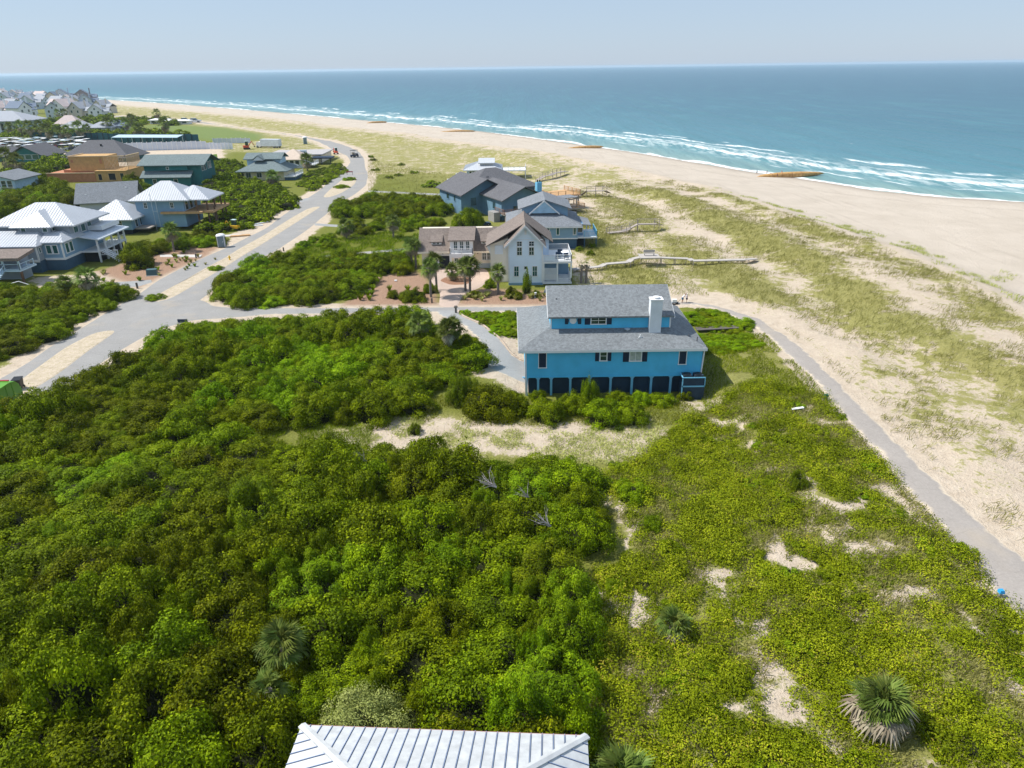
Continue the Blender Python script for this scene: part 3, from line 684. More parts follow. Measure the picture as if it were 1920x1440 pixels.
T.part('downspout', MB().tube((18.95, 64.85, 4.5), (18.85, 64.93, 1.9), 0.075, n=6).tube((19.06, 64.45, 4.62), (18.95, 64.85, 4.4), 0.07, n=6), M_WHITE)
ch = T.part('chimney', MB().box(13.72, 14.88, 66.55, 67.5, 5.5, 8.95), paint('white_stucco', (0.66, 0.70, 0.74), 0.8, 0.06))
T.part('chimney_cap', MB().box(13.66, 14.94, 66.49, 67.56, 8.95, 9.08).lathe((14.3, 67.0, 9.08), [(0.24, 0), (0.24, 0.1), (0.34, 0.12), (0.34, 0.17), (0.02, 0.2)], 14), M_WHITE, ch)
T.part('vent_dish', MB().lathe((11.6, 66.9, 5.78), [(0.1, 0), (0.1, 0.1), (0.27, 0.14), (0.30, 0.2), (0.12, 0.28)], 14), paint('grey_vent', (0.4, 0.47, 0.52), 0.5), lr)
T.part('vent_pipe', MB().tube((12.75, 65.95, 5.3), (12.75, 65.95, 5.68), 0.06).tube((12.6, 65.9, 5.42), (12.95, 66.0, 5.4), 0.05), M_WHITE, lr)
T.part('vent_pipe', MB().tube((4.6, 69.2, 8.2), (4.6, 69.2, 8.55), 0.05), M_SH_DARK, ur)
for a, b in ((17.6, 66.1), (18.3, 65.5)): T.part('vent_pipe', MB().tube((a, b, 5.1), (a, b, 5.55), 0.05), M_SH_DARK, lr)
def wz(y): return atY(1150, y, YF)[2]
def wx(x, y=670): return atY(x, y, YF)[0]
def shutter(u0, u1, z0, z1, plane, mat=None, par=None):
    mb = MB().box(u0, u1, plane - 0.05, plane, z0, z1); n = int((z1 - z0) / 0.09)
    for k in range(n): z = z0 + 0.05 + (z1 - z0 - 0.1) * (k + 0.5) / n; mb.box(u0 + 0.05, u1 - 0.05, plane - 0.065, plane - 0.05, z - 0.025, z + 0.02)
    return T.part('shutter', mb, mat or M_NAVY)
for a, b, y1_ in ((1010.5, 1024, 687), (1273.5, 1286.5, 684)):
    window(T, 'S', (wx(a) + wx(b)) / 2, wz(y1_), wz(659), YF, wx(b) - wx(a), 1, 1, glass=M_NAVY, tw=0.07, name='shuttered_opening')
window(T, 'S', (wx(1126) + wx(1137)) / 2, wz(675), wz(659), YF, wx(1137) - wx(1126), 1, 2, tw=0.1)
shutter(wx(1116), wx(1123), wz(676.5), wz(658), YF); shutter(wx(1139.2), wx(1146), wz(676.5), wz(658), YF)
window(T, 'S', (wx(1181.5) + wx(1201.5)) / 2, wz(676.5), wz(659), YF, wx(1201.5) - wx(1181.5), 2, 1, glass=M_CURT, tw=0.1)
shutter(wx(1168), wx(1179), wz(678.5), wz(658), YF); shutter(wx(1204), wx(1213.5), wz(678.5), wz(658), YF)
uz = lambda y: atY(1100, y, UY0)[2]; ux = lambda x: atY(x, 600, UY0)[0]
window(T, 'S', (ux(1109) + ux(1135.5)) / 2, uz(607), uz(595), UY0, ux(1135.5) - ux(1109), 2, 2, tw=0.09)
shutter(ux(1096.5), ux(1106.5), uz(608.5), uz(594.5), UY0); shutter(ux(1138), ux(1147), uz(608.5), uz(594.5), UY0)
cx_, cz_ = ux(1074.6), uz(600.5)
rw = T.part('round_window', MB().lathe((cx_, UY0 - 0.06, cz_), [(0.26, 0.06), (0.34, 0.06), (0.34, -0.01), (0.26, -0.02)], 24, 'y'), M_WHITE)
T.part('pane', MB().lathe((cx_, UY0 - 0.05, cz_), [(0.27, 0.04), (0.27, 0.0)], 24, 'y'), M_GLASS, rw)
for s_ in (-1, 1):
    a = [(cx_ + s_ * 0.42, cz_), (cx_ + s_ * 0.50, cz_ + 0.38), (cx_ + s_ * 0.82, cz_ + 0.38), (cx_ + s_ * 0.82, cz_ - 0.38), (cx_ + s_ * 0.50, cz_ - 0.38)]
    if s_ < 0: a = a[::-1]
    T.part('shutter', MB().prism([(u, UY0 - 0.05, z) for u, z in a], [(u, UY0, z) for u, z in a]), M_NAVY)
pl = T.part('equipment_platform', MB().box(16.75, 18.95, 63.55, 64.9, -0.4, 1.35), M_LATT)
T.part('platform_rail', MB().box(16.72, 18.98, 63.5, 63.56, 1.02, 1.16).box(16.8, 18.95, 63.52, 63.6, 1.95, 2.05).box(16.72, 16.8, 63.5, 64.9, 1.95, 2.05).box(16.72, 16.8, 63.5, 63.58, -0.4, 2.0).box(18.9, 18.98, 63.5, 63.58, 1.0, 2.0), paint('pale_blue_post', (0.3, 0.5, 0.64)), pl)
T.part('platform_screen', MB().box(16.85, 18.9, 63.57, 63.6, 1.35, 1.93), M_LATT, pl)
for k, xx in enumerate((17.3, 18.4)):
    A = Thing('air_conditioner', ['dark air conditioner on the blue house platform, the left one', 'dark air conditioner on the blue house platform, by the corner'][k], 'air conditioner', (xx, 64.3, 1.35))
    b_ = A.part('casing', MB().box(xx - 0.4, xx + 0.4, 63.95, 64.7, 1.36, 2.1), paint('dark_grey_metal', (0.05, 0.06, 0.075), 0.5)); A.part('fan_grille', MB().lathe((xx, 64.32, 2.1), [(0.36, 0), (0.36, 0.05), (0.3, 0.05), (0.05, 0.06)], 16), M_BLACK, b_)
# ramp boardwalk from the house to the beach path, garden steps on the left
rp = Thing('boardwalk', 'short dark boardwalk from the blue house to the beach path', 'boardwalk', (20.5, 74.5, 0.6))
a0, a1 = atg(1305, 621), atg(1382, 617)
mb = MB()
for k in range(18):
    p = a0 + (a1 - a0) * k / 18; rp.part('plank', MB().box(p[0], p[0] + (a1[0] - a0[0]) / 18 - 0.03, p[1] - 0.55, p[1] + 0.55, p[2] + 0.25, p[2] + 0.31), paint('dark_plank', (0.10, 0.085, 0.08), 0.9, 0.2))
rp.part('kerb_rail', MB().tube((a0[0], a0[1] - 0.58, a0[2] + 0.42), (a1[0], a1[1] - 0.58, a1[2] + 0.42), 0.05, n=5), paint('weathered_deck', (0.33, 0.29, 0.26)))

# ------------------------------------------------------------------ white house
T = Thing('beach_house', 'white board house with steep shake gable and roof deck, behind the blue house', 'house', (0.0, 110.0, 0.0))
WY = 103.6; M_WSID = paint('blue_shaded_white_siding', (0.72, 0.83, 0.94), 0.7, 0.05, 0.5)  # white siding tinted blue, its bluish shade put into the colour
gwall(T, -0.28, 4.80, WY, 114.2, -0.1, 6.35, 8.85, M_WSID, 'y', 'gable_wall')
gr = gable(T, -0.90, 5.32, 102.95, 114.6, 5.92, 9.1, M_SH_BROWN, 'y', name='gable_roof', t=0.14)
for s_ in (-1, 1):
    xm = 2.21; xe = xm + s_ * 3.11
    T.part('rake_board', MB().prism([(xe, 102.88, 5.6), (xe, 102.88, 5.9), (xm, 102.88, 9.08), (xm, 102.88, 8.76)], [(xe, 102.96, 5.6), (xe, 102.96, 5.9), (xm, 102.96, 9.08), (xm, 102.96, 8.76)]), M_WHITE, gr)
# lower pitched flanks beside the gable
wl = T.part('flank_wall', MB().prism([(-3.0, 105.5, -0.1), (-0.28, 105.5, -0.1), (-0.28, 105.5, 6.7), (-3.0, 105.5, 5.75)], [(-3.0, 113.5, -0.1), (-0.28, 113.5, -0.1), (-0.28, 113.5, 6.7), (-3.0, 113.5, 5.75)]), paint('cream_siding', (0.80, 0.71, 0.58)))
T.part('bracket', MB().prism([(-3.55, 105.46, 5.65), (-3.0, 105.46, 5.65), (-3.0, 105.46, 4.3)], [(-3.55, 105.6, 5.65), (-3.0, 105.6, 5.65), (-3.0, 105.6, 4.3)]), M_WHITE, wl)
T.part('blind_window', MB().box(-2.3, -1.1, 105.42, 105.5, 4.3, 5.6), M_WHITE, wl)
roof_faces(T, [[(-3.65, 104.9, 5.65), (2.2, 104.9, 7.75 + 1.3), (2.2, 113.9, 9.06), (-3.65, 113.9, 5.65)]], M_SH_BROWN, name='flank_roof', t=0.15)
T.part('flank_wall', MB().prism([(4.8, 107.5, 3.4), (5.9, 107.5, 3.4), (5.9, 107.5, 5.9), (4.8, 107.5, 6.6)], [(4.8, 113, 3.4), (5.9, 113, 3.4), (5.9, 113, 5.9), (4.8, 113, 6.6)]), M_WSID)
roof_faces(T, [[(2.24, 106.2, 9.05), (6.5, 106.2, 5.85), (6.5, 113.8, 5.85), (2.24, 113.8, 9.05)]], M_SH_BROWN, name='flank_roof', t=0.15)
wY = lambda y: atY(985, y, WY)[2]; wX = lambda x: atY(x, 480, WY)[0]
for c0 in (974.0, 996.5):
    window(T, 'S', wX(c0), wY(478), wY(464), WY, 0.66, 2, 2); window(T, 'S', wX(c0), wY(461), wY(453), WY, 0.66, 2, 2)
for c0 in (968, 1002.8): window(T, 'S', wX(c0), wY(517.5), wY(499.5), WY, 0.62, 2, 2, glass=M_GGLASS)
window(T, 'S', wX(985.3), wY(504.5), wY(499.5), WY, 0.36, 1, 1)
T.part('gable_vent', MB().box(wX(983.5), wX(987.5), WY - 0.06, WY, wY(440), wY(432)), M_WHITE)
T.part('trim_band', MB().box(-0.3, 4.82, WY - 0.05, WY, wY(450), wY(449)), M_WHITE); T.part('corner_board', MB().box(-0.32, -0.12, WY - 0.05, WY + 0.1, 0, 6.3).box(4.64, 4.84, WY - 0.05, WY + 0.1, 0, 6.3), M_WHITE)
T.part('skirting', MB().box(-0.3, 4.82, WY - 0.06, WY, -0.1, 0.35), M_BLUEGREY)
# porch with roof deck on the right
dk = T.part('porch_deck', MB().box(4.82, 9.2, 103.55, 111.0, 0.12, 0.42), M_WHITE)
T.part('deck_floor', MB().box(4.82, 9.2, 103.55, 111.0, 3.25, 3.55), M_WHITE)
for xx in (4.95, 7.0, 9.05):
    T.part('porch_post', MB().box(xx - 0.12, xx + 0.12, 103.6, 103.84, 0.42, 3.25), M_WHITE)
T.part('porch_post', MB().box(8.93, 9.17, 110.6, 110.84, 0.42, 3.25), M_WHITE)
T.part('porch_back_wall', MB().box(4.82, 9.0, 108.0, 110.9, 0.42, 3.25), M_BLUEGREY)
for k in range(13): T.part('screen_slat', MB().box(4.95 + k * 0.147, 4.95 + k * 0.147 + 0.085, 103.62, 103.66, 0.75, 2.55), M_WHITE)
railing(T, [(7.1, 103.65), (9.1, 103.65), (9.1, 110.7)], 0.42, 0.55, M_WHITE, 'porch_railing')
railing(T, [(4.9, 103.65), (9.1, 103.65), (9.1, 110.9), (6.0, 110.9)], 3.55, 0.95, M_WHITE, 'deck_railing')
T.part('parapet_panel', MB().box(5.1, 6.6, 103.68, 103.76, 3.58, 4.3), M_WSID)
for k, (x, y, l) in enumerate(((7.2, 105.4, 'dark wicker deck chair nearest the house on the white roof deck'), (8.4, 104.8, 'dark wicker deck chair at the front corner of the white roof deck'), (7.6, 107.2, 'dark wicker deck chair at the back of the white roof deck'))):
    A = Thing('deck_chair', l, 'chair', (x, y, 3.55)); mw = paint('navy_wicker', (0.03, 0.06, 0.11), 0.8, 0.2)
    A.part('seat', MB().box(x - 0.35, x + 0.35, y - 0.35, y + 0.35, 3.85, 3.98), mw); A.part('backrest', MB().box(x - 0.35, x + 0.35, y + 0.28, y + 0.38, 3.98, 4.45), mw)
    for sx in (-0.3, 0.3):
        A.part('armrest', MB().box(x + sx - 0.05, x + sx + 0.05, y - 0.35, y + 0.3, 4.12, 4.18), mw)
        for sy in (-0.3, 0.3): A.part('leg', MB().box(x + sx - 0.03, x + sx + 0.03, y + sy - 0.03, y + sy + 0.03, 3.56, 3.86), mw)
A = Thing('deck_table', 'pale table on the white roof deck', 'table', (8.3, 106.6, 3.55)); A.part('table_top', MB().lathe((8.3, 106.6, 4.2), [(0.65, 0), (0.65, 0.06)], 18), M_WHITE); A.part('pedestal', MB().lathe((8.3, 106.6, 3.56), [(0.3, 0), (0.08, 0.05), (0.08, 0.64)], 10), M_WHITE)
# wing with dormers and garage
GY = 114.0
gwall(T, -14.4, -2.9, GY, 121.6, -0.1, 3.15, 6.0, M_CREAM, 'x', 'wing_wall')
wr_ = gable(T, -14.95, -1.2, 113.3, 122.2, 2.95, 5.95, M_SH_BROWN, 'x', name='wing_roof', t=0.16)
T.part('eave_board', MB().box(-14.95, -2.9, 113.26, 113.32, 2.62, 2.92), M_CREAM)
g_ = T.part('garage_door', MB().box(-11.6, -9.9, GY - 0.06, GY + 0.01, 0.0, 2.1), M_DARK); T.part('door_frame', MB().box(-12.0, -11.6, GY - 0.1, GY, 0, 2.3).box(-9.9, -9.75, GY - 0.1, GY, 0, 2.3).box(-12.0, -9.75, GY - 0.1, GY, 2.1, 2.35), M_WHITE, g_)
bx0, bx1 = atY(845, 480, 112.6)[0], atY(887, 480, 112.6)[0]
by = wallbox(T, bx0, bx1, 112.6, 118, -0.1, 5.1, M_CREAM, 'bay')
br_ = roof_faces(T, [[(bx0 - 0.35, 112.0, 5.0), (bx1 + 0.35, 112.0, 5.0), (bx1 + 0.35, 117.8, 6.02), (bx0 - 0.35, 117.8, 6.02)]], M_SH_BROWN, name='bay_roof', t=0.15)
T.part('bay_panel', MB().box(bx0 - 0.03, bx1 + 0.03, 112.5, 112.6, 2.95, 5.0), M_WHITE, by)
for k in range(3): window(T, 'S', bx0 + (bx1 - bx0) * (0.24 + 0.27 * k), 3.4, 4.72, 112.5, 0.5, 2, 2, glass=M_GLASS); window(T, 'S', bx0 + (bx1 - bx0) * (0.24 + 0.27 * k), 0.9, 2.0, 112.6, 0.5, 2, 2, glass=M_GLASS)
T.part('balcony', MB().box(bx0 - 0.1, bx1 + 0.1, 111.5, 112.5, 2.35, 2.95), M_WHITE); railing(T, [(bx0, 112.4), (bx0, 111.55), (bx1, 111.55), (bx1, 112.4)], 2.95, 0.85, M_WHITE, 'balcony_railing')
for xx in (bx0 + 0.05, bx1 - 0.05): T.part('balcony_post', MB().box(xx - 0.14, xx + 0.14, 111.55, 111.83, 0, 2.35), M_WHITE)
def dormer(x0, x1, y, z0, z1, zr, yb, par, wins):
    d = wallbox(T, x0, x1, y, yb, z0, z1, M_WHITE, 'dormer'); roof_faces(T, [[(x0 - 0.2, y - 0.25, z1 + 0.03), (x1 + 0.2, y - 0.25, z1 + 0.03), (x1 + 0.2, yb, zr), (x0 - 0.2, yb, zr)]], M_SH_BROWN, d, 0.12, 'dormer_roof')
    for c0 in wins: window(T, 'S', c0, z0 + 0.22, z1 - 0.12, y, 0.36, 2, 2, tw=0.06, parent=d)
d0, d1 = atY(808, 455, 114.6)[0], atY(827.5, 455, 114.6)[0]
dormer(d0, d1, 114.6, 3.3, 4.25, 5.35, 117.2, wr_, (d0 + 0.55, d1 - 0.55))
d0, d1 = atY(902, 455, 114.6)[0], atY(914, 455, 114.6)[0]
dormer(d0, d1, 114.6, 3.3, 4.25, 5.35, 117.2, wr_, ((d0 + d1) / 2 - 0.1,))
for c0 in (908, 917): window(T, 'S', atY(c0, 480, GY)[0], 1.35, 2.6, GY, 0.6, 2, 2, glass=M_GLASS)
T.part('garden_gate', MB().box(-5.5, -3.2, GY - 0.12, GY - 0.02, 0, 0.75), paint('grey_vent', (0.4, 0.47, 0.52)))
for q in (805.5, 830, 895.5): x = atY(q, 472, 113.9)[0]; T.part('wall_lamp', MB().lathe((x, 113.9, 2.35), [(0.03, 0), (0.1, 0.02), (0.06, 0.2), (0.02, 0.24)], 8), M_BLACK)

# ------------------------------------------------------------------ blue grey house behind the white one
T = Thing('beach_house', 'blue grey house with wide hip roof and white framed gable, behind the white house', 'house', (6.0, 133.0, 0.0))
BY = 126.5
wallbox(T, 0.1, 12.1, BY, 139, 1.83, 4.15, M_BLUEGREY); wallbox(T, 0.3, 11.95, BY + 0.1, 138.8, -0.1, 1.83, M_SKIRT, 'skirt')
T.part('floor_band', MB().box(0.05, 12.15, BY - 0.05, BY, 1.75, 1.95), M_WHITE)
lr = hip(T, -0.75, 12.9, 125.9, 139.6, 4.1, 7.0, M_SH_MID, name='lower_roof', t=0.14)
T.part('fascia', MB().box(-0.75, 12.9, 125.87, 125.9, 3.85, 4.05).box(12.9, 12.93, 125.9, 139.6, 3.85, 4.05), M_WHITE, lr)
gwall(T, 2.3, 10.5, 129.9, 138.4, 4.6, 6.7, 8.0, M_BLUEGREY, 'y', 'upper_wall')
ur = gable(T, 1.5, 11.2, 129.2, 139.0, 6.62, 8.25, M_SH_MID, 'y', name='upper_roof', t=0.14)
T.part('porch_gable', MB().prism([(3.7, 129.1, 5.9), (8.75, 129.1, 5.9), (6.22, 129.1, 7.95)], [(3.7, 129.9, 5.9), (8.75, 129.9, 5.9), (6.22, 129.9, 7.95)]), paint('light_blue_siding', (0.33, 0.50, 0.64)), ur)
for s_ in (-1, 1):
    a, b = (6.22 + s_ * 2.75, 5.72), (6.22, 8.12)
    T.part('rake_board', MB().prism([(a[0], 129.0, a[1] - 0.12), (a[0], 129.0, a[1] + 0.14), (b[0], 129.0, b[1] + 0.04), (b[0], 129.0, b[1] - 0.22)], [(a[0], 129.14, a[1] - 0.12), (a[0], 129.14, a[1] + 0.14), (b[0], 129.14, b[1] + 0.04), (b[0], 129.14, b[1] - 0.22)]), M_WHITE, ur)
for q in (1027.5, 1046, 1077.5): window(T, 'S', atY(q, 433, BY)[0], 2.55, 3.75, BY, 0.42, 1, 1, glass=M_GGLASS)
T.part('roof_vent', MB().tube((3.9, 128.2, 5.0), (3.9, 128.2, 5.4), 0.08), M_WHITE, lr)
pr = roof_faces(T, [[(12.0, 127.8, 4.15), (14.6, 127.8, 3.95), (14.6, 134.0, 3.95), (12.0, 134.0, 4.6)]], M_SH_MID, name='porch_roof', t=0.14)
wallbox(T, 12.1, 13.2, 128.3, 134, 2.0, 4.1, M_BLUEGREY, 'porch_wall'); window(T, 'S', 12.68, 2.6, 3.6, 128.3, 0.8, 1, 1)
T.part('deck', MB().box(12.1, 15.7, 126.9, 133.5, 1.75, 2.0), M_WHITE)
for (a, b) in ((15.5, 127.1), (15.5, 133.2), (13.4, 127.1)): T.part('deck_post', MB().box(a - 0.1, a + 0.1, b - 0.1, b + 0.1, -0.1, 1.75), M_SKIRT)
for (a, b) in ((14.4, 128.1), (14.4, 133.6)): T.part('porch_post', MB().box(a - 0.08, a + 0.08, b - 0.08, b + 0.08, 2.0, 3.95), M_WHITE)
railing(T, [(13.3, 127.0), (15.6, 127.0), (15.6, 133.4)], 2.0, 1.0, paint('pale_blue_post', (0.3, 0.5, 0.64)), 'deck_railing')
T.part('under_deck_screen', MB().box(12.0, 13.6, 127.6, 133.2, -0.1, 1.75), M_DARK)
A = Thing('flag', 'red and white striped flag with blue corner beside the blue grey house', 'flag', (-0.75, 125.6, 0.0)); A.part('pole', MB().tube((-0.75, 125.6, 0), (-0.75, 125.6, 4.4), 0.035, n=6), M_WHITE)
for k in range(9):
    A.part('stripe', MB().box(-0.72 - 0.02, -0.42, 125.58 + 0.02 * math.sin(k), 125.62 + 0.02 * math.sin(k), 2.2 + k * 0.16, 2.2 + k * 0.16 + 0.155), paint('flag_red' if k % 2 == 0 else 'flag_white', (0.55, 0.06, 0.07) if k % 2 == 0 else (0.75, 0.75, 0.75), 0.8))
A.part('canton', MB().box(-0.735, -0.41, 125.55, 125.65, 3.0, 3.66), paint('flag_blue', (0.02, 0.04, 0.2), 0.8))

# ------------------------------------------------------------------ dark grey house with several gables (turned)
T = Thing('beach_house', 'dark grey cedar house with several hipped and gabled roofs beside the dunes', 'house', (-10.6, 158.0, 0.0), R(26.8), local=True)
def lw(x, y): c, s = math.cos(T.yaw), math.sin(T.yaw); return T.loc[0] + x * c - y * s, T.loc[1] + x * s + y * c
gwall(T, 0.6, 12.4, 1.4, 14, -0.1, 4.5, 7.2, M_CEDAR, 'y', 'west_wall'); gable(T, 0, 13, 0, 15, 4.45, 7.55, M_SH_DARK, 'y', name='west_roof')
gwall(T, 5.6, 15.6, -8.6, 4, -0.1, 4.45, 6.6, M_CEDAR, 'y', 'front_wall'); gable(T, 5.0, 16.2, -10.2, 6, 4.4, 6.95, M_SH_DARK, 'y', name='front_roof')
wallbox(T, 4.0, 20.6, 4, 17, -0.1, 4.8, M_CEDAR, 'main_wall'); hip(T, 3.0, 21.5, 2.5, 18.2, 4.7, 8.5, M_SH_DARK, name='main_roof')
window(T, 'S', 9.2, 0.6, 2.8, -8.6, 1.6, 2, 1, trim=M_CEDAR); window(T, 'S', 12.2, 0.6, 2.8, -8.6, 1.6, 2, 1, trim=M_CEDAR); window(T, 'S', 3.6, 1.9, 3.6, 1.4, 1.3, 1, 1, trim=M_CEDAR); window(T, 'W', -5.0, 2.0, 3.4, 5.6, 1.2, 2, 1, trim=M_CEDAR)
window(T, 'W', 9, 2.6, 3.7, 0.6, 1.4, 1, 1, trim=M_CEDAR); window(T, 'W', 5, 2.6, 3.7, 0.6, 0.7, 1, 1, trim=M_CEDAR)
T.part('balcony', MB().box(5.0, 15.5, -11.4, -8.6, 1.5, 1.75), M_DECK); T.part('balcony_post', MB().box(5.2, 5.4, -11.2, -11.0, -0.1, 1.5), M_DECK); T.part('balcony_post', MB().box(11, 11.2, -11.2, -11.0, -0.1, 1.5), M_DECK); T.part('block_pier', MB().box(3.4, 4.8, -9.4, -6.5, -0.1, 2.0), M_STONE)
railing(T, [(4.9, -7.0), (4.9, -11.3), (11.5, -11.3)], 1.75, 0.95, paint('brown_rail', (0.28, 0.17, 0.13)), 'balcony_railing', 0.2)
ch = T.part('chimney', MB().box(17.2, 18.4, -3.3, -2.3, 2, 6.4), paint('pale_blue_post', (0.3, 0.5, 0.64))); T.part('chimney_pot', MB().lathe((17.5, -2.8, 6.4), [(0.16, 0), (0.16, 0.5)], 8).lathe((18.1, -2.8, 6.4), [(0.16, 0), (0.16, 0.4)], 8), M_DARK, ch)
T.part('roof_vent', MB().box(9.5, 10.2, 7.0, 7.6, 6.3, 7.0), M_DARK)
T.part('sun_deck', MB().box(20, 28, -4.5, 3, 2.9, 3.15), M_WOOD)
for a in (20.4, 24, 27.6):
    for b in (-4.1, 2.6): T.part('deck_post', MB().box(a - 0.12, a + 0.12, b - 0.12, b + 0.12, -0.2, 2.9), M_DECK)
railing(T, [(20.1, 2.8), (20.1, -4.4), (27.9, -4.4), (27.9, 2.8)], 3.15, 1.0, M_WOOD, 'deck_railing', 0.22); T.part('pergola_roof', MB().box(19.0, 24.5, -9.0, -5.2, 3.3, 3.45), M_SH_MID)
for a in (19.2, 24.2):
    for b in (-8.8, -5.5): T.part('pergola_post', MB().box(a - 0.1, a + 0.1, b - 0.1, b + 0.1, 0, 3.3), M_DECK)
T.part('lower_deck', MB().box(18.6, 26, -9.6, -4.6, 0.9, 1.1), M_DECK); railing(T, [(18.7, -9.5), (25.9, -9.5), (25.9, -4.8)], 1.1, 0.9, M_WOOD, 'lower_deck_railing', 0.25)

# ------------------------------------------------------------------ white metal roofed house
T = Thing('beach_house', 'small pale house with white seamed metal hip roof beyond the dark grey house', 'house', (-7.7, 219.0, 0.0))
wallbox(T, -12.4, -3.0, 214.6, 225, -0.1, 2.75, paint('pale_blue_siding', (0.42, 0.58, 0.70), lines=0.2)); lr = hip(T, -13.4, -2.0, 213.4, 226, 2.75, 4.9, M_METAL, seams=0.5)
wallbox(T, -8.6, -4.6, 216.5, 222.5, 3.5, 4.6, M_WHITE, 'clerestory'); gable(T, -9.0, -4.2, 215.6, 223, 4.5, 5.5, M_METAL, 'x', name='clerestory_roof', seams=0.5)
for c0 in (-11.3, -10.3, -9.4): window(T, 'S', c0, 0.9, 2.3, 214.6, 0.6, 1, 1)
T.part('entry_deck', MB().box(-15.8, -12.4, 213.5, 217, 0.3, 0.6), M_WHITE); railing(T, [(-12.6, 213.6), (-15.6, 213.6), (-15.6, 217)], 0.6, 1.0, M_WHITE, 'entry_railing', 0.3); stairs(T, -18.2, -15.8, 214.2, 216, -0.1, 0.6, M_WHITE)
T.part('sun_deck', MB().box(-3.0, 5.0, 214.5, 221, 2.2, 2.45), M_WHITE); railing(T, [(-2.0, 214.6), (4.9, 214.6), (4.9, 220.9)], 2.45, 1.0, M_WHITE, 'deck_railing', 0.3)
for (a, b) in ((4.8, 214.7), (4.8, 220.7), (0, 214.7)): T.part('deck_post', MB().box(a - 0.1, a + 0.1, b - 0.1, b + 0.1, -0.2, 2.2), M_WHITE)

# ------------------------------------------------------------------ left: house with two tiers of white metal roof
T = Thing('beach_house', 'grey house with two tiers of white metal hip roofs and a tall side porch', 'house', (-80.0, 121.0, 0.0))
EYF = 114.6; wallbox(T, -93, -77.0, EYF, 130, 1.9, 4.5, M_GREYSID); wallbox(T, -92.8, -77.1, EYF + 0.1, 129.8, -0.1, 1.9, M_SKIRT, 'skirt')
wallbox(T, -77.0, -73.7, 116.1, 129, 1.9, 4.75, M_BLUEGREY, 'bay_wall'); wallbox(T, -76.95, -73.8, 116.2, 128.9, -0.1, 1.9, M_SKIRT, 'bay_skirt')
T.part('floor_band', MB().box(-93.02, -76.96, EYF - 0.06, EYF, 1.75, 2.15).box(-76.9, -73.66, 116.03, 116.1, 1.75, 2.1).box(-73.7, -73.63, 116.1, 121, 1.75, 2.1), M_WHITE)
T.part('corner_board', MB().box(-77.2, -76.95, EYF - 0.05, EYF + 0.1, 2.1, 4.5).box(-73.85, -73.65, 116.03, 116.25, 2.1, 4.7), M_WHITE)
lr = roof_faces(T, [[(-93.6, 113.9, 4.5), (-76.5, 113.9, 4.5), (-78.5, 118.6, 6.1), (-93.6, 118.6, 6.1)], [(-76.5, 113.9, 4.5), (-76.5, 119.0, 4.5), (-78.5, 118.6, 6.1)],
                    [(-76.9, 115.6, 4.75), (-73.1, 115.6, 4.75), (-75.0, 118.8, 5.9), (-77.5, 118.8, 5.9)], [(-73.1, 115.6, 4.75), (-73.1, 122.5, 4.75), (-75.0, 121, 5.9), (-75.0, 118.8, 5.9)]], M_METAL, name='lower_roof', t=0.16, seams=0.5)
wallbox(T, -86, -73.9, 119.6, 129, 4.5, 7.0, M_GREYSID, 'upper_wall'); wallbox(T, -81.6, -76.4, 118.4, 122, 5.0, 6.9, M_GREYSID, 'upper_bay')
hip(T, -87.2, -72.4, 118.8, 130.2, 6.85, 9.75, M_METAL, name='upper_roof', seams=0.5); roof_faces(T, [[(-82.6, 117.6, 6.85), (-75.6, 117.6, 6.85), (-79.1, 120.8, 8.95)], [(-75.6, 117.6, 6.85), (-75.6, 122.5, 6.85), (-79.1, 124.0, 8.95), (-79.1, 120.8, 8.95)], [(-82.6, 122.5, 6.85), (-82.6, 117.6, 6.85), (-79.1, 120.8, 8.95), (-79.1, 124.0, 8.95)]], M_METAL, name='upper_bay_roof', t=0.16, seams=0.5)
for c0 in (-80.8, -77.2): window(T, 'S', c0, 5.95, 6.65, 118.4, 0.7, 1, 1, glass=M_GGLASS)
window(T, 'E', 119.4, 5.95, 6.65, -76.4, 0.7, 1, 1, glass=M_GGLASS); window(T, 'E', 120.9, 5.95, 6.65, -76.4, 0.7, 1, 1, glass=M_GGLASS)
for c0 in (-75.95, -74.9): window(T, 'S', c0, 2.85, 4.15, 116.1, 0.72, 1, 1, glass=M_GGLASS, tw=0.13)
window(T, 'E', 115.35, 3.2, 3.95, -77.0, 0.4, 1, 1, glass=M_GGLASS)
for c0 in (117.4, 118.6): window(T, 'E', c0, 2.7, 4.2, -73.7, 0.8, 1, 1, glass=M_GGLASS, tw=0.12)
for c0 in (121.4, 123.6, 125.6): window(T, 'E', c0, 5.0, 6.5, -73.9, 1.2, 1, 1, glass=M_GGLASS)
pd_ = T.part('porch_deck', MB().box(-73.7, -70.6, 121.0, 130.5, 1.75, 1.98), M_WHITE)
pr = roof_faces(T, [[(-74.0, 120.6, 4.7), (-70.0, 120.6, 4.1), (-70.0, 131.2, 4.1), (-74.0, 131.2, 4.7)]], M_METALB, name='porch_roof', t=0.2, seams=0.5)
for b in (121.2, 123.6, 126.0, 128.4, 130.3): T.part('porch_post', MB().box(-70.9, -70.65, b - 0.13, b + 0.13, -0.1, 4.1), M_WHITE)
railing(T, [(-70.75, 123.6), (-70.75, 130.4)], 1.98, 1.0, M_WHITE, 'porch_railing', 0.2); wallbox(T, -73.6, -71.2, 121.6, 130, -0.1, 1.75, M_DARK, 'porch_shade_box')  # solid near-black box painted as the shade under the porch deck
stairs(T, -67.6, -70.6, 121.2, 123.2, 0.0, 1.98, M_WHITE); railing(T, [(-70.6, 121.15), (-67.6, 121.15)], 1.2, 0.9, M_WHITE, 'stair_railing', 0.3)
wallbox(T, -73.9, -71.5, 125, 131, 4.75, 5.5, M_WHITE, 'balcony_parapet')

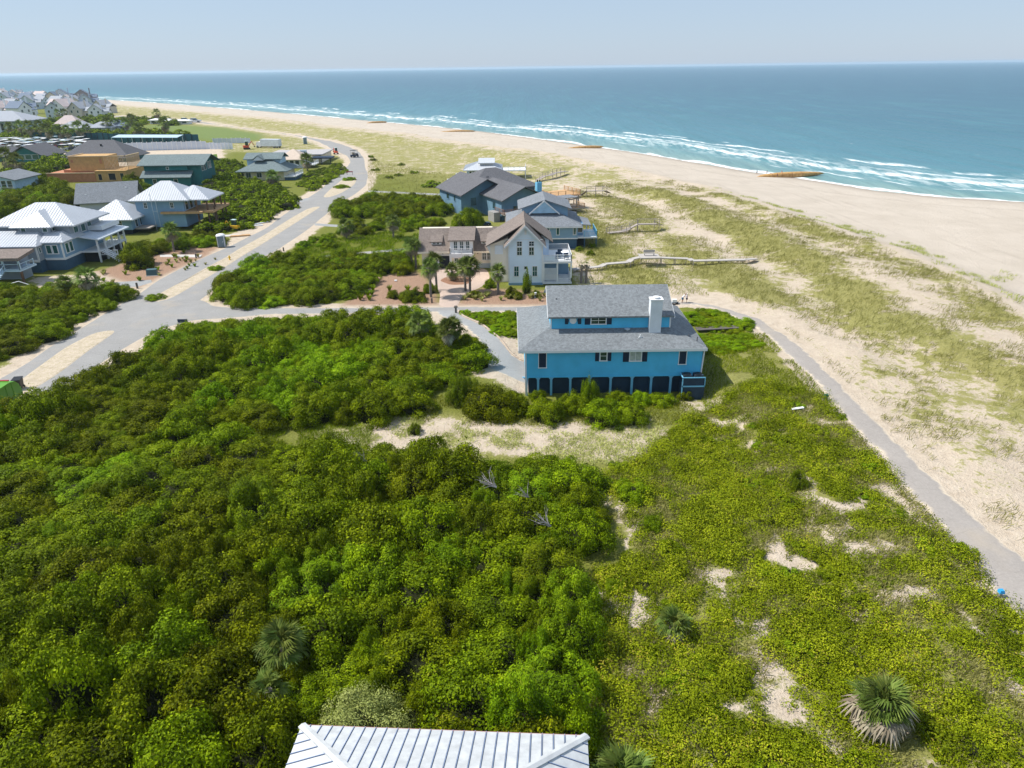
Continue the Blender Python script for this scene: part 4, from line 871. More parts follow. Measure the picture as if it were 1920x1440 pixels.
# ------------------------------------------------------------------ left: house being finished, white metal roof
T = Thing('beach_house', 'blue grey house under completion with white metal hip roofs and unfinished timber deck', 'house', (-75.0, 150.0, 0.0))
wallbox(T, -84, -76.2, 144.0, 152, 0.9, 3.15, M_BLUEGREY); wallbox(T, -83.8, -76.4, 144.2, 151.8, -0.1, 0.9, M_DARK, 'crawl_shade_box')  # lower box is near-black, the shade beneath the house as colour
hip(T, -85.2, -75.2, 143.0, 152.8, 3.1, 6.3, M_METAL, name='low_roof', seams=0.5)
wallbox(T, -76.6, -66.8, 148.0, 156.5, 0.6, 6.1, M_BLUEGREY, 'tall_wall'); hip(T, -77.6, -65.4, 147.2, 157.4, 6.1, 9.3, M_METAL, name='high_roof', seams=0.5); hip(T, -70.5, -61.6, 148.4, 157.0, 6.0, 8.3, M_METAL, name='deck_roof', seams=0.5)
for c0 in (-74.6, -69.2): window(T, 'S', c0, 4.5, 5.5, 148.0, 0.6, 2, 2)
for c0 in (-78.5,): window(T, 'S', c0, 1.5, 2.8, 144.0, 0.75, 1, 2)
for c0 in (146.0, 148.0, 150.2): window(T, 'E', c0, 1.2, 2.7, -76.2, 0.9, 1, 1)
for c0 in (149.4, 151.6, 153.8): window(T, 'E', c0, 3.9, 5.6, -66.8, 1.3, 1, 1)
T.part('deck', MB().box(-71.5, -63.0, 147.2, 148.0, 3.35, 3.75).box(-66.8, -61.0, 148.0, 157.5, 3.35, 3.75), M_WOOD)
for (a, b) in ((-62.4, 149), (-62.4, 153), (-62.4, 156.5), (-64.2, 148.2)): T.part('deck_post', MB().box(a - 0.13, a + 0.13, b - 0.13, b + 0.13, -0.1, 5.9), paint('brown_post', (0.14, 0.08, 0.05)))
for (a, b) in ((-61.4, 150), (-61.4, 156)): T.part('deck_post', MB().box(a - 0.13, a + 0.13, b - 0.13, b + 0.13, -0.1, 4.6), paint('brown_post', (0.14, 0.08, 0.05)))
T.part('scaffold_pole', MB().tube((-72.8, 147.0, 0), (-72.8, 147.0, 7.6), 0.05, n=5).tube((-71.9, 147.0, 0), (-71.9, 147.0, 6.4), 0.05, n=5).tube((-72.8, 147, 4), (-71.9, 147, 4), 0.04, n=5), paint('grey_vent', (0.4, 0.47, 0.52)))
T.part('porch_slab', MB().box(-75.9, -73.0, 144.5, 147.8, 0.9, 1.15), M_DECK)

# ------------------------------------------------------------------ left: plain grey gabled house
T = Thing('beach_house', 'pale house with one broad plain grey gable roof behind the white metal roofs', 'house', (-97.0, 176.0, 0.0), R(16), local=True)
gwall(T, -5.6, 6.0, -4.6, 5.4, -0.3, 2.3, 5.6, M_PALE, 'x'); lr = gable(T, -6.6, 7.0, -5.4, 6.2, 2.0, 5.9, M_SH_MID, 'x'); T.part('roof_vent', MB().box(-4.4, -4.0, -3.0, -2.6, 3.4, 3.75), M_WHITE, lr); T.part('roof_vent', MB().box(4.2, 4.6, -1.6, -1.2, 4.4, 4.75), M_WHITE, lr)
window(T, 'S', 0.5, 0.4, 1.2, -4.6, 0.8, 1, 1)

# ------------------------------------------------------------------ left: teal house
T = Thing('beach_house', 'dark teal house with long grey roof and porch roof', 'house', (-97.0, 214.0, 0.0))
gwall(T, -104.3, -88.2, 210.6, 221, -0.1, 5.9, 7.9, M_TEAL, 'x'); gable(T, -105.6, -86.4, 209.3, 222, 5.75, 8.1, M_SH_GREEN, 'x'); wallbox(T, -99.5, -91.5, 209.8, 210.7, 4.3, 5.9, M_TEAL, 'upper_bay')
wallbox(T, -104.0, -90.8, 208.7, 210.6, -0.1, 2.7, M_TEAL, 'porch_wall'); roof_faces(T, [[(-104.8, 207.9, 2.6), (-90.3, 207.9, 2.6), (-90.3, 210.7, 4.2), (-104.8, 210.7, 4.2)]], M_SH_GREEN, name='porch_roof', t=0.18)
window(T, 'S', -97.2, 4.6, 5.2, 209.8, 0.6, 1, 1)
for c0 in (212.2, 214.0): window(T, 'E', c0, 3.9, 5.4, -88.2, 1.2, 1, 1)
for c0 in (216.5, 218): window(T, 'E', c0, 4.0, 5.8, -88.2, 1.1, 3, 2)
for c0 in (-101, -95): window(T, 'S', c0, 0.8, 2.0, 208.7, 1.0, 1, 1)

# ------------------------------------------------------------------ left: house frame under construction
T = Thing('house_under_construction', 'half built house of orange sheathing and open timber framing', 'house', (-126.0, 226.0, 0.0))
wallbox(T, -138.6, -124, 220.0, 232, -0.1, 2.5, M_OSBR, 'ground_floor'); wallbox(T, -124, -114.8, 220.2, 232, -0.1, 3.0, M_OSB, 'ground_floor'); wallbox(T, -134.5, -125, 222.6, 230, 2.5, 3.3, M_OSBR, 'stub_wall')
wallbox(T, -132.2, -121.8, 222.4, 231, 2.9, 7.0, M_OSB, 'upper_floor'); T.part('top_plate', MB().box(-132.4, -114.8, 222.2, 222.5, 7.0, 7.25).box(-132.4, -132.1, 222.2, 231, 7.0, 7.25).box(-115.1, -114.8, 222.2, 231, 7.0, 7.25).box(-138.8, -124, 219.8, 220.1, 2.5, 2.75), paint('pale_timber', (0.62, 0.45, 0.27)))
T.part('floor_deck', MB().box(-124, -114.6, 220.0, 231, 3.0, 3.2), M_OSB)
for k in range(17): T.part('stud', MB().box(-121.6 + k * 0.42, -121.48 + k * 0.42, 222.3, 222.45, 3.2, 7.0), paint('pale_timber', (0.62, 0.45, 0.27)))
for k in range(14): T.part('stud', MB().box(-115.0, -114.85, 223 + k * 0.58, 223.12 + k * 0.58, 3.2, 7.0), paint('pale_timber', (0.62, 0.45, 0.27)))
T.part('brace', MB().tube((-120, 222.35, 3.3), (-117, 222.35, 6.9), 0.09, n=4).tube((-118.5, 222.35, 3.3), (-120.5, 222.35, 6.4), 0.07, n=4), paint('pale_timber', (0.62, 0.45, 0.27)))
for c0, w_, z1_, m in ((-122.6, 1.0, 2.2, M_DARK), (-119.0, 2.0, 2.4, M_DARK), (-116.0, 1.0, 2.4, M_GLASS)): window(T, 'S', c0, 0.5, z1_, 220.2, w_, 1, 1, trim=paint('pale_timber', (0.62, 0.45, 0.27)), glass=m)
window(T, 'S', -131.2, 5.4, 6.2, 222.4, 0.7, 1, 1, trim=M_OSB, glass=M_OSBR); window(T, 'S', -122.6, 5.0, 6.4, 222.4, 0.8, 1, 1, trim=M_OSB, glass=M_OSBR)

# ------------------------------------------------------------------ further left houses
T = Thing('beach_house', 'house with tall dark pyramid roof behind the half built house', 'house', (-151.0, 279.0, 0.0))
wallbox(T, -163, -140.2, 272, 286, -0.2, 1.7, M_TEAL); lr = hip(T, -165, -138.6, 270.6, 287.6, 1.5, 7.1, M_SH_DARK); T.part('roof_panel', MB().slab([(-147.6, 273.8, 3.55), (-142.6, 273.8, 3.3), (-143.6, 275.6, 3.9), (-147.0, 275.6, 4.1)], 0.2), M_DARK, lr); T.part('roof_vent', MB().box(-151, -150.5, 276, 276.5, 5.2, 5.9), M_DARK, lr)
window(T, 'S', -142.5, 0.3, 1.3, 272, 1.4, 1, 1)
T = Thing('beach_house', 'grey roofed house with teal gable windows at the left edge', 'house', (-180.0, 280.0, 0.0))
gwall(T, -184.5, -172.3, 274.6, 288, -0.2, 2.4, 5.3, M_TEAL, 'y'); gable(T, -185.8, -171.2, 273.6, 289, 2.0, 5.8, M_SH_DARK, 'y'); wallbox(T, -200, -184, 277, 290, -0.2, 2.0, M_TEAL, 'side_wall'); hip(T, -201, -183, 275.8, 291, 1.9, 5.4, M_SH_DARK, name='side_roof')
for c0 in (-180.2, -177.6, -175.0): window(T, 'S', c0, 1.0, 2.6, 274.6, 2.2, 1, 1, glass=M_GGLASS)
T = Thing('beach_house', 'house with glazed teal porch cut by the left edge, above the grey house', 'house', (-136.0, 199.0, 0.0))
gwall(T, -142, -131.6, 194.9, 205, -0.1, 4.4, 5.6, paint('pale_blue_siding', (0.42, 0.58, 0.70)), 'y'); gable(T, -143, -130.8, 194, 206, 4.3, 5.9, M_SH_MID, 'y')
for c0 in (-137.8, -136.2, -134.6, -133.0): window(T, 'S', c0, 2.1, 4.0, 194.9, 1.2, 1, 2, glass=M_GLASS)
T.part('balcony', MB().box(-142, -131.2, 193.6, 194.9, 1.4, 1.65), M_WHITE); railing(T, [(-142, 193.7), (-131.3, 193.7)], 1.65, 0.9, M_WHITE, 'balcony_railing', 0.4)
for a in (-140.5, -137.5, -134.5, -131.5): T.part('stilt', MB().box(a - 0.15, a + 0.15, 193.7, 194.0, -0.1, 1.4), M_WHITE)
T = Thing('beach_house', 'white porch house with outdoor stairs cut by the left edge', 'house', (-79.0, 112.0, 0.0))
M_SKYW = paint('sky_white', (0.50, 0.64, 0.74), 0.6, 0.05)
T.part('deck', MB().box(-86, -75.9, 107.9, 112, 1.95, 2.2), M_SKYW); roof_faces(T, [[(-87, 107.2, 4.25), (-75.3, 107.2, 4.25), (-75.3, 111.5, 4.75), (-87, 111.5, 4.75)]], M_SH_BROWN, name='porch_roof', t=0.45)
wallbox(T, -87, -77.6, 110.8, 113.0, -0.1, 4.3, M_GREYSID)
for a in (-84.0, -81.2, -78.4, -75.95): T.part('porch_post', MB().box(a - 0.12, a + 0.12, 107.9, 108.14, 2.2, 4.2), M_SKYW)
for a in (-81.2, -75.95): T.part('stilt', MB().box(a - 0.14, a + 0.14, 107.9, 108.2, -0.1, 1.95), paint('brown_post', (0.14, 0.08, 0.05)))
railing(T, [(-86, 107.95), (-78.4, 107.95), (-75.95, 107.95), (-75.95, 111.5)], 2.2, 0.9, M_SKYW, 'porch_railing', 0.8, baluster=False, rr=0.06)
stairs(T, -79.5, -78.2, 103.6, 107.8, 0.0, 2.1, M_SKYW, 'y', name='front_stairs'); 
for a in (-79.6, -78.1): T.part('handrail', MB().tube((a, 107.8, 3.1), (a, 103.6, 1.0), 0.06, n=5).tube((a, 103.6, 1.0), (a, 103.6, 0), 0.06, n=5), M_SKYW)
A = Thing('bike_rack', 'white bent tube railing beside the porch house stairs', 'railing', (-74.0, 105.5, 0.0)); A.part('tube_frame', MB().tube((-76.4, 105.5, 0), (-76.2, 105.5, 0.8), 0.06, n=6).tube((-76.2, 105.5, 0.8), (-75.0, 105.5, 1.1), 0.06, n=6).tube((-75, 105.5, 1.1), (-73.4, 105.5, 0.5), 0.06, n=6).tube((-73.4, 105.5, 0.5), (-73.2, 105.5, 0), 0.06, n=6), M_WHITE)

T = Thing('beach_house', 'yellow house with two tiers of green grey roof in the shrubs', 'house', (-73.0, 224.0, 0.0))
wallbox(T, -79, -67, 218.6, 230, -0.1, 2.9, M_YEL); hip(T, -81.0, -65.6, 217.2, 231.5, 2.75, 6.0, M_SH_GREEN, name='lower_roof')
wallbox(T, -79, -69, 223, 229, 3.5, 5.8, paint('pale_blue_siding', (0.42, 0.58, 0.70)), 'upper_wall'); ur = gable(T, -79.8, -68.2, 222.2, 229.8, 5.7, 7.2, M_SH_GREEN, 'x', name='upper_roof'); roof_faces(T, [[(-73.2, 221.0, 5.6), (-73.2, 224.5, 5.6), (-75.0, 225.5, 6.9), (-75.0, 221.0, 6.9)], [(-76.8, 224.5, 5.6), (-76.8, 221.0, 5.6), (-75.0, 221.0, 6.9), (-75.0, 225.5, 6.9)]], M_SH_GREEN, ur, 0.12, 'gablet')
T.part('gablet_wall', MB().prism([(-76.6, 221.2, 5.4), (-73.4, 221.2, 5.4), (-75, 221.2, 6.7)], [(-76.6, 221.6, 5.4), (-73.4, 221.6, 5.4), (-75, 221.6, 6.7)]), M_WHITE, ur)
for c0 in (-77.6, -74.4, -71.0): window(T, 'S', c0, 0.9, 2.2, 218.6, 1.4, 2, 1)
T.part('deck', MB().box(-67, -63.5, 218, 227, 0.9, 1.15), M_WHITE); railing(T, [(-66.8, 218.1), (-63.6, 218.1), (-63.6, 226.9)], 1.15, 1.0, M_WHITE, 'deck_railing', 0.3); wallbox(T, -66.8, -63.7, 218.4, 226.8, -0.1, 0.9, M_SKIRT, 'deck_skirt')
T = Thing('beach_house', 'cream house with pale tan pyramid roof behind the yellow house', 'house', (-72.5, 250.0, 0.0))
wallbox(T, -76.4, -68.6, 246.4, 254, -0.1, 3.0, M_WHITE); hip(T, -77.4, -67.6, 245.4, 255, 2.85, 5.8, M_TAN)
for c0 in (-74.2, -72.4, -70.6): window(T, 'S', c0, 0.9, 2.4, 246.4, 1.2, 1, 1)
T.part('deck', MB().box(-68.6, -64.8, 245.5, 252, 0.9, 1.15), M_WHITE); railing(T, [(-68.5, 245.6), (-64.9, 245.6), (-64.9, 252)], 1.15, 1.0, M_WHITE, 'deck_railing', 0.3)
T = Thing('low_building', 'low building with flat grey membrane roof near the bend', 'building', (-76.0, 268.0, 0.0))
wallbox(T, -84.5, -66, 260, 276, -0.1, 2.7, M_CREAM); T.part('roof', MB().slab([(-85.2, 275.5, 3.0), (-85.2, 259.4, 3.0), (-65.2, 259.4, 3.0), (-65.2, 276.8, 3.0)], 0.3), M_FLAT); wallbox(T, -73.6, -71.6, 262, 263.5, 3.0, 4.1, paint('grey_vent', (0.4, 0.47, 0.52)), 'roof_unit'); T.part('porch_roof', MB().box(-68, -61, 254.5, 259.5, 2.0, 2.4), M_NAVY)
for a in (-67.6, -64.5, -61.4): T.part('porch_post', MB().box(a - 0.1, a + 0.1, 254.6, 254.8, -0.1, 2.0), M_NAVY)
for c0 in (-80, -77): window(T, 'S', c0, 0.9, 2.2, 260, 1.2, 1, 1)

# ------------------------------------------------------------------ metal roof at the bottom edge: every sheet and seam apart
T = Thing('metal_roofed_house', 'pale standing seam metal hip roof at the bottom edge', 'house', (-3.0, 20.0, 0.0))
RZ = 6.6
A_ = at(566, 1360, RZ); B_ = at(1101, 1380, RZ); u_ = (B_ - A_) / np.linalg.norm(B_ - A_); v_ = np.array([u_[1], -u_[0], 0]); L_ = np.linalg.norm(B_ - A_); Dp = 9.0
c0_ = A_ + v_ * Dp; c1_ = B_ + v_ * Dp; pit = 0.42
r0 = A_ + u_ * Dp / 2 + v_ * Dp / 2 + np.array([0, 0, pit * Dp / 2]); r1 = B_ - u_ * Dp / 2 + v_ * Dp / 2 + np.array([0, 0, pit * Dp / 2])
faces_ = [[B_, A_, r0, r1], [A_, c0_, r0], [c1_, B_, r1], [c0_, c1_, r1, r0]]
M_MR = paint('seamed_roof_sheet', (0.50, 0.515, 0.52), 0.5, 0.15, 2.2, spec=0.3); M_SEAM_SHADE = paint('seam_shade_blue', (0.22, 0.28, 0.42), 0.5, 0.1)  # blue seam colour carries the thin shadow lines along the seams
wq = [A_ + u_ * 0.6 + v_ * 0.6, B_ - u_ * 0.6 + v_ * 0.6, c1_ - u_ * 0.6 - v_ * 0.6, c0_ + u_ * 0.6 - v_ * 0.6]
T.part('wall', MB().prism([(p[0], p[1], -0.2) for p in wq], [(p[0], p[1], RZ - 0.05) for p in wq]), M_PALE)
mb = MB()
for f in faces_: mb.slab([tuple(p - np.array([0, 0, 0.05])) for p in f], 0.16)
rf = T.part('roof', mb, M_MR)
step = 0.43
for f in faces_:
    P_ = [Vector(q) for q in f]; uu = (P_[1] - P_[0]).normalized(); ss = [(q - P_[0]).dot(uu) for q in P_]; s0 = 0.0; Lf = max(ss)
    while s0 < Lf - 0.02:
        s1 = min(s0 + step, Lf - 0.005); a = clip_col(f, max(s0 + 0.03, 0.02)); b = clip_col(f, s1 - 0.03)
        if a and b:
            n = a[2] if a[2].z > 0 else -a[2]; e = n * 0.004
            T.part('roof_sheet', MB().prism([a[0] - e, b[0] - e, b[1] - e, a[1] - e], [a[0] + n * 0.02, b[0] + n * 0.02, b[1] + n * 0.02, a[1] + n * 0.02]), M_MR, rf)
        c = clip_col(f, s1)
        if c and (c[1] - c[0]).length > 0.15:
            n = c[2] if c[2].z > 0 else -c[2]; d = c[3] * 0.012
            T.part('seam', MB().prism([c[0] - d, c[0] + d, c[0] + d + n * 0.055, c[0] - d + n * 0.055], [c[1] - d, c[1] + d, c[1] + d + n * 0.055, c[1] - d + n * 0.055]), M_SEAM_SHADE, rf)
        s0 += step
for a, b in ((A_, r0), (B_, r1), (r0, r1), (c0_, r0), (c1_, r1)):
    a = Vector(a); b = Vector(b); d = (b - a).normalized(); sdir = d.cross(Vector((0, 0, 1))).normalized() * 0.15; up = Vector((0, 0, 0.075)); dn = Vector((0, 0, -0.05))
    T.part('ridge_cap', MB().prism([a - sdir + dn, a + sdir + dn, a + sdir + up * 0.6, a + up * 1.3, a - sdir + up * 0.6], [b - sdir + dn, b + sdir + dn, b + sdir + up * 0.6, b + up * 1.3, b - sdir + up * 0.6]), M_MR, rf)
T.part('gutter', MB().tube(tuple(A_ - v_ * 0.05 - np.array([0, 0, 0.1])), tuple(B_ - v_ * 0.05 - np.array([0, 0, 0.1])), 0.06, n=6), paint('copper_gutter', (0.35, 0.17, 0.13)), rf)
q0 = at(1118, 1432, RZ - 0.6)
lo = [B_ + v_ * 1.3 - u_ * 0.5 + np.array([0, 0, -0.35]), B_ + v_ * 1.3 + u_ * 0.85 + np.array([0, 0, -0.35]), B_ + v_ * 6 + u_ * 0.85 + np.array([0, 0, -0.35]), B_ + v_ * 6 - u_ * 0.5 + np.array([0, 0, -0.35])]
T.part('side_roof', MB().slab([tuple(p) for p in lo], 0.15), M_MR)

# ================================================================== plants
def leaf_mat(name, dark, mid_, light, tint=(0.16, 0.13, 0.02), trans=0.12, rough=0.55):
    t = NT(name); at_ = t.attr('rnd'); oi = t.n('ObjectInfo'); big = t.noise(0.45, 2)
    f = t.math('ADD', t.math('MULTIPLY', at_, 0.55), t.math('MULTIPLY', big, 0.45))
    c = t.ramp(f, [(0.15, dark), (0.5, mid_), (0.85, light)])
    hv = t.n('HueSaturation'); t.l(c, hv.inputs['Color'])
    t.l(t.math('ADD', 0.496, t.math('MULTIPLY', oi.outputs['Random'], 0.034)), hv.inputs['Hue']); t.l(t.math('ADD', 0.72, t.math('MULTIPLY', oi.outputs['Random'], 0.56)), hv.inputs['Value'])
    c = t.mix(t.math('MULTIPLY', t.sm(at_, 0.90, 0.96), 0.6), hv.outputs[0], tint)
    p = t.bsdf(c, rough, spec=0.05); tr = t.n('BsdfTranslucent'); t.l(c, tr.inputs[0])
    mx = t.n('MixShader'); mx.inputs[0].default_value = trans; t.l(p.outputs[0], mx.inputs[1]); t.l(tr.outputs[0], mx.inputs[2]); return t.done(mx)
M_L1 = leaf_mat('myrtle_leaves', (0.028, 0.040, 0.0008), (0.122, 0.152, 0.0015), (0.38, 0.42, 0.004))
M_L2 = leaf_mat('bright_leaves', (0.048, 0.074, 0.001), (0.168, 0.232, 0.002), (0.41, 0.48, 0.008))
M_L3 = leaf_mat('cedar_sprays', (0.030, 0.047, 0.001), (0.122, 0.170, 0.002), (0.34, 0.41, 0.006))
M_L4 = leaf_mat('silver_leaves', (0.14, 0.145, 0.03), (0.30, 0.30, 0.08), (0.48, 0.47, 0.17))
M_L5 = leaf_mat('dune_ground_cover', (0.050, 0.066, 0.001), (0.208, 0.242, 0.004), (0.47, 0.48, 0.02), (0.33, 0.19, 0.05))
M_L6 = leaf_mat('dry_grass', (0.19, 0.19, 0.045), (0.37, 0.355, 0.105), (0.57, 0.53, 0.21), trans=0.3)
M_CORE_SHADE = paint('core_shade', (0.012, 0.015, 0.001), 0.95, 0.4, 3.0)  # near-black core colour paints the shade in gaps between leaf clumps

def leaves_np(c, n, size, rng, aspect=0.55, jit=0.7, along=None):
    """diamond leaves at c facing roughly n; returns vertices and per-vertex random"""
    m = len(c); n = n + jit * rng.normal(size=(m, 3)); n /= np.linalg.norm(n, axis=1, keepdims=True) + 1e-9
    a = rng.normal(size=(m, 3)) if along is None else along + 0.45 * rng.normal(size=(m, 3))
    a -= n * np.sum(a * n, 1, keepdims=True); a /= np.linalg.norm(a, axis=1, keepdims=True) + 1e-9
    b = np.cross(n, a); s = (size * (0.65 + 0.7 * rng.random(m)))[:, None]
    v = np.stack([c - a * s * 0.5, c + b * s * 0.5 * aspect, c + a * s * 0.5, c - b * s * 0.5 * aspect], 1)
    return v.reshape(-1, 3), np.repeat(rng.random(m), 4)
def finish_leaves(name, v, rnd, mats, core=None):
    q = np.arange(len(v)).reshape(-1, 4)
    nl = len(q)
    if core is not None:
        cv, cq = core; q = np.vstack([q, cq + len(v)]); rnd = np.concatenate([rnd, np.zeros(len(cv))]); v = np.vstack([v, cv])
    me = mesh_np(name, v, quads=q); fattr(me, 'rnd', rnd)
    for m in mats: me.materials.append(m)
    if core is not None:
        mi = np.zeros(len(me.polygons), np.int32); mi[nl:] = 1; me.polygons.foreach_set('material_index', mi)
    return me
def dome(rx, ry, h, nu=14, nv=6, rng=None):
    v = []; 
    for j in range(nv + 1):
        e = (j / nv) * math.pi / 2
        for k in range(nu):
            a = k * 2 * math.pi / nu; w = 1 + (0.12 * rng.normal() if rng is not None else 0)
            v.append((rx * math.cos(a) * math.cos(e) * w, ry * math.sin(a) * math.cos(e) * w, h * math.sin(e) * w))
    q = [(j * nu + k, j * nu + (k + 1) % nu, (j + 1) * nu + (k + 1) % nu, (j + 1) * nu + k) for j in range(nv) for k in range(nu)]
    return np.array(v), np.array(q)
def shrub_mesh(name, seed, h, nb, lpb, leaf, mat, style='round', aspect=0.55):
    """crown of radius 1 m (scaled on use): many leaf clumps over a core coloured as dark as shade"""
    rng = np.random.default_rng(seed); V = []; Rn = []
    for i in range(nb):
        a = rng.random() * 2 * math.pi; e = math.asin(rng.random() ** 0.75 * 0.98); u = 0.56 + 0.36 * rng.random()
        c = np.array([math.cos(a) * math.cos(e) * u, math.sin(a) * math.cos(e) * u, max(0.06, math.sin(e) * u) * h])
        rb = 0.15 + 0.17 * rng.random(); m = int(lpb * (rb / 0.26) ** 2 * (0.7 + 0.6 * rng.random()))
        d = rng.normal(size=(m, 3)) + 0.9 * (c / np.array([1, 1, h]))[None, :] + np.array([0, 0, 0.35]); d /= np.linalg.norm(d, axis=1, keepdims=True)
        st = np.array([1, 1, 0.85]) if style == 'round' else np.array([0.75, 0.75, 1.5])
        p = c + d * rb * (0.72 + 0.36 * rng.random((m, 1)) + 0.45 * (rng.random((m, 1)) > 0.95)) * st
        al = None if style == 'round' else d + np.array([0, 0, 0.6])
        k = p[:, 2] > 0.0
        v, r = leaves_np(p[k], d[k], leaf, rng, aspect, 0.34, None if al is None else al[k]); V.append(v); Rn.append(np.clip(r * 0.6 + 0.38 * rng.random(), 0, 0.985))
    return finish_leaves(name, np.vstack(V), np.concatenate(Rn), [mat, M_CORE_SHADE], dome(0.62, 0.62, 0.58 * h, 12, 5, rng))
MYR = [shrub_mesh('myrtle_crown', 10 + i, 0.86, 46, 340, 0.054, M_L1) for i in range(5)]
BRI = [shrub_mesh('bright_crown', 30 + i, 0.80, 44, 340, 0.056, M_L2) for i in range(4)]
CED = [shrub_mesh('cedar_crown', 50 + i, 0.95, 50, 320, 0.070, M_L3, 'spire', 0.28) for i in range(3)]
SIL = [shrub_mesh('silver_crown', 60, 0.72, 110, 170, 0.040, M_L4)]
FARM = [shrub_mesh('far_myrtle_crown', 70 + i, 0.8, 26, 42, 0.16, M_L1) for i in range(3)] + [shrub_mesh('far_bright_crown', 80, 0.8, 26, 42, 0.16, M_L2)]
rs = random.Random(4); FAR_SCRUB = []
def shrub(mesh, x, y, r, h=None, name='shrub', label='', cat='shrub', group=None, dz=-0.08):
    o = bpy.data.objects.new(name, mesh); COL.objects.link(o); o.location = (x, y, hz(x, y) + dz); o.rotation_euler = (0, 0, rs.random() * 6.28)
    k = (0.85 + 0.4 * rs.random()) if h is None else h / r
    o.scale = (r * (0.9 + 0.2 * rs.random()), r * (0.9 + 0.2 * rs.random()), r * k); tag(o, label, cat, group); return o
def scatter(poly, r0, r1, seed, overlap=0.62, tries=6000, z=0.0, excl=None):
    """centres inside a polygon, spaced by their radius"""
    rg = np.random.default_rng(seed); w = np.array(px(poly, z)); lo = w.min(0); hi = w.max(0); out = []
    c = lo + (hi - lo) * rg.random((tries, 2)); c = c[poly_in([tuple(p) for p in w], c[:, 0], c[:, 1])]
    rr = r0 + (r1 - r0) * rg.random(len(c)) ** 1.4
    o = np.argsort(-rr[: len(rr)] + 0.5 * rg.random(len(rr)) * (r1 - r0))
    X = np.zeros((0, 3))
    for i in o:
        if len(X):
            d = np.hypot(X[:, 0] - c[i, 0], X[:, 1] - c[i, 1])
            if (d < overlap * (X[:, 2] + rr[i])).any(): continue
        if excl is not None and excl(c[i, 0], c[i, 1], rr[i]): continue
        X = np.vstack([X, [c[i, 0], c[i, 1], rr[i]]])
    return X
def plant(X, meshes, label, group, hk=(0.75, 1.25), name='shrub', cat='shrub', hfun=None):
    for x, y, r in X:
        m = meshes[rs.randrange(len(meshes))]; h = r * (hk[0] + (hk[1] - hk[0]) * rs.random())
        if hfun: h = hfun(x, y, r, h)
        shrub(m, x, y, r, h, name, label, cat, group)
FORE = [(-260, 920), (0, 884), (250, 864), (420, 838), (520, 850), (640, 866), (760, 890), (900, 893), (1080, 897), (1092, 950), (1135, 1010), (1110, 1050), (1020, 1085), (1070, 1150), (1105, 1200), (1070, 1260), (1050, 1330), (1075, 1400), (1060, 1520), (-420, 1520), (-420, 1000)]
MIDT = [(130, 748), (230, 690), (330, 642), (420, 622), (560, 612), (700, 612), (790, 620), (880, 655), (888, 690), (830, 715), (790, 745), (770, 780), (640, 790), (430, 802), (330, 830), (200, 852), (0, 866), (-240, 880), (-240, 850), (0, 800), (90, 772)]
SPECIAL = [(*at(672, 1334, 1.6)[:2], 2.5), (*at(543, 1262)[:2], 0.5), (*at(508, 1330)[:2], 0.35), (*at(1090, 1020)[:2], 1.5), (*at(1070, 1215)[:2], 1.5)]
def near_special(x, y, r): return any(math.hypot(x - a, y - b) < q + 0.45 * r for a, b, q in SPECIAL)
Xf = scatter(FORE, 1.0, 3.1, 1, 0.52, 9000, excl=near_special); Xm = scatter(MIDT, 1.2, 2.8, 2, 0.48, 7000)
def canopy(x, y): return 0.95 + 3.0 * fbm(np.asarray(x) * 0.085, np.asarray(y) * 0.085, 201, 3)
lowfun = lambda x, y, r, h: float(canopy(np.array([x]), np.array([y]))[0]) * (0.62 + 0.68 * rs.random()) * min(1.2, 0.45 + 0.28 * r)
k1 = rs.random
sel = np.array([vnoise(np.array([x * 0.16]), np.array([y * 0.16]), 55)[0] for x, y, r in Xf])
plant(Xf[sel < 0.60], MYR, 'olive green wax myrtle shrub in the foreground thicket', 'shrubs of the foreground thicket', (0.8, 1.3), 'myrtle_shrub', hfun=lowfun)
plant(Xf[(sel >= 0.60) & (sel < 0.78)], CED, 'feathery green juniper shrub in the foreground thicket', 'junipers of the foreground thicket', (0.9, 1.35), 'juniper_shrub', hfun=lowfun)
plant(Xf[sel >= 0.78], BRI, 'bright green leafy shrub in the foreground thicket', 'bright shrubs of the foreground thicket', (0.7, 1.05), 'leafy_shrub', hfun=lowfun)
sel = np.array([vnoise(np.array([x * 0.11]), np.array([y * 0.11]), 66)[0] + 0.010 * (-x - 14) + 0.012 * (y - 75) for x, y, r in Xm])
plant(Xm[sel < 0.58], MYR, 'olive green wax myrtle shrub between the side road and the sandy clearing', 'shrubs of the middle thicket', (0.75, 1.2), 'green_shrub', hfun=lowfun)  # same myrtle crowns as the foreground thicket, not a separate species
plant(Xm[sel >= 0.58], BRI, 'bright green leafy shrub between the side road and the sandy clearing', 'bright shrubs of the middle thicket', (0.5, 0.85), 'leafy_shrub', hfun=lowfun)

def one(pxx, pyy, r, h, mesh, label, name='shrub', group=None):
    p = atg(pxx, pyy); return shrub(mesh, p[0], p[1], r, h, name, label, 'shrub', group)
p_ = at(672, 1336, 1.6); shrub(SIL[0], p_[0], p_[1], 2.5, 2.9, 'silver_shrub', 'large rounded silvery green shrub behind the bottom metal roof', 'shrub')
one(1185, 932, 1.75, 1.5, BRI[0], 'rounded bright green shrub at the right end of the thicket, largest of its row', 'leafy_shrub')
one(1222, 990, 0.95, 1.1, MYR[1], 'small round shrub just below the largest one beside the thicket', 'myrtle_shrub'); one(1255, 1035, 1.05, 0.95, MYR[2], 'small round dark shrub with sand on its right, below the thicket end', 'myrtle_shrub')
one(1497, 912, 0.85, 1.15, CED[1], 'single dark round shrub in the middle of the ground cover', 'juniper_shrub'); one(1090, 1020, 2.3, 2.9, MYR[3], 'large olive shrub jutting out of the thicket below the dead branches', 'myrtle_shrub')
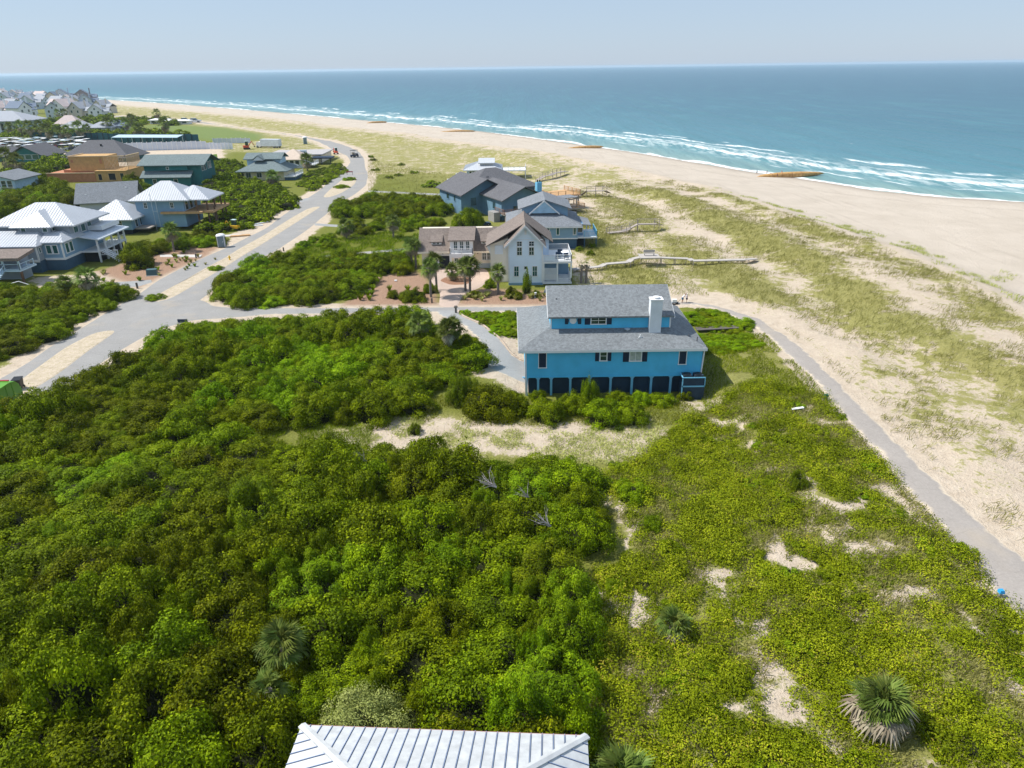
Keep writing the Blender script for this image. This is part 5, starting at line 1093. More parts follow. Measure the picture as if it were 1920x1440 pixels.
one(1070, 1215, 2.2, 2.9, CED[0], 'tall feathery juniper at the right edge of the foreground thicket', 'juniper_shrub'); one(1150, 1100, 1.0, 0.8, BRI[2], 'low green shrub in the grassy gap right of the thicket', 'leafy_shrub'); one(778, 812, 0.8, 0.9, CED[2], 'small dark juniper alone in the sandy clearing', 'juniper_shrub')
for i, (a, b, r, h, m) in enumerate([(868, 752, 1.9, 2.5, CED[1]), (918, 772, 3.0, 3.3, MYR[0]), (965, 772, 1.7, 2.3, MYR[4])]):
    one(a, b, r, h, m, ['dark juniper left of the gravel drive end', 'big dark shrub at the blue house left front corner', 'dark shrub against the blue house left corner'][i], 'myrtle_shrub')
for i, (a, b, r, h, m) in enumerate([(1028, 785, 2.1, 2.1, MYR[1]), (1075, 770, 1.9, 2.2, BRI[1]), (1104, 756, 1.2, 2.5, CED[2]), (1130, 790, 2.3, 2.3, MYR[2]), (1180, 788, 2.0, 2.0, MYR[3]), (1160, 760, 1.5, 1.7, BRI[3]), (1200, 756, 1.4, 1.5, BRI[3]), (1240, 758, 1.5, 1.3, BRI[0]), (1283, 748, 0.9, 1.1, MYR[4]), (1010, 752, 1.0, 1.3, BRI[2])]):
    one(a, b, r, h, m, 'yellowish green shrub along the front of the blue house', 'myrtle_shrub', 'shrubs before the blue house')
X = scatter([(1285, 592), (1330, 585), (1395, 607), (1405, 622), (1330, 622), (1290, 612)], 0.8, 1.5, 5, 0.5, 500, 0.9); plant(X, BRI, 'low bright green shrub between the blue house and the beach path', 'shrubs behind the blue house', (0.45, 0.7), 'leafy_shrub')
X = scatter([(1310, 632), (1400, 628), (1425, 650), (1345, 668), (1320, 655)], 0.7, 1.3, 6, 0.55, 300, 0.9); plant(X, BRI, 'low green shrub in the grass right of the blue house', 'shrubs right of the blue house', (0.35, 0.6), 'leafy_shrub')
X = scatter([(866, 588), (968, 587), (968, 632), (940, 630), (905, 604)], 0.6, 1.1, 7, 0.5, 500); plant(X, BRI, 'low clipped green shrub between the gravel drive and the side road', 'shrubs inside the drive curve', (0.5, 0.75), 'leafy_shrub')
X = scatter([(408, 562), (430, 538), (470, 510), (520, 492), (600, 494), (680, 508), (692, 535), (650, 562), (560, 572), (450, 572)], 1.2, 3.0, 8, 0.52, 1500)
plant(X, MYR + BRI[:2], 'dense shrub in the roadside clump left of the mulch bed', 'shrubs of the corner clump', (0.6, 1.05), 'dense_shrub')  # same myrtle and bright crowns again, not a separate species
X = scatter([(625, 500), (640, 485), (700, 492), (765, 490), (768, 512), (720, 518), (660, 512)], 1.3, 2.4, 9, 0.6, 400); plant(X, MYR, 'dark dense shrub left of the white house wing', 'shrubs beside the white house', (0.9, 1.2), 'hedge_shrub')
for i, (a, b, r, h, m, l) in enumerate([(775, 563, 2.0, 2.2, MYR[0], 'large round shrub in the mulch left of the paved forecourt'), (738, 558, 1.1, 1.3, MYR[1], 'smaller round shrub in the mulch bed, left one'), (805, 548, 1.3, 1.7, BRI[0], 'shrub behind the palms left of the paved forecourt'), (918, 538, 1.1, 1.5, BRI[1], 'yellowish shrub against the white house corner'),
      (958, 556, 1.2, 1.5, MYR[2], 'dark shrub under the white house gable, left'), (972, 560, 0.8, 1.2, MYR[3], 'dark shrub under the white house gable, right'), (892, 556, 1.0, 1.1, MYR[4], 'low shrub beside the paved drive, right'), (988, 549, 0.8, 3.0, CED[0], 'pointed juniper before the white house gable'), (1005, 556, 0.8, 1.3, MYR[0], 'small shrub right of the pointed juniper')]): one(a, b, r, h, m, l)
X = scatter([(628, 392), (700, 378), (850, 380), (862, 392), (845, 400), (760, 412), (700, 405), (645, 412)], 1.8, 3.2, 10, 0.5, 900); plant(X, MYR, 'dark hedge shrub along the drive of the dark grey house', 'hedge shrubs by the bend', (0.8, 1.1), 'hedge_shrub')
one(876, 428, 3.6, 4.6, BRI[2], 'big pale green bush before the dark grey house', 'leafy_shrub')
X = scatter([(640, 440), (700, 440), (720, 430), (820, 436), (840, 420), (790, 415), (650, 425)], 1.2, 2.4, 11, 0.75, 300); plant(X, MYR + BRI[:1], 'round shrub in the grass between the road and the dark grey house', 'shrubs before the dark grey house', (0.8, 1.1), 'hedge_shrub')
X = scatter([(560, 466), (600, 462), (640, 470), (625, 445), (590, 448)], 0.9, 1.8, 12, 0.9, 120); plant(X, BRI, 'loose shrub in the rough grass by the main road', 'shrubs in the rough grass', (0.7, 1.0), 'leafy_shrub')
X = scatter([(-120, 700), (20, 668), (80, 650), (110, 628), (165, 592), (225, 566), (240, 552), (190, 546), (0, 552), (-120, 580)], 1.3, 2.8, 13, 0.55, 1500); plant(X, MYR + BRI[:2], 'shrub in the dense clump left of the main road', 'shrubs left of the road', (0.7, 1.1), 'dense_shrub')
X = scatter([(-90, 430), (0, 408), (20, 362), (60, 345), (110, 352), (140, 372), (150, 395), (128, 388), (60, 400)], 2.0, 3.8, 14, 0.55, 700); plant(X, MYR + BRI[:1], 'tall dark shrub between the houses at the left', 'shrubs among the left houses', (0.9, 1.25), 'dense_shrub')
X = scatter([(-90, 350), (0, 330), (60, 315), (110, 302), (140, 315), (80, 335), (60, 345), (0, 362)], 2.6, 4.6, 15, 0.55, 600); FAR_SCRUB.append((X, 0.8, 1.1))
X = scatter([(392, 306), (440, 303), (455, 338), (520, 352), (560, 368), (540, 392), (490, 425), (430, 438), (385, 436), (405, 375), (388, 335)], 1.7, 3.6, 16, 0.52, 1500); FAR_SCRUB.append((X, 0.6, 1.0))
X = scatter([(560, 346), (590, 322), (640, 308), (652, 320), (620, 342), (585, 360)], 1.2, 2.6, 17, 0.7, 300); FAR_SCRUB.append((X, 0.45, 0.75))
X = scatter([(250, 395), (275, 355), (262, 320), (240, 340), (232, 372)], 2.0, 3.4, 18, 0.6, 200); plant(X, MYR, 'tall shrub left of the teal house', 'shrubs beside the teal house', (0.9, 1.2), 'dense_shrub')
X = scatter([(225, 475), (330, 452), (400, 446), (420, 452), (410, 462), (330, 468), (240, 490)], 1.2, 2.5, 19, 0.6, 400); plant(X, MYR + BRI[:1], 'shrub along the yard of the house being finished', 'shrubs of the left yard', (0.7, 1.1), 'green_shrub')
one(258, 500, 3.2, 4.2, MYR[2], 'large rounded tree like shrub beside the two tier roofed house'); one(292, 560, 1.5, 0.9, BRI[1], 'low bush on the near end of the long road median'); one(404, 506, 1.5, 0.9, BRI[0], 'low bush further along the long road median'); one(640, 352, 2.6, 1.1, BRI[3], 'low bush on the small median at the bend'); one(655, 338, 2.2, 1.1, BRI[2], 'second low bush on the small median at the bend')
for i, (a, b) in enumerate([(704, 320), (730, 334), (748, 330), (752, 310), (776, 325), (700, 301), (696, 295)]): one(a, b, 1.6, 1.1, FARM[i % 4], 'isolated dark bush in the dune grass right of the bend', group='bushes in the dune grass')
one(810, 350, 3.0, 2.0, FARM[3], 'broad dark bush in the dune grass beyond the hedge'); one(1086, 470, 0.9, 1.1, MYR[0], 'little bush right of the blue grey house, nearest the wall'); one(1110, 465, 1.0, 1.0, MYR[1], 'little bush right of the blue grey house, farthest right'); one(1107, 478, 0.8, 1.0, MYR[2], 'little bush right of the blue grey house, nearest the walkway')
X = scatter([(60, 262), (180, 256), (330, 262), (340, 254), (200, 246), (60, 250)], 4, 7, 20, 0.55, 300); FAR_SCRUB.append((X, 0.5, 0.7))
X = scatter([(0, 262), (60, 260), (120, 250), (230, 236), (330, 236), (300, 226), (220, 224), (100, 226), (60, 232)], 5, 8, 21, 0.7, 200); FAR_SCRUB.append((X, 0.5, 0.8))
X = scatter([(-60, 300), (60, 302), (110, 296), (60, 292), (-60, 290)], 3, 5, 22, 0.6, 200); FAR_SCRUB.append((X, 0.6, 0.9))

rng = np.random.default_rng(120); V = []; Q = []; Rn = []; MI = []; b = 0
for X, h0, h1 in FAR_SCRUB:
    for x, y, r in X:
        me = FARM[rng.integers(len(FARM))]; m = len(me.vertices); co = np.empty(m * 3, np.float32); me.vertices.foreach_get('co', co); co = co.reshape(-1, 3); a = rng.random() * 6.28; c, sn = math.cos(a), math.sin(a)
        V.append(np.stack([(co[:, 0] * c - co[:, 1] * sn) * r + x, (co[:, 0] * sn + co[:, 1] * c) * r + y, co[:, 2] * r * (h0 + (h1 - h0) * rng.random()) + hz(x, y) - 0.1], 1))
        li = np.empty(len(me.loops), np.int32); me.loops.foreach_get('vertex_index', li); Q.append(li.reshape(-1, 4) + b); b += m
        rr = np.empty(m, np.float32); me.attributes['rnd'].data.foreach_get('value', rr); Rn.append(np.clip(rr * 0.7 + 0.3 * rng.random(), 0, 0.89)); mi = np.empty(len(me.polygons), np.int32); me.polygons.foreach_get('material_index', mi); MI.append(mi)
me = mesh_np('distant_scrub', np.vstack(V), quads=np.vstack(Q)); fattr(me, 'rnd', np.concatenate(Rn)); me.materials.append(M_L1); me.materials.append(M_CORE_SHADE); me.polygons.foreach_set('material_index', np.concatenate(MI))
o = bpy.data.objects.new('distant_scrub', me); COL.objects.link(o); tag(o, 'distant green scrub around the far houses and roads', kind='stuff')

# ---- masses nobody could count: undergrowth, ground cover, dune grass
def leaf_stuff(name, x, y, z, n, size, seed, mat, label, aspect=0.55, jit=0.7, along=None):
    rng = np.random.default_rng(seed); v, r = leaves_np(np.stack([x, y, z], 1), n, size, rng, aspect, jit, along)
    r = np.clip(0.55 * r + 0.45 * np.repeat(fbm(x * 0.5, y * 0.5, 91), 4) * 1.2 - 0.04, 0, 1)
    me = finish_leaves(name, v, r, [mat]); o = bpy.data.objects.new(name, me); COL.objects.link(o); tag(o, label, kind='stuff'); return o
def pts_in(poly, n, seed, z=0.0):
    rg = np.random.default_rng(seed); w = np.array(poly if poly and abs(poly[0][0]) < 60 and isinstance(poly[0], np.ndarray) else px(poly, z)); lo = w.min(0); hi = w.max(0)
    c = lo + (hi - lo) * rg.random((n, 2)); return c[poly_in([tuple(p) for p in w], c[:, 0], c[:, 1])]
c = np.vstack([pts_in(FORE, 110000, 31), pts_in(MIDT, 60000, 32)]); rg = np.random.default_rng(33)
z = height(c[:, 0], c[:, 1]) + canopy(c[:, 0], c[:, 1]) * (0.05 + 0.46 * fbm(c[:, 0] * 0.5, c[:, 1] * 0.5, 41)) * (0.4 + 0.6 * rg.random(len(c)))
leaf_stuff('undergrowth', c[:, 0], c[:, 1], z, np.tile([0, 0, 1.0], (len(c), 1)), np.full(len(c), 0.12), 34, M_L1, 'leafy undergrowth between the shrubs')
c = pts_in(COVER, 11500, 35, 0.8); x, y = c[:, 0], c[:, 1]; rg = np.random.default_rng(36)
den = cover_density(x, y); k = (den - 0.28) * 2.5 + 0.12 > rg.random(len(x)); x, y, den = x[k], y[k], den[k]
V = []; Rn = []
for i in range(len(x)):
    # each plant: a low ragged mound of leaves with its own tint
    r = 0.20 + 0.75 * rg.random() ** 2.4 * (0.5 + den[i]); h = r * (0.5 + 0.8 * rg.random()); m = int(12 + 66 * r * r / 0.25)
    d = rg.normal(size=(m, 3)); d[:, 2] = np.abs(d[:, 2]); d /= np.linalg.norm(d, axis=1, keepdims=True); p = d * np.array([r, r, h]) * (0.55 + 0.55 * rg.random((m, 1))); p[:, 0] += x[i] ; p[:, 1] += y[i]
    v, q = leaves_np(p, d + np.array([0, 0, 0.4]), np.full(m, 0.125), rg, 0.52, 0.4); V.append(v); Rn.append(np.clip(0.40 * q + (0.70 * rg.random() - 0.06), 0, 1))
v = np.vstack(V); zc = v.reshape(-1, 4, 3).mean(1); v[:, 2] += np.repeat(height(zc[:, 0], zc[:, 1]), 4)
me = finish_leaves('ground_cover', v, np.concatenate(Rn), [M_L5]); o = bpy.data.objects.new('ground_cover', me); COL.objects.link(o); tag(o, 'patchy yellow green ground cover on sand', kind='stuff'); print('cover leaves', len(v) // 4)
M_L7 = leaf_mat('dune_shrub_leaves', (0.035, 0.052, 0.001), (0.145, 0.19, 0.003), (0.38, 0.42, 0.012), (0.28, 0.19, 0.04))
LOW = [shrub_mesh('dune_shrub_crown', 140 + i, 0.62, 24, 130, 0.105, M_L7) for i in range(4)]
X = scatter(COVER, 0.35, 1.15, 141, 0.72, 5200, 0.8); d_ = cover_density(X[:, 0], X[:, 1]); X = X[(d_ > 0.40) & (vnoise(X[:, 0] * 0.35, X[:, 1] * 0.35, 143) > 0.34)]; X = X[np.argsort(-X[:, 2] * (1 + 30 / X[:, 1]))][:290]
plant(X, LOW, 'low mounded dune shrub among the yellow green ground cover', 'low shrubs of the ground cover', (0.45, 0.85), 'dune_shrub')
c = pts_in(COVER, 46000, 38, 0.8); x, y = c[:, 0], c[:, 1]; d_ = cover_density(x, y); k = (d_ > 0.24) & (d_ < 0.55) & (fbm(x * 0.3, y * 0.3, 58) > 0.40); x, y = x[k], y[k]; rg = np.random.default_rng(39)
X = np.repeat(x, 4) + 0.2 * rg.normal(size=len(x) * 4); Yy = np.repeat(y, 4) + 0.2 * rg.normal(size=len(x) * 4); al = np.tile([0.4, -0.2, 1.0], (len(X), 1)); nr = rg.normal(size=(len(X), 3)); nr[:, 2] *= 0.4
leaf_stuff('dry_weeds', X, Yy, height(X, Yy) + 0.16, nr, np.full(len(X), 0.34), 40, M_L6, 'dry straw coloured weeds among the ground cover', 0.16, 0.3, al)
# grass along the road, in yards and beside the drives
GR = [([(560, 466), (700, 432), (790, 440), (785, 500), (640, 500), (540, 490)], 26000, M_L2, 0.5, 0), ([(1080, 545), (1080, 400), (1180, 420), (1330, 560), (1150, 563)], 22000, M_L6, 0.42, 0.6),
      ([(1300, 640), (1420, 615), (1520, 710), (1550, 750), (1400, 770), (1320, 745)], 22000, M_L5, 0.35, 0.9), ([(140, 742), (330, 628), (420, 604), (800, 596), (800, 612), (420, 618), (330, 642), (150, 752)], 16000, M_L2, 0.4, 0),
      ([(760, 790), (840, 700), (900, 690), (1000, 770), (1280, 745), (1330, 790), (1240, 800), (1000, 800), (860, 800)], 20000, M_L5, 0.35, 0), ([(690, 300), (860, 330), (840, 372), (690, 368)], 14000, M_L6, 0.6, 0),
      ([(420, 812), (560, 806), (640, 790), (700, 800), (690, 850), (560, 832), (430, 850)], 14000, M_L5, 0.32, 0), ([(1060, 1085), (1170, 1040), (1190, 1100), (1150, 1300), (1160, 1440), (1070, 1440), (1050, 1330), (1110, 1230)], 26000, M_L5, 0.3, 0.5)]
for i, (poly, n, mat, hgt, zz) in enumerate(GR):
    c = pts_in(poly, n, 60 + i, zz); x, y = c[:, 0], c[:, 1]; k = fbm(x * 0.35, y * 0.35, 61 + i) > 0.40; x, y = x[k], y[k]; rg = np.random.default_rng(70 + i)
    al = np.tile([0.25, -0.1, 1.0], (len(x), 1)); nr = rg.normal(size=(len(x), 3)); nr[:, 2] *= 0.3
    leaf_stuff('rough_grass', x, y, height(x, y) + hgt * 0.42, nr, np.full(len(x), hgt), 80 + i, mat, ['rough green grass between the main road and the houses', 'pale grass slope right of the white house', 'grassy bank between the blue house and the path', 'weedy green verge along the roads', 'weeds around the blue house front', 'dry grass right of the bend', 'weeds at the left end of the sandy clearing', 'tall grass at the right edge of the thicket'][i], 0.12, 0.1, al)
# dune grass: tufts, thicker on the crests
DUNE = [(1345, 560), (1430, 592), (1500, 640), (1560, 694), (1660, 795), (1790, 915), (1930, 1040), (2200, 1250), (2500, 1200), (2300, 760), (1920, 600), (1690, 478), (1450, 395), (1260, 338), (1080, 340), (1090, 470), (1120, 560)]
c = pts_in(DUNE, 44000, 90, 1.0); x, y = c[:, 0], c[:, 1]; dvp = -line_d(VEG, x, y, True)
cov = 0.52 - 0.30 * sstep(-15, 4, dvp) + 0.20 * np.sin((dvp + 12 * fbm(x * 0.03, y * 0.03, 5)) * 0.42) + 0.55 * (fbm(x * 0.06, y * 0.06, 15) - 0.5); cov = cov + 0.9 * (fbm(x * 0.22, y * 0.22, 95) - 0.5) - 0.50 * sstep(9.0, 3.0, line_d(PATH_C, x, y))
rg = np.random.default_rng(92); k = cov > 0.30 + 0.25 * rg.random(len(x)); x, y = x[k], y[k]
X = np.repeat(x, 5) + 0.22 * rg.normal(size=len(x) * 5); Yy = np.repeat(y, 5) + 0.22 * rg.normal(size=len(x) * 5)
al = np.stack([np.full(len(X), 0.55), np.full(len(X), -0.25), np.ones(len(X))], 1); nr = rg.normal(size=(len(X), 3)); nr[:, 2] *= 0.3
leaf_stuff('dune_grass', X, Yy, height(X, Yy) + 0.22, nr, np.full(len(X), 0.52), 93, M_L6, 'tufts of dune grass on the sand right of the path', 0.085, 0.1, al)
c = pts_in([(1450, 400), (1330, 356), (1500, 395), (1750, 470), (1920, 520), (2100, 620), (1920, 600), (1690, 478)], 1100, 94, 0.0); x, y = c[:, 0], c[:, 1]; k = fbm(x * 0.15, y * 0.15, 96) > 0.50; x, y = x[k], y[k]
X = np.repeat(x, 26) + 0.55 * rg.normal(size=len(x) * 26); Yy = np.repeat(y, 26) + 0.4 * rg.normal(size=len(x) * 26); al = np.tile([0.4, -0.2, 1.0], (len(X), 1)); nr = rg.normal(size=(len(X), 3)); nr[:, 2] *= 0.3
leaf_stuff('beach_grass_tufts', X, Yy, height(X, Yy) + 0.2, nr, np.full(len(X), 0.6), 97, M_L6, 'scattered sea oat tufts on the upper beach', 0.1, 0.1, al)
c = pts_in([(580, 812), (640, 797), (800, 780), (1000, 795), (1230, 790), (1290, 830), (1260, 890), (1090, 868), (900, 850), (700, 850)], 2200, 98); x, y = c[:, 0], c[:, 1]; k = fbm(x * 0.4, y * 0.4, 99) > 0.46; x, y = x[k], y[k]
X = np.repeat(x, 20) + 0.3 * rg.normal(size=len(x) * 20); Yy = np.repeat(y, 20) + 0.3 * rg.normal(size=len(x) * 20); al = np.tile([0.3, -0.1, 1.0], (len(X), 1)); nr = rg.normal(size=(len(X), 3))
leaf_stuff('clearing_weeds', X, Yy, height(X, Yy) + 0.12, nr, np.full(len(X), 0.26), 100, M_L6, 'dry weeds scattered over the sandy clearing', 0.2, 0.4, al)

# ------------------------------------------------------------------ palms
M_PALM = leaf_mat('palm_fronds', (0.055, 0.085, 0.015), (0.15, 0.19, 0.035), (0.31, 0.33, 0.09), (0.40, 0.34, 0.10), 0.2, 0.4)
M_PALMD = leaf_mat('dead_palm_fronds', (0.15, 0.115, 0.08), (0.30, 0.24, 0.175), (0.46, 0.39, 0.31), (0.34, 0.26, 0.15), 0.15, 0.8)
M_TRUNK = paint('palm_trunk', (0.19, 0.165, 0.15), 0.95, 0.35, 4.0, fine=0.4)
def frond_np(seed, n=18, droop=0.5, L=1.0, pet=0.55, fold=0.18):
    """fan leaf along +X: stalk, then a fan of narrow folded blades that droop at their tips"""
    rng = np.random.default_rng(seed); v = []; q = []; r = []
    def quad(a, b, c, d, s): 
        k = len(v); v.extend([a, b, c, d]); q.append((k, k + 1, k + 2, k + 3)); r.extend([s] * 4)
    w = 0.018 * L
    def stalk(t): return np.array([pet * L * t, 0, 0.10 * L * t - 0.10 * L * t * t])
    for i in range(3): a, b = stalk(i / 3), stalk((i + 1) / 3); o = np.array([0, w, 0]); quad(a - o, b - o, b + o, a + o, 0.3)
    hub = stalk(1.0)
    for k in range(n):
        a = (k / (n - 1) - 0.5) * 2 * R(96); l = L * (0.62 - 0.16 * abs(a) / R(96)) * (0.9 + 0.2 * rng.random()); s = 0.15 + 0.7 * rng.random()
        d = np.array([math.cos(a), math.sin(a), 0.10 + 0.05 * rng.normal()]); side = np.array([-math.sin(a), math.cos(a), 0]) * 0.036 * L
        m_ = hub + d * l * 0.55 + np.array([0, 0, fold * L * 0.22]); e = hub + d * l + np.array([0, 0, -droop * L * (0.30 + 0.16 * rng.random())])
        quad(hub, m_ - side, e, m_ + side, s)
    return np.array(v), np.array(q), np.array(r)
def frond_mesh(name, seed, mat, **k):
    v, q, r = frond_np(seed, **k); me = mesh_np(name, v, quads=q); fattr(me, 'rnd', r); me.materials.append(mat); return me
FR = [frond_mesh('frond', 200 + i, M_PALM, droop=0.35 + 0.25 * i) for i in range(3)]; FD = [frond_mesh('dead_frond', 210 + i, M_PALMD, droop=1.0, n=14) for i in range(2)]
def frond_dirs(n, lo, hi, seed):
    rg = random.Random(seed); out = []
    for k in range(n): out.append((k * 2.39996 + rg.uniform(-0.25, 0.25), R(lo + (hi - lo) * (k + 0.5) / n) + rg.uniform(-0.1, 0.1), rg.uniform(-0.4, 0.4), rg.uniform(0.82, 1.12)))
    return out
def palm(px_, py_, th, cr, label, seed, dead=8, near=False, group=None, green=24, name='palmetto_palm', base=None, glo=-28, dhi=-35):
    p = np.array(base) if base is not None else atg(px_, py_)
    T = Thing(name, label, 'palm tree', (p[0], p[1], p[2] - 0.05), rs.random() * 6.28, group, local=True)
    rg = random.Random(seed); lean = (rg.uniform(-0.05, 0.05) * th, rg.uniform(-0.05, 0.05) * th); mb = MB(); seg = max(2, int(th / 0.35)); last = (0, 0, 0)
    for k in range(seg):
        t0, t1 = k / seg, (k + 1) / seg; q = (lean[0] * t1 * t1, lean[1] * t1 * t1, th * t1); mb.tube(last, q, 0.19 if th > 1.5 else 0.24, 0.165 if th > 1.5 else 0.22, 9); last = q
    T.part('trunk', mb, M_TRUNK)
    for kind, n, lo, hi, meshes in (('frond', green, glo, 82, FR), ('dead_frond', dead, -78, dhi, FD)):
        V = []; Q = []; Rr = []; b = 0
        for j, (az, el, tw, sc) in enumerate(frond_dirs(n, hi, lo, seed + (7 if kind == 'frond' else 99))):
            Mx = Matrix.Translation(last) @ Matrix.Rotation(az, 4, 'Z') @ Matrix.Rotation(-el, 4, 'Y') @ Matrix.Rotation(tw, 4, 'X') @ Matrix.Scale(cr / 1.05 * sc, 4)
            me = meshes[j % len(meshes)]
            if near:
                o = bpy.data.objects.new(kind, me); COL.objects.link(o); o.parent = T.root; o.matrix_local = Mx
            else:
                m = len(me.vertices); co = np.empty(m * 3, np.float32); me.vertices.foreach_get('co', co); co = co.reshape(-1, 3); A = np.array(Mx)
                V.append(co @ A[:3, :3].T + A[:3, 3]); li = np.empty(len(me.loops), np.int32); me.loops.foreach_get('vertex_index', li); Q.append(li.reshape(-1, 4) + b); b += m
                rr = np.empty(m, np.float32); me.attributes['rnd'].data.foreach_get('value', rr); Rr.append(rr)
        if not near and V:
            me = mesh_np('crown', np.vstack(V), quads=np.vstack(Q)); fattr(me, 'rnd', np.concatenate(Rr)); T.part_mesh('crown' if kind == 'frond' else 'dead_fronds', me, M_PALM if kind == 'frond' else M_PALMD)
    return T
palm(1640, 1362, 1.3, 1.6, 'large palm with a skirt of pale dead fronds at the bottom right', 1, 34, True, green=30, glo=2, dhi=8)
palm(1262, 1188, 0.6, 1.15, 'small palm with grey dead fronds in the middle of the ground cover', 2, 12, True, green=20, glo=-5, dhi=-5)
palm(1165, 1475, 0.5, 1.6, 'dry looking palm right beside the bottom metal roof', 3, 22, True, green=22, glo=-5, dhi=15)
palm(543, 1262, 2.0, 1.5, 'palm rising out of the foreground thicket', 4, 7, True, green=26)
palm(508, 1330, 1.4, 1.1, 'small palm below the thicket palm near the silvery shrub', 5, 2, True, green=16)
palm(1195, 1490, 0.4, 1.2, 'low palm at the bottom edge right of the metal roof', 6, 6, True, green=16)
WP = [(808, 557, 4.4, 1.65, 'front palm left of the white house drive, greenest crown'), (819, 544, 4.3, 1.6, 'back palm left of the white house drive'), (873, 546, 3.6, 1.6, 'left palm of the pair right of the white house drive'), (881.5, 549, 3.9, 1.65, 'right palm of the pair right of the white house drive'), (934, 552, 3.2, 1.4, 'single palm before the white house gable'),
      (849, 526, 1.5, 1.5, 'short yellowish palm in the round mulched island'), (773, 500, 3.4, 1.6, 'left palm at the end of the white house wing'), (780.5, 503, 3.6, 1.5, 'right palm at the end of the white house wing'), (738, 446, 2.9, 1.8, 'thick trunked palm in the grass left of the big pale bush'),
      (843, 676, 3.6, 1.45, 'left palm of the pair beside the gravel drive'), (850.5, 670, 3.5, 1.45, 'right palm of the pair beside the gravel drive'), (787, 640, 2.4, 1.7, 'bushy palm behind the pair beside the gravel drive'), (327, 472, 3.8, 1.9, 'palm in front of the house being finished'), (174, 566, 3.6, 1.8, 'palm in the clump left of the main road'), (577, 320, 3.2, 2.6, 'palm by the cream house inside the bend'), (514, 352, 3.0, 2.4, 'palm before the yellow house'), (650, 448, 2.4, 1.9, 'palm hidden in the shrubs by the road'), (130, 560, 2.2, 1.6, 'low palm behind the clump left of the road')]
for i, (a, b, th, cr, l) in enumerate(WP): palm(a, b, th, cr, l, 20 + i, 8)
for i, (a, b) in enumerate([(1089.5, 531), (1099, 531)]): palm(a, b, 2.9, 0.75, ['bare trunked palm right of the white house deck, left one', 'bare trunked palm right of the white house deck, right one'][i], 60 + i, 9, green=5)
FPALM = [(24, 258), (42, 256), (62, 262), (80, 262), (95, 268), (118, 268), (130, 266), (152, 264), (166, 262), (205, 250), (222, 248), (240, 250), (252, 248), (258, 262), (268, 262), (312, 256), (296, 228), (112, 225), (124, 224), (20, 330), (36, 332)]
src = palm(*FPALM[0], 5.0, 3.2, 'distant palm near the club and village', 70, 6, group='distant palms', green=14)
for a, b in FPALM[1:]:
    o = copy_tree(src.root); p = atg(a, b); o.location = (p[0], p[1], p[2] - 0.05); o.rotation_euler = (0, 0, rs.random() * 6.28); o.scale = [0.85 + 0.4 * rs.random()] * 3
# small ornamental grasses of the mulch beds
GT = {}
rng = np.random.default_rng(301); m = 70; a = rng.random(m) * 6.28; al = np.stack([np.cos(a), np.sin(a), 1.6 + 0 * a], 1); nr = np.stack([-np.cos(a), -np.sin(a), 0.6 + 0 * a], 1)
v, r = leaves_np(np.stack([np.cos(a) * 0.25, np.sin(a) * 0.25, 0.42 + 0 * a], 1), nr, np.full(m, 0.95), rng, 0.09, 0.2, al); TUFT = finish_leaves('grass_tuft', v, r, [M_L6]); TUFTG = finish_leaves('green_tuft', v.copy(), r, [M_L2])
def tuft(pxx, pyy, s, label, group, me=None):
    p = atg(pxx, pyy); o = bpy.data.objects.new('ornamental_grass', me or TUFT); COL.objects.link(o); o.location = p; o.scale = (s, s, s * 0.9); o.rotation_euler = (0, 0, rs.random() * 6.28); tag(o, label, 'grass', group)
for k in range(44):
    u = rs.random(); w = rs.random(); a = (185 + 210 * u + 30 * (w - .5), 524 - 50 * u + 26 * (w - 0.3)); tuft(*a, 0.55 + 0.4 * rs.random(), 'small grass plant in the mulch bed of the left houses', 'grass plants in the left mulch bed', TUFTG if rs.random() < 0.6 else TUFT)
for k in range(26): tuft(862 + 165 * rs.random(), 553 + 12 * rs.random(), 0.7 + 0.3 * rs.random(), 'small grass plant in the mulch bed of the white house', 'grass plants by the white house')
for k in range(12): tuft(660 + 130 * rs.random(), 545 + 22 * rs.random(), 0.7 + 0.4 * rs.random(), 'small grass plant in the mulch left of the forecourt', 'grass plants left of the forecourt', TUFTG)

# ------------------------------------------------------------------ dead branches
def dead(px_, py_, s, z, label, seed, n=10):
    p = atg(px_, py_); rg = random.Random(seed); mb = MB()
    for k in range(n):
        a = R(100 + 130 * rg.random()); q = Vector((0.1 * rg.uniform(-1, 1), 0.1 * rg.uniform(-1, 1), 0)); d = Vector((math.cos(a), 0.4 * math.sin(a) - 0.2, 0.5 + 0.5 * rg.random())).normalized(); r = 0.035 * s
        for j in range(4):
            e = q + d * s * 0.32; mb.tube(q, e, r, r * 0.7, 5, False); q = e; r *= 0.7; d = (d + Vector((rg.uniform(-.4, .4), rg.uniform(-.4, .4), rg.uniform(-.25, .2)))).normalized()
            if j > 0: mb.tube(q, q + (d + Vector((rg.uniform(-1, 1), rg.uniform(-1, 1), 0.2))).normalized() * s * 0.25, r * 0.8, r * 0.3, 4, False)
    me = mb.mesh('dead_branch'); o = bpy.data.objects.new('dead_branch', me); COL.objects.link(o); o.location = (p[0], p[1], p[2] + z); me.materials.append(paint('bleached_wood', (0.36, 0.33, 0.32), 0.9, 0.15)); tag(o, label, 'dead branch')
dead(1030, 1042, 1.0, 2.4, 'bleached dead branches in the thicket below the grey ones', 5); dead(930, 952, 1.1, 1.8, 'grey dead shrub branches on top of the foreground thicket', 6, 14); dead(690, 905, 0.8, 2.0, 'small dead twigs at the back edge of the foreground thicket', 7, 8); dead(990, 980, 0.8, 2.2, 'pale dead twigs between the two larger dead branches', 8, 8)

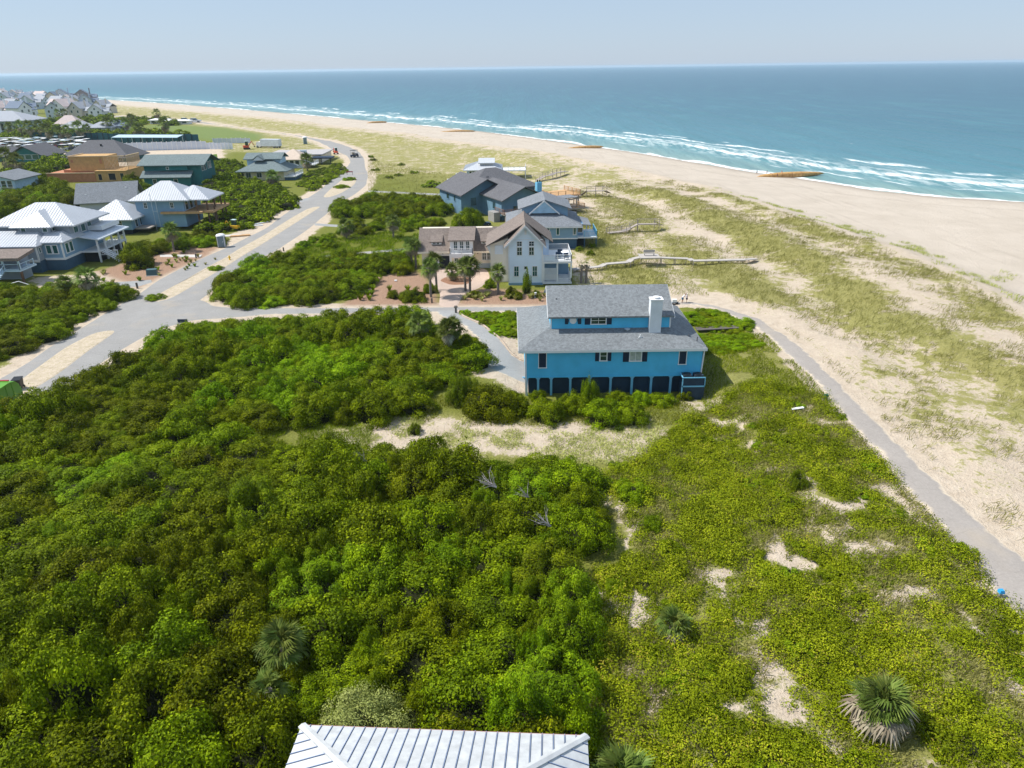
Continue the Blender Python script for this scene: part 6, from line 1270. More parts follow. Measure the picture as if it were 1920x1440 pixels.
# ================================================================== far village, club and yards
def proto_house(name, label, group, seed, w, d, he, hr, wm, rm, loc, wing=True):
    T = Thing(name, label, 'house', loc, 0, group, local=True)
    gwall(T, -w / 2, w / 2, -d / 2, d / 2, -0.5, he, hr - 0.25, wm, 'y'); gable(T, -w / 2 - 0.6, w / 2 + 0.6, -d / 2 - 0.7, d / 2 + 0.7, he - 0.1, hr, rm, 'y', t=0.3)
    for c0 in (-w * 0.25, w * 0.25):
        for z0 in (1.0, 4.2): window(T, 'S', c0, z0, z0 + 1.7, -d / 2, 1.3, 1, 1, tw=0.2)
    window(T, 'S', 0, he - 0.2, he + 1.2, -d / 2, 1.1, 1, 1, tw=0.2)
    for c0 in (-d * 0.2, d * 0.2): window(T, 'E', c0, 4.2, 5.9, w / 2, 1.3, 1, 1, tw=0.2)
    if wing:
        wallbox(T, w / 2, w / 2 + 5, -d / 2 + 2.5, d / 2 - 1, -0.5, he - 1.5, wm, 'wing_wall'); gable(T, w / 2 - 0.2, w / 2 + 5.6, -d / 2 + 1.9, d / 2 - 0.4, he - 1.6, he + 1.2, rm, 'x', name='wing_roof', t=0.3); window(T, 'S', w / 2 + 2.5, 2.0, 3.8, -d / 2 + 2.5, 1.8, 2, 1, tw=0.2)
        ch = T.part('chimney', MB().box(w / 2 - 1.6, w / 2 - 0.6, 0, 1.0, he, hr + 1.0), wm)
    return T.root
M_VW = [paint('village_white', (0.78, 0.79, 0.81), 0.8, 0.05), paint('village_blue_grey', (0.50, 0.58, 0.66), 0.8, 0.05), paint('village_beige', (0.60, 0.54, 0.47), 0.8, 0.05)]
M_VR = [paint('village_grey_roof', (0.34, 0.36, 0.40), 0.9, 0.1), paint('village_pink_roof', (0.55, 0.46, 0.44), 0.9, 0.1), paint('village_dark_roof', (0.15, 0.19, 0.26), 0.9, 0.1)]
LAB = ['white gabled house in the crowded far village', 'blue grey gabled house in the crowded far village', 'beige gabled house in the crowded far village']
GRP = ['white village houses', 'blue grey village houses', 'beige village houses']
vp = []
rv = random.Random(12)
for row, (py, n, x0, x1) in enumerate([(221, 9, -60, 205), (213, 9, -50, 208), (205, 8, -40, 178), (198, 8, -40, 140), (192, 7, -40, 90), (187.5, 6, -40, 72)]):
    for k in range(n): vp.append((x0 + (x1 - x0) * (k + 0.5 + rv.uniform(-0.25, 0.25)) / n, py + rv.uniform(-1.6, 1.6)))
protos = {}
for i, (a, b) in enumerate(vp):
    if 58 < a < 82 and b > 208: continue
    k = rv.choice((0, 0, 1, 2)); r = rv.choice((0, 0, 1, 2)); p = at(a, b, 0); key = (k, r)
    if key not in protos: protos[key] = proto_house('village_house', LAB[k], GRP[k], i, 10, 13, 7.2, 11.6, M_VW[k], M_VR[r], (p[0], p[1], 0)); o = protos[key]
    else: o = copy_tree(protos[key])
    o.location = (p[0], p[1], 0); o.rotation_euler = (0, 0, rv.choice((0.3, 0.5, -0.2, 1.2, 0.1))); s = 0.8 + 0.35 * rv.random(); o.scale = (s, s, s)
for a, b, l, m in ((118, 191.5, 'far blue grey shingled house standing alone on the dunes', 1), (158, 193.5, 'far dark brick house standing alone on the dunes, rightmost', 2)):
    p = at(a, b, 0); o = proto_house('village_house', l, None, 5, 17, 16, 8, 14, M_VW[1] if m == 1 else paint('far_brick', (0.22, 0.20, 0.21), 0.9), M_VR[2], (p[0], p[1], 0)); o.rotation_euler = (0, 0, 0.4)
p = at(-5, 250, 0)
T = Thing('club_house', 'large pale club building with columned porch at the left edge', 'building', (p[0], p[1], 0), R(4), local=True)
wallbox(T, -24, 14, 2.5, 22, -0.3, 6.2, paint('pale_blue_siding', (0.42, 0.58, 0.70))); hip(T, -26, 16.5, 0, 24, 6.2, 11, M_VR[0], t=0.4); T.part('porch_floor', MB().box(-25, 15.5, 0.3, 2.5, -0.3, 0.6), M_WHITE)
for k in range(13): T.part('column', MB().box(-24.6 + k * 3.28, -24.0 + k * 3.28, 0.6, 1.2, 0.6, 5.9), M_WHITE)
for k in range(9): window(T, 'S', -22 + k * 4, 1.2, 4.8, 2.5, 2.2, 1, 1)
for a, b, w, d, he, hr, rm, l in ((138, 252, 16, 10, 3.2, 6.5, M_VR[0], 'low hip roofed pool pavilion of the club'), (128, 245, 13, 9, 3.5, 8.0, M_VR[1], 'white peaked pavilion behind the pool pavilion'), (190, 251, 12, 10, 3.2, 6.0, M_VR[0], 'grey gabled club annex right of the pool pavilion'), (217, 249, 12, 9, 3.4, 6.2, M_VR[2], 'dark roofed club annex nearest the green lawn'), (300, 232.5, 12, 5, 2.4, 3.2, M_VW[0], 'low white shed at the lawn edge, left one'), (330, 233.5, 16, 5, 2.2, 2.8, M_VW[0], 'low white shed at the lawn edge, right one')):
    p = at(a, b, 0); T = Thing('pavilion', l, 'building', (p[0], p[1], 0), R(rv.uniform(-8, 8)), local=True); wallbox(T, -w / 2, w / 2, 0, d, -0.2, he, M_VW[0]); hip(T, -w / 2 - 0.8, w / 2 + 0.8, -0.8, d + 0.8, he, hr, rm, t=0.3)
    for k in range(3): window(T, 'S', -w / 3 + k * w / 3, 0.8, he - 0.6, 0, w * 0.16, 1, 1, tw=0.15)
# fences of the far yard
def panel_fence(name, label, a, b, n, h, mat, postmat, cat='fence', th=0.06):
    T = Thing(name, label, cat, (a[0], a[1], 0))
    for k in range(n):
        p = a + (b - a) * k / n; q = a + (b - a) * (k + 1) / n; d = (q - p) / np.linalg.norm(q - p); s = np.array([-d[1], d[0], 0]) * th
        T.part('panel', MB().prism([tuple(p + s), tuple(p - s), tuple(q - s), tuple(q + s)], [tuple(v + np.array([0, 0, h - 0.08 + 0.10 * math.sin(k * 1.7)])) for v in (p + s, p - s, q - s, q + s)]), mat)
        T.part('post', MB().box(p[0] - 0.14, p[0] + 0.14, p[1] - 0.16, p[1] + 0.1, 0, h + 0.15), postmat)
    return T
M_FW = paint('white_mesh_screen', (0.60, 0.65, 0.74), 0.85, 0.06, 0.5)
panel_fence('construction_fence', 'long white screened fence along the sandy building yard', at(213, 284), at(388, 279.5), 19, 3.3, M_FW, M_WHITE)
panel_fence('construction_fence', 'short white screened fence right of the long one', at(388, 279.5), at(437, 280), 7, 2.6, M_FW, M_WHITE)
panel_fence('construction_fence', 'white fence run beside the box trailer', at(400, 269), at(470, 268), 8, 2.2, M_FW, M_WHITE)
panel_fence('screen_fence', 'dark green court fence beyond the white yard fence', at(206, 268), at(374, 270), 14, 4.2, paint('dark_green_screen', (0.015, 0.085, 0.115), 0.9), M_DARK)
panel_fence('screen_fence', 'dark green court fence behind the cart park', at(60, 262), at(206, 264), 14, 3.6, paint('dark_green_screen', (0.015, 0.085, 0.115), 0.9), M_DARK)
T = Thing('awning', 'long pale blue awning roof behind the white yard fence', 'awning', tuple(at(270, 272))); a, b = at(212, 274), at(335, 274.5); T.part('canopy', MB().slab([(a[0], a[1], 3.7), (b[0], b[1], 3.7), (b[0], b[1] + 7, 4.3), (a[0], a[1] + 7, 4.3)], 0.15), paint('awning_blue', (0.40, 0.52, 0.60), 0.7))
for k in range(8): T.part('post', MB().box(a[0] + (b[0] - a[0]) * k / 7.0 - 0.08, a[0] + (b[0] - a[0]) * k / 7.0 + 0.08, a[1] + 0.1, a[1] + 0.26, 0, 3.6), M_WHITE)
# golf carts of the cart park
def golf_cart(loc, yaw, label, body, group=None, roof=None, detail=True):
    T = Thing('golf_cart', label, 'golf cart', loc, yaw, group, local=True)
    b = T.part('body', MB().prism([(-0.55, -1.15, 0.28), (0.55, -1.15, 0.28), (0.55, 1.15, 0.28), (-0.55, 1.15, 0.28)], [(-0.52, -1.0, 0.62), (0.52, -1.0, 0.62), (0.52, 1.1, 0.72), (-0.52, 1.1, 0.72)]).prism([(-0.5, -1.1, 0.6), (0.5, -1.1, 0.6), (0.5, -0.55, 0.6), (-0.5, -0.55, 0.6)], [(-0.42, -0.95, 0.95), (0.42, -0.95, 0.95), (0.42, -0.7, 0.95), (-0.42, -0.7, 0.95)]), body)
    T.part('canopy', MB().slab([(-0.6, -0.95, 1.88), (0.6, -0.95, 1.88), (0.6, 1.05, 1.9), (-0.6, 1.05, 1.9)], 0.08), roof or M_WHITE)
    if detail:
        for sx in (-0.48, 0.48):
            T.part('canopy_post', MB().tube((sx, -0.75, 0.9), (sx, -0.85, 1.84), 0.025, n=5), M_BLACK); T.part('canopy_post', MB().tube((sx, 0.95, 0.7), (sx, 0.95, 1.84), 0.025, n=5), M_BLACK)
        T.part('seat', MB().box(-0.5, 0.5, -0.05, 0.45, 0.72, 0.88).box(-0.5, 0.5, 0.42, 0.55, 0.85, 1.3), paint('cart_seat', (0.30, 0.26, 0.2), 0.7))
        for sx in (-0.5, 0.5):
            for sy in (-0.78, 0.78): T.part('wheel', MB().lathe((sx - 0.08, sy, 0.24), [(0.1, 0), (0.24, 0.01), (0.24, 0.15), (0.1, 0.16)], 12, 'x'), M_BLACK)
    return T.root
p = atg(665, 295); golf_cart((p[0], p[1], 0.06), R(150), 'dark golf cart driving on the road bend', paint('cart_navy', (0.02, 0.03, 0.06), 0.3), roof=M_BLACK).scale = (1.35, 1.35, 1.35)
cols = [(0.05, 0.06, 0.08), (0.3, 0.02, 0.02), (0.03, 0.07, 0.2), (0.5, 0.5, 0.5)]
carts = []
for k in range(4): carts.append(None)
for k in range(84):
    u = rv.random(); v = rv.random(); a, b = -20 + 185 * u, 268 + 20 * v - 5 * u; q = at(a, b, 0); c = rv.randrange(4)
    cl = ['black', 'red', 'blue', 'grey'][c]
    if carts[c] is None: carts[c] = golf_cart((q[0], q[1], 0.0), 0, cl + ' golf cart with pale canopy in the far cart park', paint('cart_' + cl, cols[c], 0.3), cl + ' carts of the cart park', roof=M_WHITE if c != 2 else paint('awning_blue', (0.3, 0.55, 0.7))); o = carts[c]
    else: o = copy_tree(carts[c]); o.location = (q[0], q[1], 0)
    o.rotation_euler = (0, 0, R(rv.choice((0, 90, 180)) + rv.uniform(-15, 15))); o.scale = (1.6, 1.6, 1.3)

# ------------------------------------------------------------------ vehicles and site things
def wheels(T, xs, ys, r, w):
    for x in xs:
        for y in ys:
            t_ = T.part('wheel', MB().lathe((x, y - w / 2, r), [(r * 0.5, 0), (r, 0.02), (r, w - 0.02), (r * 0.5, w)], 14, 'y'), M_BLACK); T.part('rim', MB().lathe((x, y - w / 2 - 0.01, r), [(r * 0.45, 0), (r * 0.45, w + 0.02)], 10, 'y'), paint('rim_grey', (0.3, 0.3, 0.32), 0.5), t_)
a = at(487, 277.5); b = at(523, 278); yaw = math.atan2(b[1] - a[1], b[0] - a[0]); L = float(np.linalg.norm(b - a))
T = Thing('box_truck', 'white box trailer truck parked in the building yard', 'truck', tuple(a), yaw, local=True)
T.part('cargo_box', MB().box(0.6, L, 0, 2.6, 0.75, 3.5), paint('trailer_white', (0.62, 0.67, 0.74), 0.5)); T.part('chassis', MB().box(-1.6, L - 0.4, 0.5, 2.1, 0.5, 0.75), M_BLACK); cb = T.part('cab', MB().prism([(-1.9, 0.15, 0.5), (0.4, 0.15, 0.5), (0.4, 2.45, 0.5), (-1.9, 2.45, 0.5)], [(-1.2, 0.2, 2.4), (0.4, 0.2, 2.5), (0.4, 2.4, 2.5), (-1.2, 2.4, 2.4)]), M_WHITE); T.part('windscreen', MB().prism([(-1.72, 0.3, 1.4), (-1.66, 0.3, 1.4), (-1.66, 2.3, 1.4), (-1.72, 2.3, 1.4)], [(-1.36, 0.3, 2.3), (-1.30, 0.3, 2.3), (-1.30, 2.3, 2.3), (-1.36, 2.3, 2.3)]), M_GLASS, cb); wheels(T, (-1.0, L - 2.2, L - 1.0), (0.15, 2.45), 0.45, 0.3)
def car(px_, py_, yaw, col, label, s=1.0, z=0.0):
    q = at(px_, py_); T = Thing('parked_car', label, 'car', (q[0], q[1], z), yaw, local=True); m = paint('car_' + label[:6], col, 0.3, 0.05, spec=0.5)
    b = T.part('body', MB().prism([(-2.1, -0.88, 0.3), (2.1, -0.88, 0.3), (2.1, 0.88, 0.3), (-2.1, 0.88, 0.3)], [(-2.05, -0.86, 0.85), (1.95, -0.86, 0.8), (1.95, 0.86, 0.8), (-2.05, 0.86, 0.85)]), m); T.part('cabin', MB().prism([(-1.6, -0.82, 0.84), (0.9, -0.82, 0.82), (0.9, 0.82, 0.82), (-1.6, 0.82, 0.84)], [(-1.2, -0.68, 1.42), (0.2, -0.68, 1.42), (0.2, 0.68, 1.42), (-1.2, 0.68, 1.42)]), M_GLASS); T.part('car_roof', MB().box(-1.2, 0.2, -0.68, 0.68, 1.42, 1.47), m); wheels(T, (-1.3, 1.3), (-0.82, 0.82), 0.33, 0.22); T.root.scale = (s, s, s)
car(231, 282, 0.2, (0.03, 0.03, 0.05), 'black car parked by the long white fence', 1.15); car(348, 228, 0.0, (0.65, 0.66, 0.68), 'white van like vehicle on the far road, left of the pair', 1.6); car(366, 229.5, 0.1, (0.7, 0.7, 0.72), 'white vehicle on the far road, right of the pair', 1.8); car(905, 423, 0.3, (0.02, 0.05, 0.10), 'dark blue car beside the blue grey house', 0.8)
def digger(px_, py_, yaw, col, label, s=1.0):
    q = at(px_, py_); T = Thing('excavator', label, 'excavator', tuple(q), yaw, local=True); m = paint(label[:9], col, 0.5)
    for sy in (-0.6, 0.6): T.part('track', MB().prism([(-0.9, sy - 0.18, 0.12), (-0.7, sy - 0.18, 0), (0.7, sy - 0.18, 0), (0.9, sy - 0.18, 0.12), (0.9, sy - 0.18, 0.34), (0.7, sy - 0.18, 0.45), (-0.7, sy - 0.18, 0.45), (-0.9, sy - 0.18, 0.34)], [(-0.9, sy + 0.18, 0.12), (-0.7, sy + 0.18, 0), (0.7, sy + 0.18, 0), (0.9, sy + 0.18, 0.12), (0.9, sy + 0.18, 0.34), (0.7, sy + 0.18, 0.45), (-0.7, sy + 0.18, 0.45), (-0.9, sy + 0.18, 0.34)]), M_BLACK)
    T.part('body', MB().box(-0.9, 0.6, -0.6, 0.6, 0.5, 1.05), m); c = T.part('cab', MB().box(-0.3, 0.5, -0.55, 0.15, 1.05, 2.1), M_GLASS); T.part('cab_roof', MB().box(-0.36, 0.56, -0.6, 0.2, 2.1, 2.2), paint('pale_cab_roof', (0.45, 0.6, 0.6)), c); T.part('boom', MB().tube((0.6, 0.3, 0.9), (1.5, 0.3, 2.0), 0.11, n=6).tube((1.5, 0.3, 2.0), (2.1, 0.3, 0.9), 0.09, n=6), m); T.part('bucket', MB().prism([(1.95, 0.05, 0.5), (2.3, 0.05, 0.45), (2.2, 0.05, 0.95)], [(1.95, 0.55, 0.5), (2.3, 0.55, 0.45), (2.2, 0.55, 0.95)]), M_BLACK); T.root.scale = (s, s, s)
digger(441, 432, 2.9, (0.62, 0.36, 0.02), 'yellow mini excavator on the bare sand beside the road', 1.0); digger(463, 280, 0.4, (0.6, 0.09, 0.04), 'red machine between the white fence and the box truck', 1.5); digger(630, 289, 2.0, (0.5, 0.06, 0.03), 'red machine beside the road before the bend', 1.1)
def toilet(px_, py_, col, label, s=1.0):
    q = at(px_, py_); T = Thing('portable_toilet', label, 'toilet', tuple(q), R(12), local=True); m = paint('toilet_' + label[:5], col, 0.5)
    b = T.part('cabin', MB().box(-0.6, 0.6, -0.6, 0.6, 0.1, 2.1), m); T.part('base', MB().box(-0.66, 0.66, -0.66, 0.66, 0, 0.12), M_BLACK); d = T.part('door', MB().box(-0.42, 0.42, -0.64, -0.6, 0.18, 1.95), paint('toilet_door', (0.16, 0.22, 0.26), 0.5)); T.part('handle', MB().box(0.28, 0.36, -0.68, -0.64, 1.0, 1.15), M_WHITE, d)
    T.part('dome_roof', MB().lathe((0, 0, 2.1), [(0.86, 0), (0.8, 0.16), (0.6, 0.3), (0.3, 0.38), (0.02, 0.4)], 16), M_WHITE); 
    for sx in (-0.6, 0.6): T.part('corner_trim', MB().box(sx - 0.05, sx + 0.05, -0.66, -0.58, 0.1, 2.1), M_WHITE)
    T.root.scale = (s, s, s)
toilet(417, 463, (0.13, 0.20, 0.25), 'grey portable toilet with white dome roof beside the main road', 1.0); toilet(573, 270, (0.35, 0.52, 0.47), 'pale green portable toilet in the far yard', 1.3)
# garbage truck at the left edge
q = at(26, 752); yaw = math.atan2(ROAD_L[4][1] - ROAD_L[2][1], ROAD_L[4][0] - ROAD_L[2][0])
T = Thing('garbage_truck', 'lime green garbage truck cut by the left edge', 'truck', (q[0], q[1], 0.1), yaw, local=True); M_LIME = paint('lime_body', (0.10, 0.30, 0.005), 0.35, 0.08, spec=0.5)
prof = [(0.0, 0.75), (0.12, 2.1), (-0.5, 2.75), (-1.6, 2.95), (-4.6, 2.95), (-5.0, 2.7), (-5.0, 0.8)]
b = T.part('hopper_body', MB().prism([(x, 1.2, z) for x, z in prof], [(x, -1.2, z) for x, z in prof]), M_LIME); T.part('tailgate', MB().prism([(0.02, 1.05, 0.55), (0.55, 1.05, 0.75), (0.5, 1.05, 1.55), (0.12, 1.05, 2.1)], [(0.02, -1.05, 0.55), (0.55, -1.05, 0.75), (0.5, -1.05, 1.55), (0.12, -1.05, 2.1)]), M_LIME)
for k in range(4): T.part('rib', MB().box(-4.5 + k * 1.1, -4.38 + k * 1.1, -1.24, 1.24, 0.9, 2.9), M_LIME, b)
T.part('chassis', MB().box(-8, 0.2, -0.9, 0.9, 0.45, 0.78), M_BLACK); T.part('cab', MB().prism([(-8.2, -1.1, 0.6), (-5.8, -1.1, 0.6), (-5.8, 1.1, 0.6), (-8.2, 1.1, 0.6)], [(-7.9, -1.05, 2.6), (-5.8, -1.05, 2.6), (-5.8, 1.05, 2.6), (-7.9, 1.05, 2.6)]), M_WHITE); wheels(T, (-1.2, -2.4, -6.8), (-1.0, 1.0), 0.5, 0.35); T.root.scale = (0.82, 0.82, 0.82); T.part('warning_lamp', MB().box(-0.55, -0.35, -0.5, 0.5, 2.74, 2.86), paint('lamp_red', (0.4, 0.03, 0.05)), b)
q = at(38, 730); T = Thing('wheeled_bin', 'black wheeled bin on the median behind the garbage truck', 'bin', (q[0], q[1], 0.1), R(10), local=True)
T.part('bin_body', MB().prism([(-0.3, -0.32, 0.12), (0.3, -0.32, 0.12), (0.3, 0.32, 0.12), (-0.3, 0.32, 0.12)], [(-0.38, -0.4, 1.05), (0.38, -0.4, 1.05), (0.38, 0.4, 1.05), (-0.38, 0.4, 1.05)]), M_BLACK); T.part('lid', MB().slab([(-0.43, -0.46, 1.1), (0.43, -0.46, 1.1), (0.43, 0.44, 1.2), (-0.43, 0.44, 1.2)], 0.06), M_BLACK)
for sx in (-0.34, 0.34): T.part('wheel', MB().lathe((sx - 0.04, 0.3, 0.14), [(0.14, 0), (0.14, 0.08)], 12, 'x'), M_BLACK)
# small things along the roads
def post(px_, py_, h, w, mat, name, label, cat, cap=None, g=None):
    q = atg(px_, py_); T = Thing(name, label, cat, tuple(q), 0, g); T.part('post', MB().box(q[0] - w / 2, q[0] + w / 2, q[1] - w / 2, q[1] + w / 2, q[2] - 0.1, q[2] + h), mat)
    if cap: T.part('cap', MB().prism([(q[0] - w, q[1] - w, q[2] + h), (q[0] + w, q[1] - w, q[2] + h), (q[0] + w, q[1] + w, q[2] + h), (q[0] - w, q[1] + w, q[2] + h)], [(q[0] - w * 0.7, q[1] - w * 0.7, q[2] + h + 0.2)] + [(q[0] + w * 0.7, q[1] - w * 0.7, q[2] + h + 0.2), (q[0] + w * 0.7, q[1] + w * 0.7, q[2] + h + 0.2), (q[0] - w * 0.7, q[1] + w * 0.7, q[2] + h + 0.2)]), cap)
M_POST = paint('grey_post_wood', (0.12, 0.11, 0.10), 0.9)
post(1874, 1119, 0.32, 0.16, M_STONE, 'marker_post', 'low post with bright blue cap at the path edge', 'post', paint('cap_blue', (0.03, 0.30, 0.62), 0.5)); post(1548, 750, 0.4, 0.2, paint('dark_green_box', (0.02, 0.10, 0.07)), 'utility_box', 'small dark green box beside the beach path', 'utility box', paint('dark_green_box', (0.02, 0.1, 0.07))); post(1553, 754, 0.45, 0.07, M_WHITE, 'marker_post', 'thin white marker beside the small green box', 'post')
post(258, 541, 0.9, 0.22, M_POST, 'gate_post', 'dark wooden post at the drive mouth left of the road', 'post'); post(368, 484, 0.8, 0.2, M_POST, 'gate_post', 'dark wooden post at the end of the pale walk', 'post'); post(855, 587, 0.8, 0.25, M_POST, 'mailbox', 'dark mailbox post at the start of the gravel drive', 'mailbox', M_POST); post(810, 568, 0.7, 0.22, M_POST, 'lamp_post', 'short dark path light left of the paved drive', 'light'); post(1004, 558, 0.75, 0.3, M_WHITE, 'utility_box', 'white utility pedestal in the mulch beside the blue house roof', 'utility box')
post(634, 559, 0.6, 0.35, paint('pale_green_box', (0.25, 0.5, 0.42)), 'utility_box', 'pale green utility box at the corner clump', 'utility box'); post(664, 558, 0.3, 0.3, paint('dark_grey_metal', (0.05, 0.06, 0.075)), 'utility_box', 'small dark box in the mulch left of the forecourt', 'utility box'); post(742, 527, 0.15, 0.4, M_WHITE, 'stone', 'pale flat stone in the mulch left of the forecourt', 'stone')
post(532, 471, 0.7, 0.2, M_POST, 'gate_post', 'dark marker post in the grass right of the main road', 'post'); post(508, 388, 1.2, 0.25, paint('pale_green_box', (0.25, 0.5, 0.42)), 'utility_box', 'pale green utility box by the far lane', 'utility box'); post(624, 328, 1.0, 0.3, M_POST, 'gate_post', 'dark post at the drive of the yellow house', 'post')
q = at(286, 516); T = Thing('utility_cabinet', 'dark green transformer cabinet in the mulch by the road', 'utility box', tuple(q), R(10), local=True); T.part('cabinet', MB().prism([(-0.8, -0.5, 0), (0.8, -0.5, 0), (0.8, 0.5, 0), (-0.8, 0.5, 0)], [(-0.74, -0.3, 0.95), (0.74, -0.3, 0.95), (0.74, 0.48, 1.0), (-0.74, 0.48, 1.0)]), paint('slate_cabinet', (0.06, 0.12, 0.13), 0.5)); T.part('plinth', MB().box(-0.9, 0.9, -0.6, 0.6, -0.05, 0.06), M_CONC)
q = at(431, 488); T = Thing('fire_hydrant', 'yellow fire hydrant on the long road median', 'hydrant', (q[0], q[1], 0.08), 0, local=True); mh = paint('hydrant_yellow', (0.70, 0.45, 0.05), 0.5); T.part('barrel', MB().lathe((0, 0, 0), [(0.2, 0), (0.2, 0.06), (0.13, 0.08), (0.13, 0.55), (0.17, 0.58), (0.12, 0.72), (0.03, 0.8)], 12), mh); T.part('outlet', MB().tube((-0.25, 0, 0.42), (0.25, 0, 0.42), 0.07), mh)
def sign(px_, py_, w, h, z0, mat, label, yaw=0.0, posts=True):
    q = atg(px_, py_); T = Thing('sign_board', label, 'sign', tuple(q), yaw, local=True); T.part('board', MB().box(-w / 2, w / 2, -0.04, 0.04, z0, z0 + h), mat)
    if posts:
        for s in (-1, 1): T.part('post', MB().box(s * w * 0.42 - 0.05, s * w * 0.42 + 0.05, 0.04, 0.12, -0.1, z0 + h), M_POST)
sign(343, 605, 1.3, 0.42, 0.05, M_NAVY, 'low navy board sign at the side road junction'); sign(408, 553, 1.3, 0.3, 0.7, M_POST, 'dark wooden name sign in front of the corner clump'); sign(656, 328, 2.0, 0.3, 0.8, paint('sign_red', (0.30, 0.04, 0.05)), 'dark red board sign on the small median at the bend'); sign(531, 378, 2.0, 0.5, 0.9, paint('sign_brown', (0.16, 0.06, 0.05)), 'brown board sign at the side lane')
q = at(450, 443); T = Thing('lumber_stack', 'orange lumber stack on the bare sand beside the road', 'lumber', tuple(q), R(18), local=True)
for k in range(6): T.part('board', MB().box(-1.9 + 0.1 * (k % 3), 1.9, -0.5 + (k % 3) * 0.33, -0.2 + (k % 3) * 0.33, 0.03 + (k // 3) * 0.12, 0.13 + (k // 3) * 0.12), M_WOOD)
q = at(437, 442); T = Thing('concrete_pad', 'pale concrete pad beside the lumber stack', 'slab', tuple(q), R(12), local=True); T.part('pad', MB().box(-1.6, 1.6, -0.9, 0.9, 0.0, 0.1), M_CONC)
for i, (a, b, yw) in enumerate(((490, 419, 0.9), (478, 424, 0.3))): q = at(a, b); T = Thing('pipe_bundle', ['pale pipes lying beside the road, upper pile', 'pale pipes lying beside the road, lower pile'][i], 'pipes', tuple(q), yw, local=True); [T.part('pipe', MB().tube((-1.6, -0.2 + 0.2 * k, 0.12), (1.6, -0.2 + 0.2 * k, 0.12), 0.09, n=7), M_WHITE) for k in range(3)]
q = atg(1495, 772); T = Thing('board_pile', 'two pale boards lying in the ground cover near the path', 'boards', tuple(q), 0.25, local=True); T.part('board', MB().box(-0.6, 0.6, -0.1, 0.05, 0.3, 0.36), M_WHITE); T.part('board', MB().box(-0.5, 0.7, 0.1, 0.25, 0.28, 0.33), M_WHITE)
q = at(360, 299); T = Thing('kayak', 'lime yellow strip of sheeting on the sand yard behind the teal house', 'sheet', tuple(q), R(14), local=True); T.part('sheet', MB().prism([(-9, -0.5, 0.0), (9, -0.5, 0.0), (9, 0.5, 0.0), (-9, 0.5, 0.0)], [(-9, -0.3, 0.4), (9, -0.1, 1.6), (9, 0.1, 1.6), (-9, 0.3, 0.4)]), paint('lime_sheet', (0.45, 0.62, 0.10), 0.7)); T.root.name = 'plastic_sheet'

# ------------------------------------------------------------------ dune walkways
def walkway(name, label, pts, w, zs, mat, rail=0.0, postm=None, step=2.0):
    P_ = [np.array([*at(a, b, 1.0 + z)[:2], 0]) for (a, b), z in zip(pts, zs)]; Z = [max(hz(p[0], p[1]) + 0.15, 0.3 + 0.7 * hz(p[0], p[1])) + z for p, z in zip(P_, zs)]
    T = Thing(name, label, 'boardwalk', (P_[0][0], P_[0][1], Z[0] - 0.3))
    for i in range(len(P_) - 1):
        a, b = P_[i].copy(), P_[i + 1].copy(); a[2] = Z[i] + 0.1; b[2] = Z[i + 1] + 0.1; d = b - a; L = np.linalg.norm(d[:2]); s = np.array([-d[1], d[0], 0]) / (L + 1e-6) * w / 2; n = max(1, int(L / step))
        for k in range(n):
            p = a + d * k / n; q = a + d * (k + 1) / n - d / L * 0.05; T.part('deck_section', MB().slab([tuple(p + s), tuple(p - s), tuple(q - s), tuple(q + s)], 0.12), mat)
            for sg in (-1, 1):
                u = p + s * sg; T.part('pile', MB().box(u[0] - 0.05, u[0] + 0.05, u[1] - 0.05, u[1] + 0.05, hz(u[0], u[1]) - 0.4, u[2] + rail - 0.01), postm or mat)
        if rail > 0:
            for sg in (-1, 1): T.part('rail', MB().tube(tuple(a + s * sg + np.array([0, 0, rail])), tuple(b + s * sg + np.array([0, 0, rail])), 0.04, n=5).tube(tuple(a + s * sg + np.array([0, 0, rail * 0.5])), tuple(b + s * sg + np.array([0, 0, rail * 0.5])), 0.03, n=5), postm or mat)
    return T
M_WDECK = paint('silvered_deck', (0.42, 0.39, 0.36), 0.9, 0.1)
T = walkway('boardwalk', 'long silvered boardwalk across the dunes from the white house', [(1074, 497), (1125, 492), (1136, 487), (1178, 484), (1186, 478), (1203, 475), (1240, 476), (1292, 478), (1300, 482), (1398, 482), (1418, 478)], 1.0, [0.1, 0.2, 0.4, 0.5, 0.7, 0.8, 0.8, 0.6, 0.5, 0.4, 0.0], M_WDECK, 0, M_DECK)
q = at(1217, 479, 1.9); T.part('landing', MB().box(q[0] - 1.6, q[0] + 1.6, q[1] - 1.6, q[1] + 1.2, 1.75, 1.9), M_WDECK); A = Thing('picnic_bench', 'silvered bench on the boardwalk landing', 'bench', (q[0], q[1], 1.9)); A.part('seat', MB().box(q[0] - 0.9, q[0] + 0.9, q[1] - 0.3, q[1] + 0.1, 2.25, 2.32), M_WDECK); A.part('backrest', MB().box(q[0] - 0.9, q[0] + 0.9, q[1] + 0.1, q[1] + 0.18, 2.35, 2.8), M_WDECK); A.part('leg', MB().box(q[0] - 0.8, q[0] - 0.7, q[1] - 0.25, q[1] + 0.1, 1.9, 2.25), M_WDECK); A.part('leg', MB().box(q[0] + 0.7, q[0] + 0.8, q[1] - 0.25, q[1] + 0.1, 1.9, 2.25), M_WDECK)
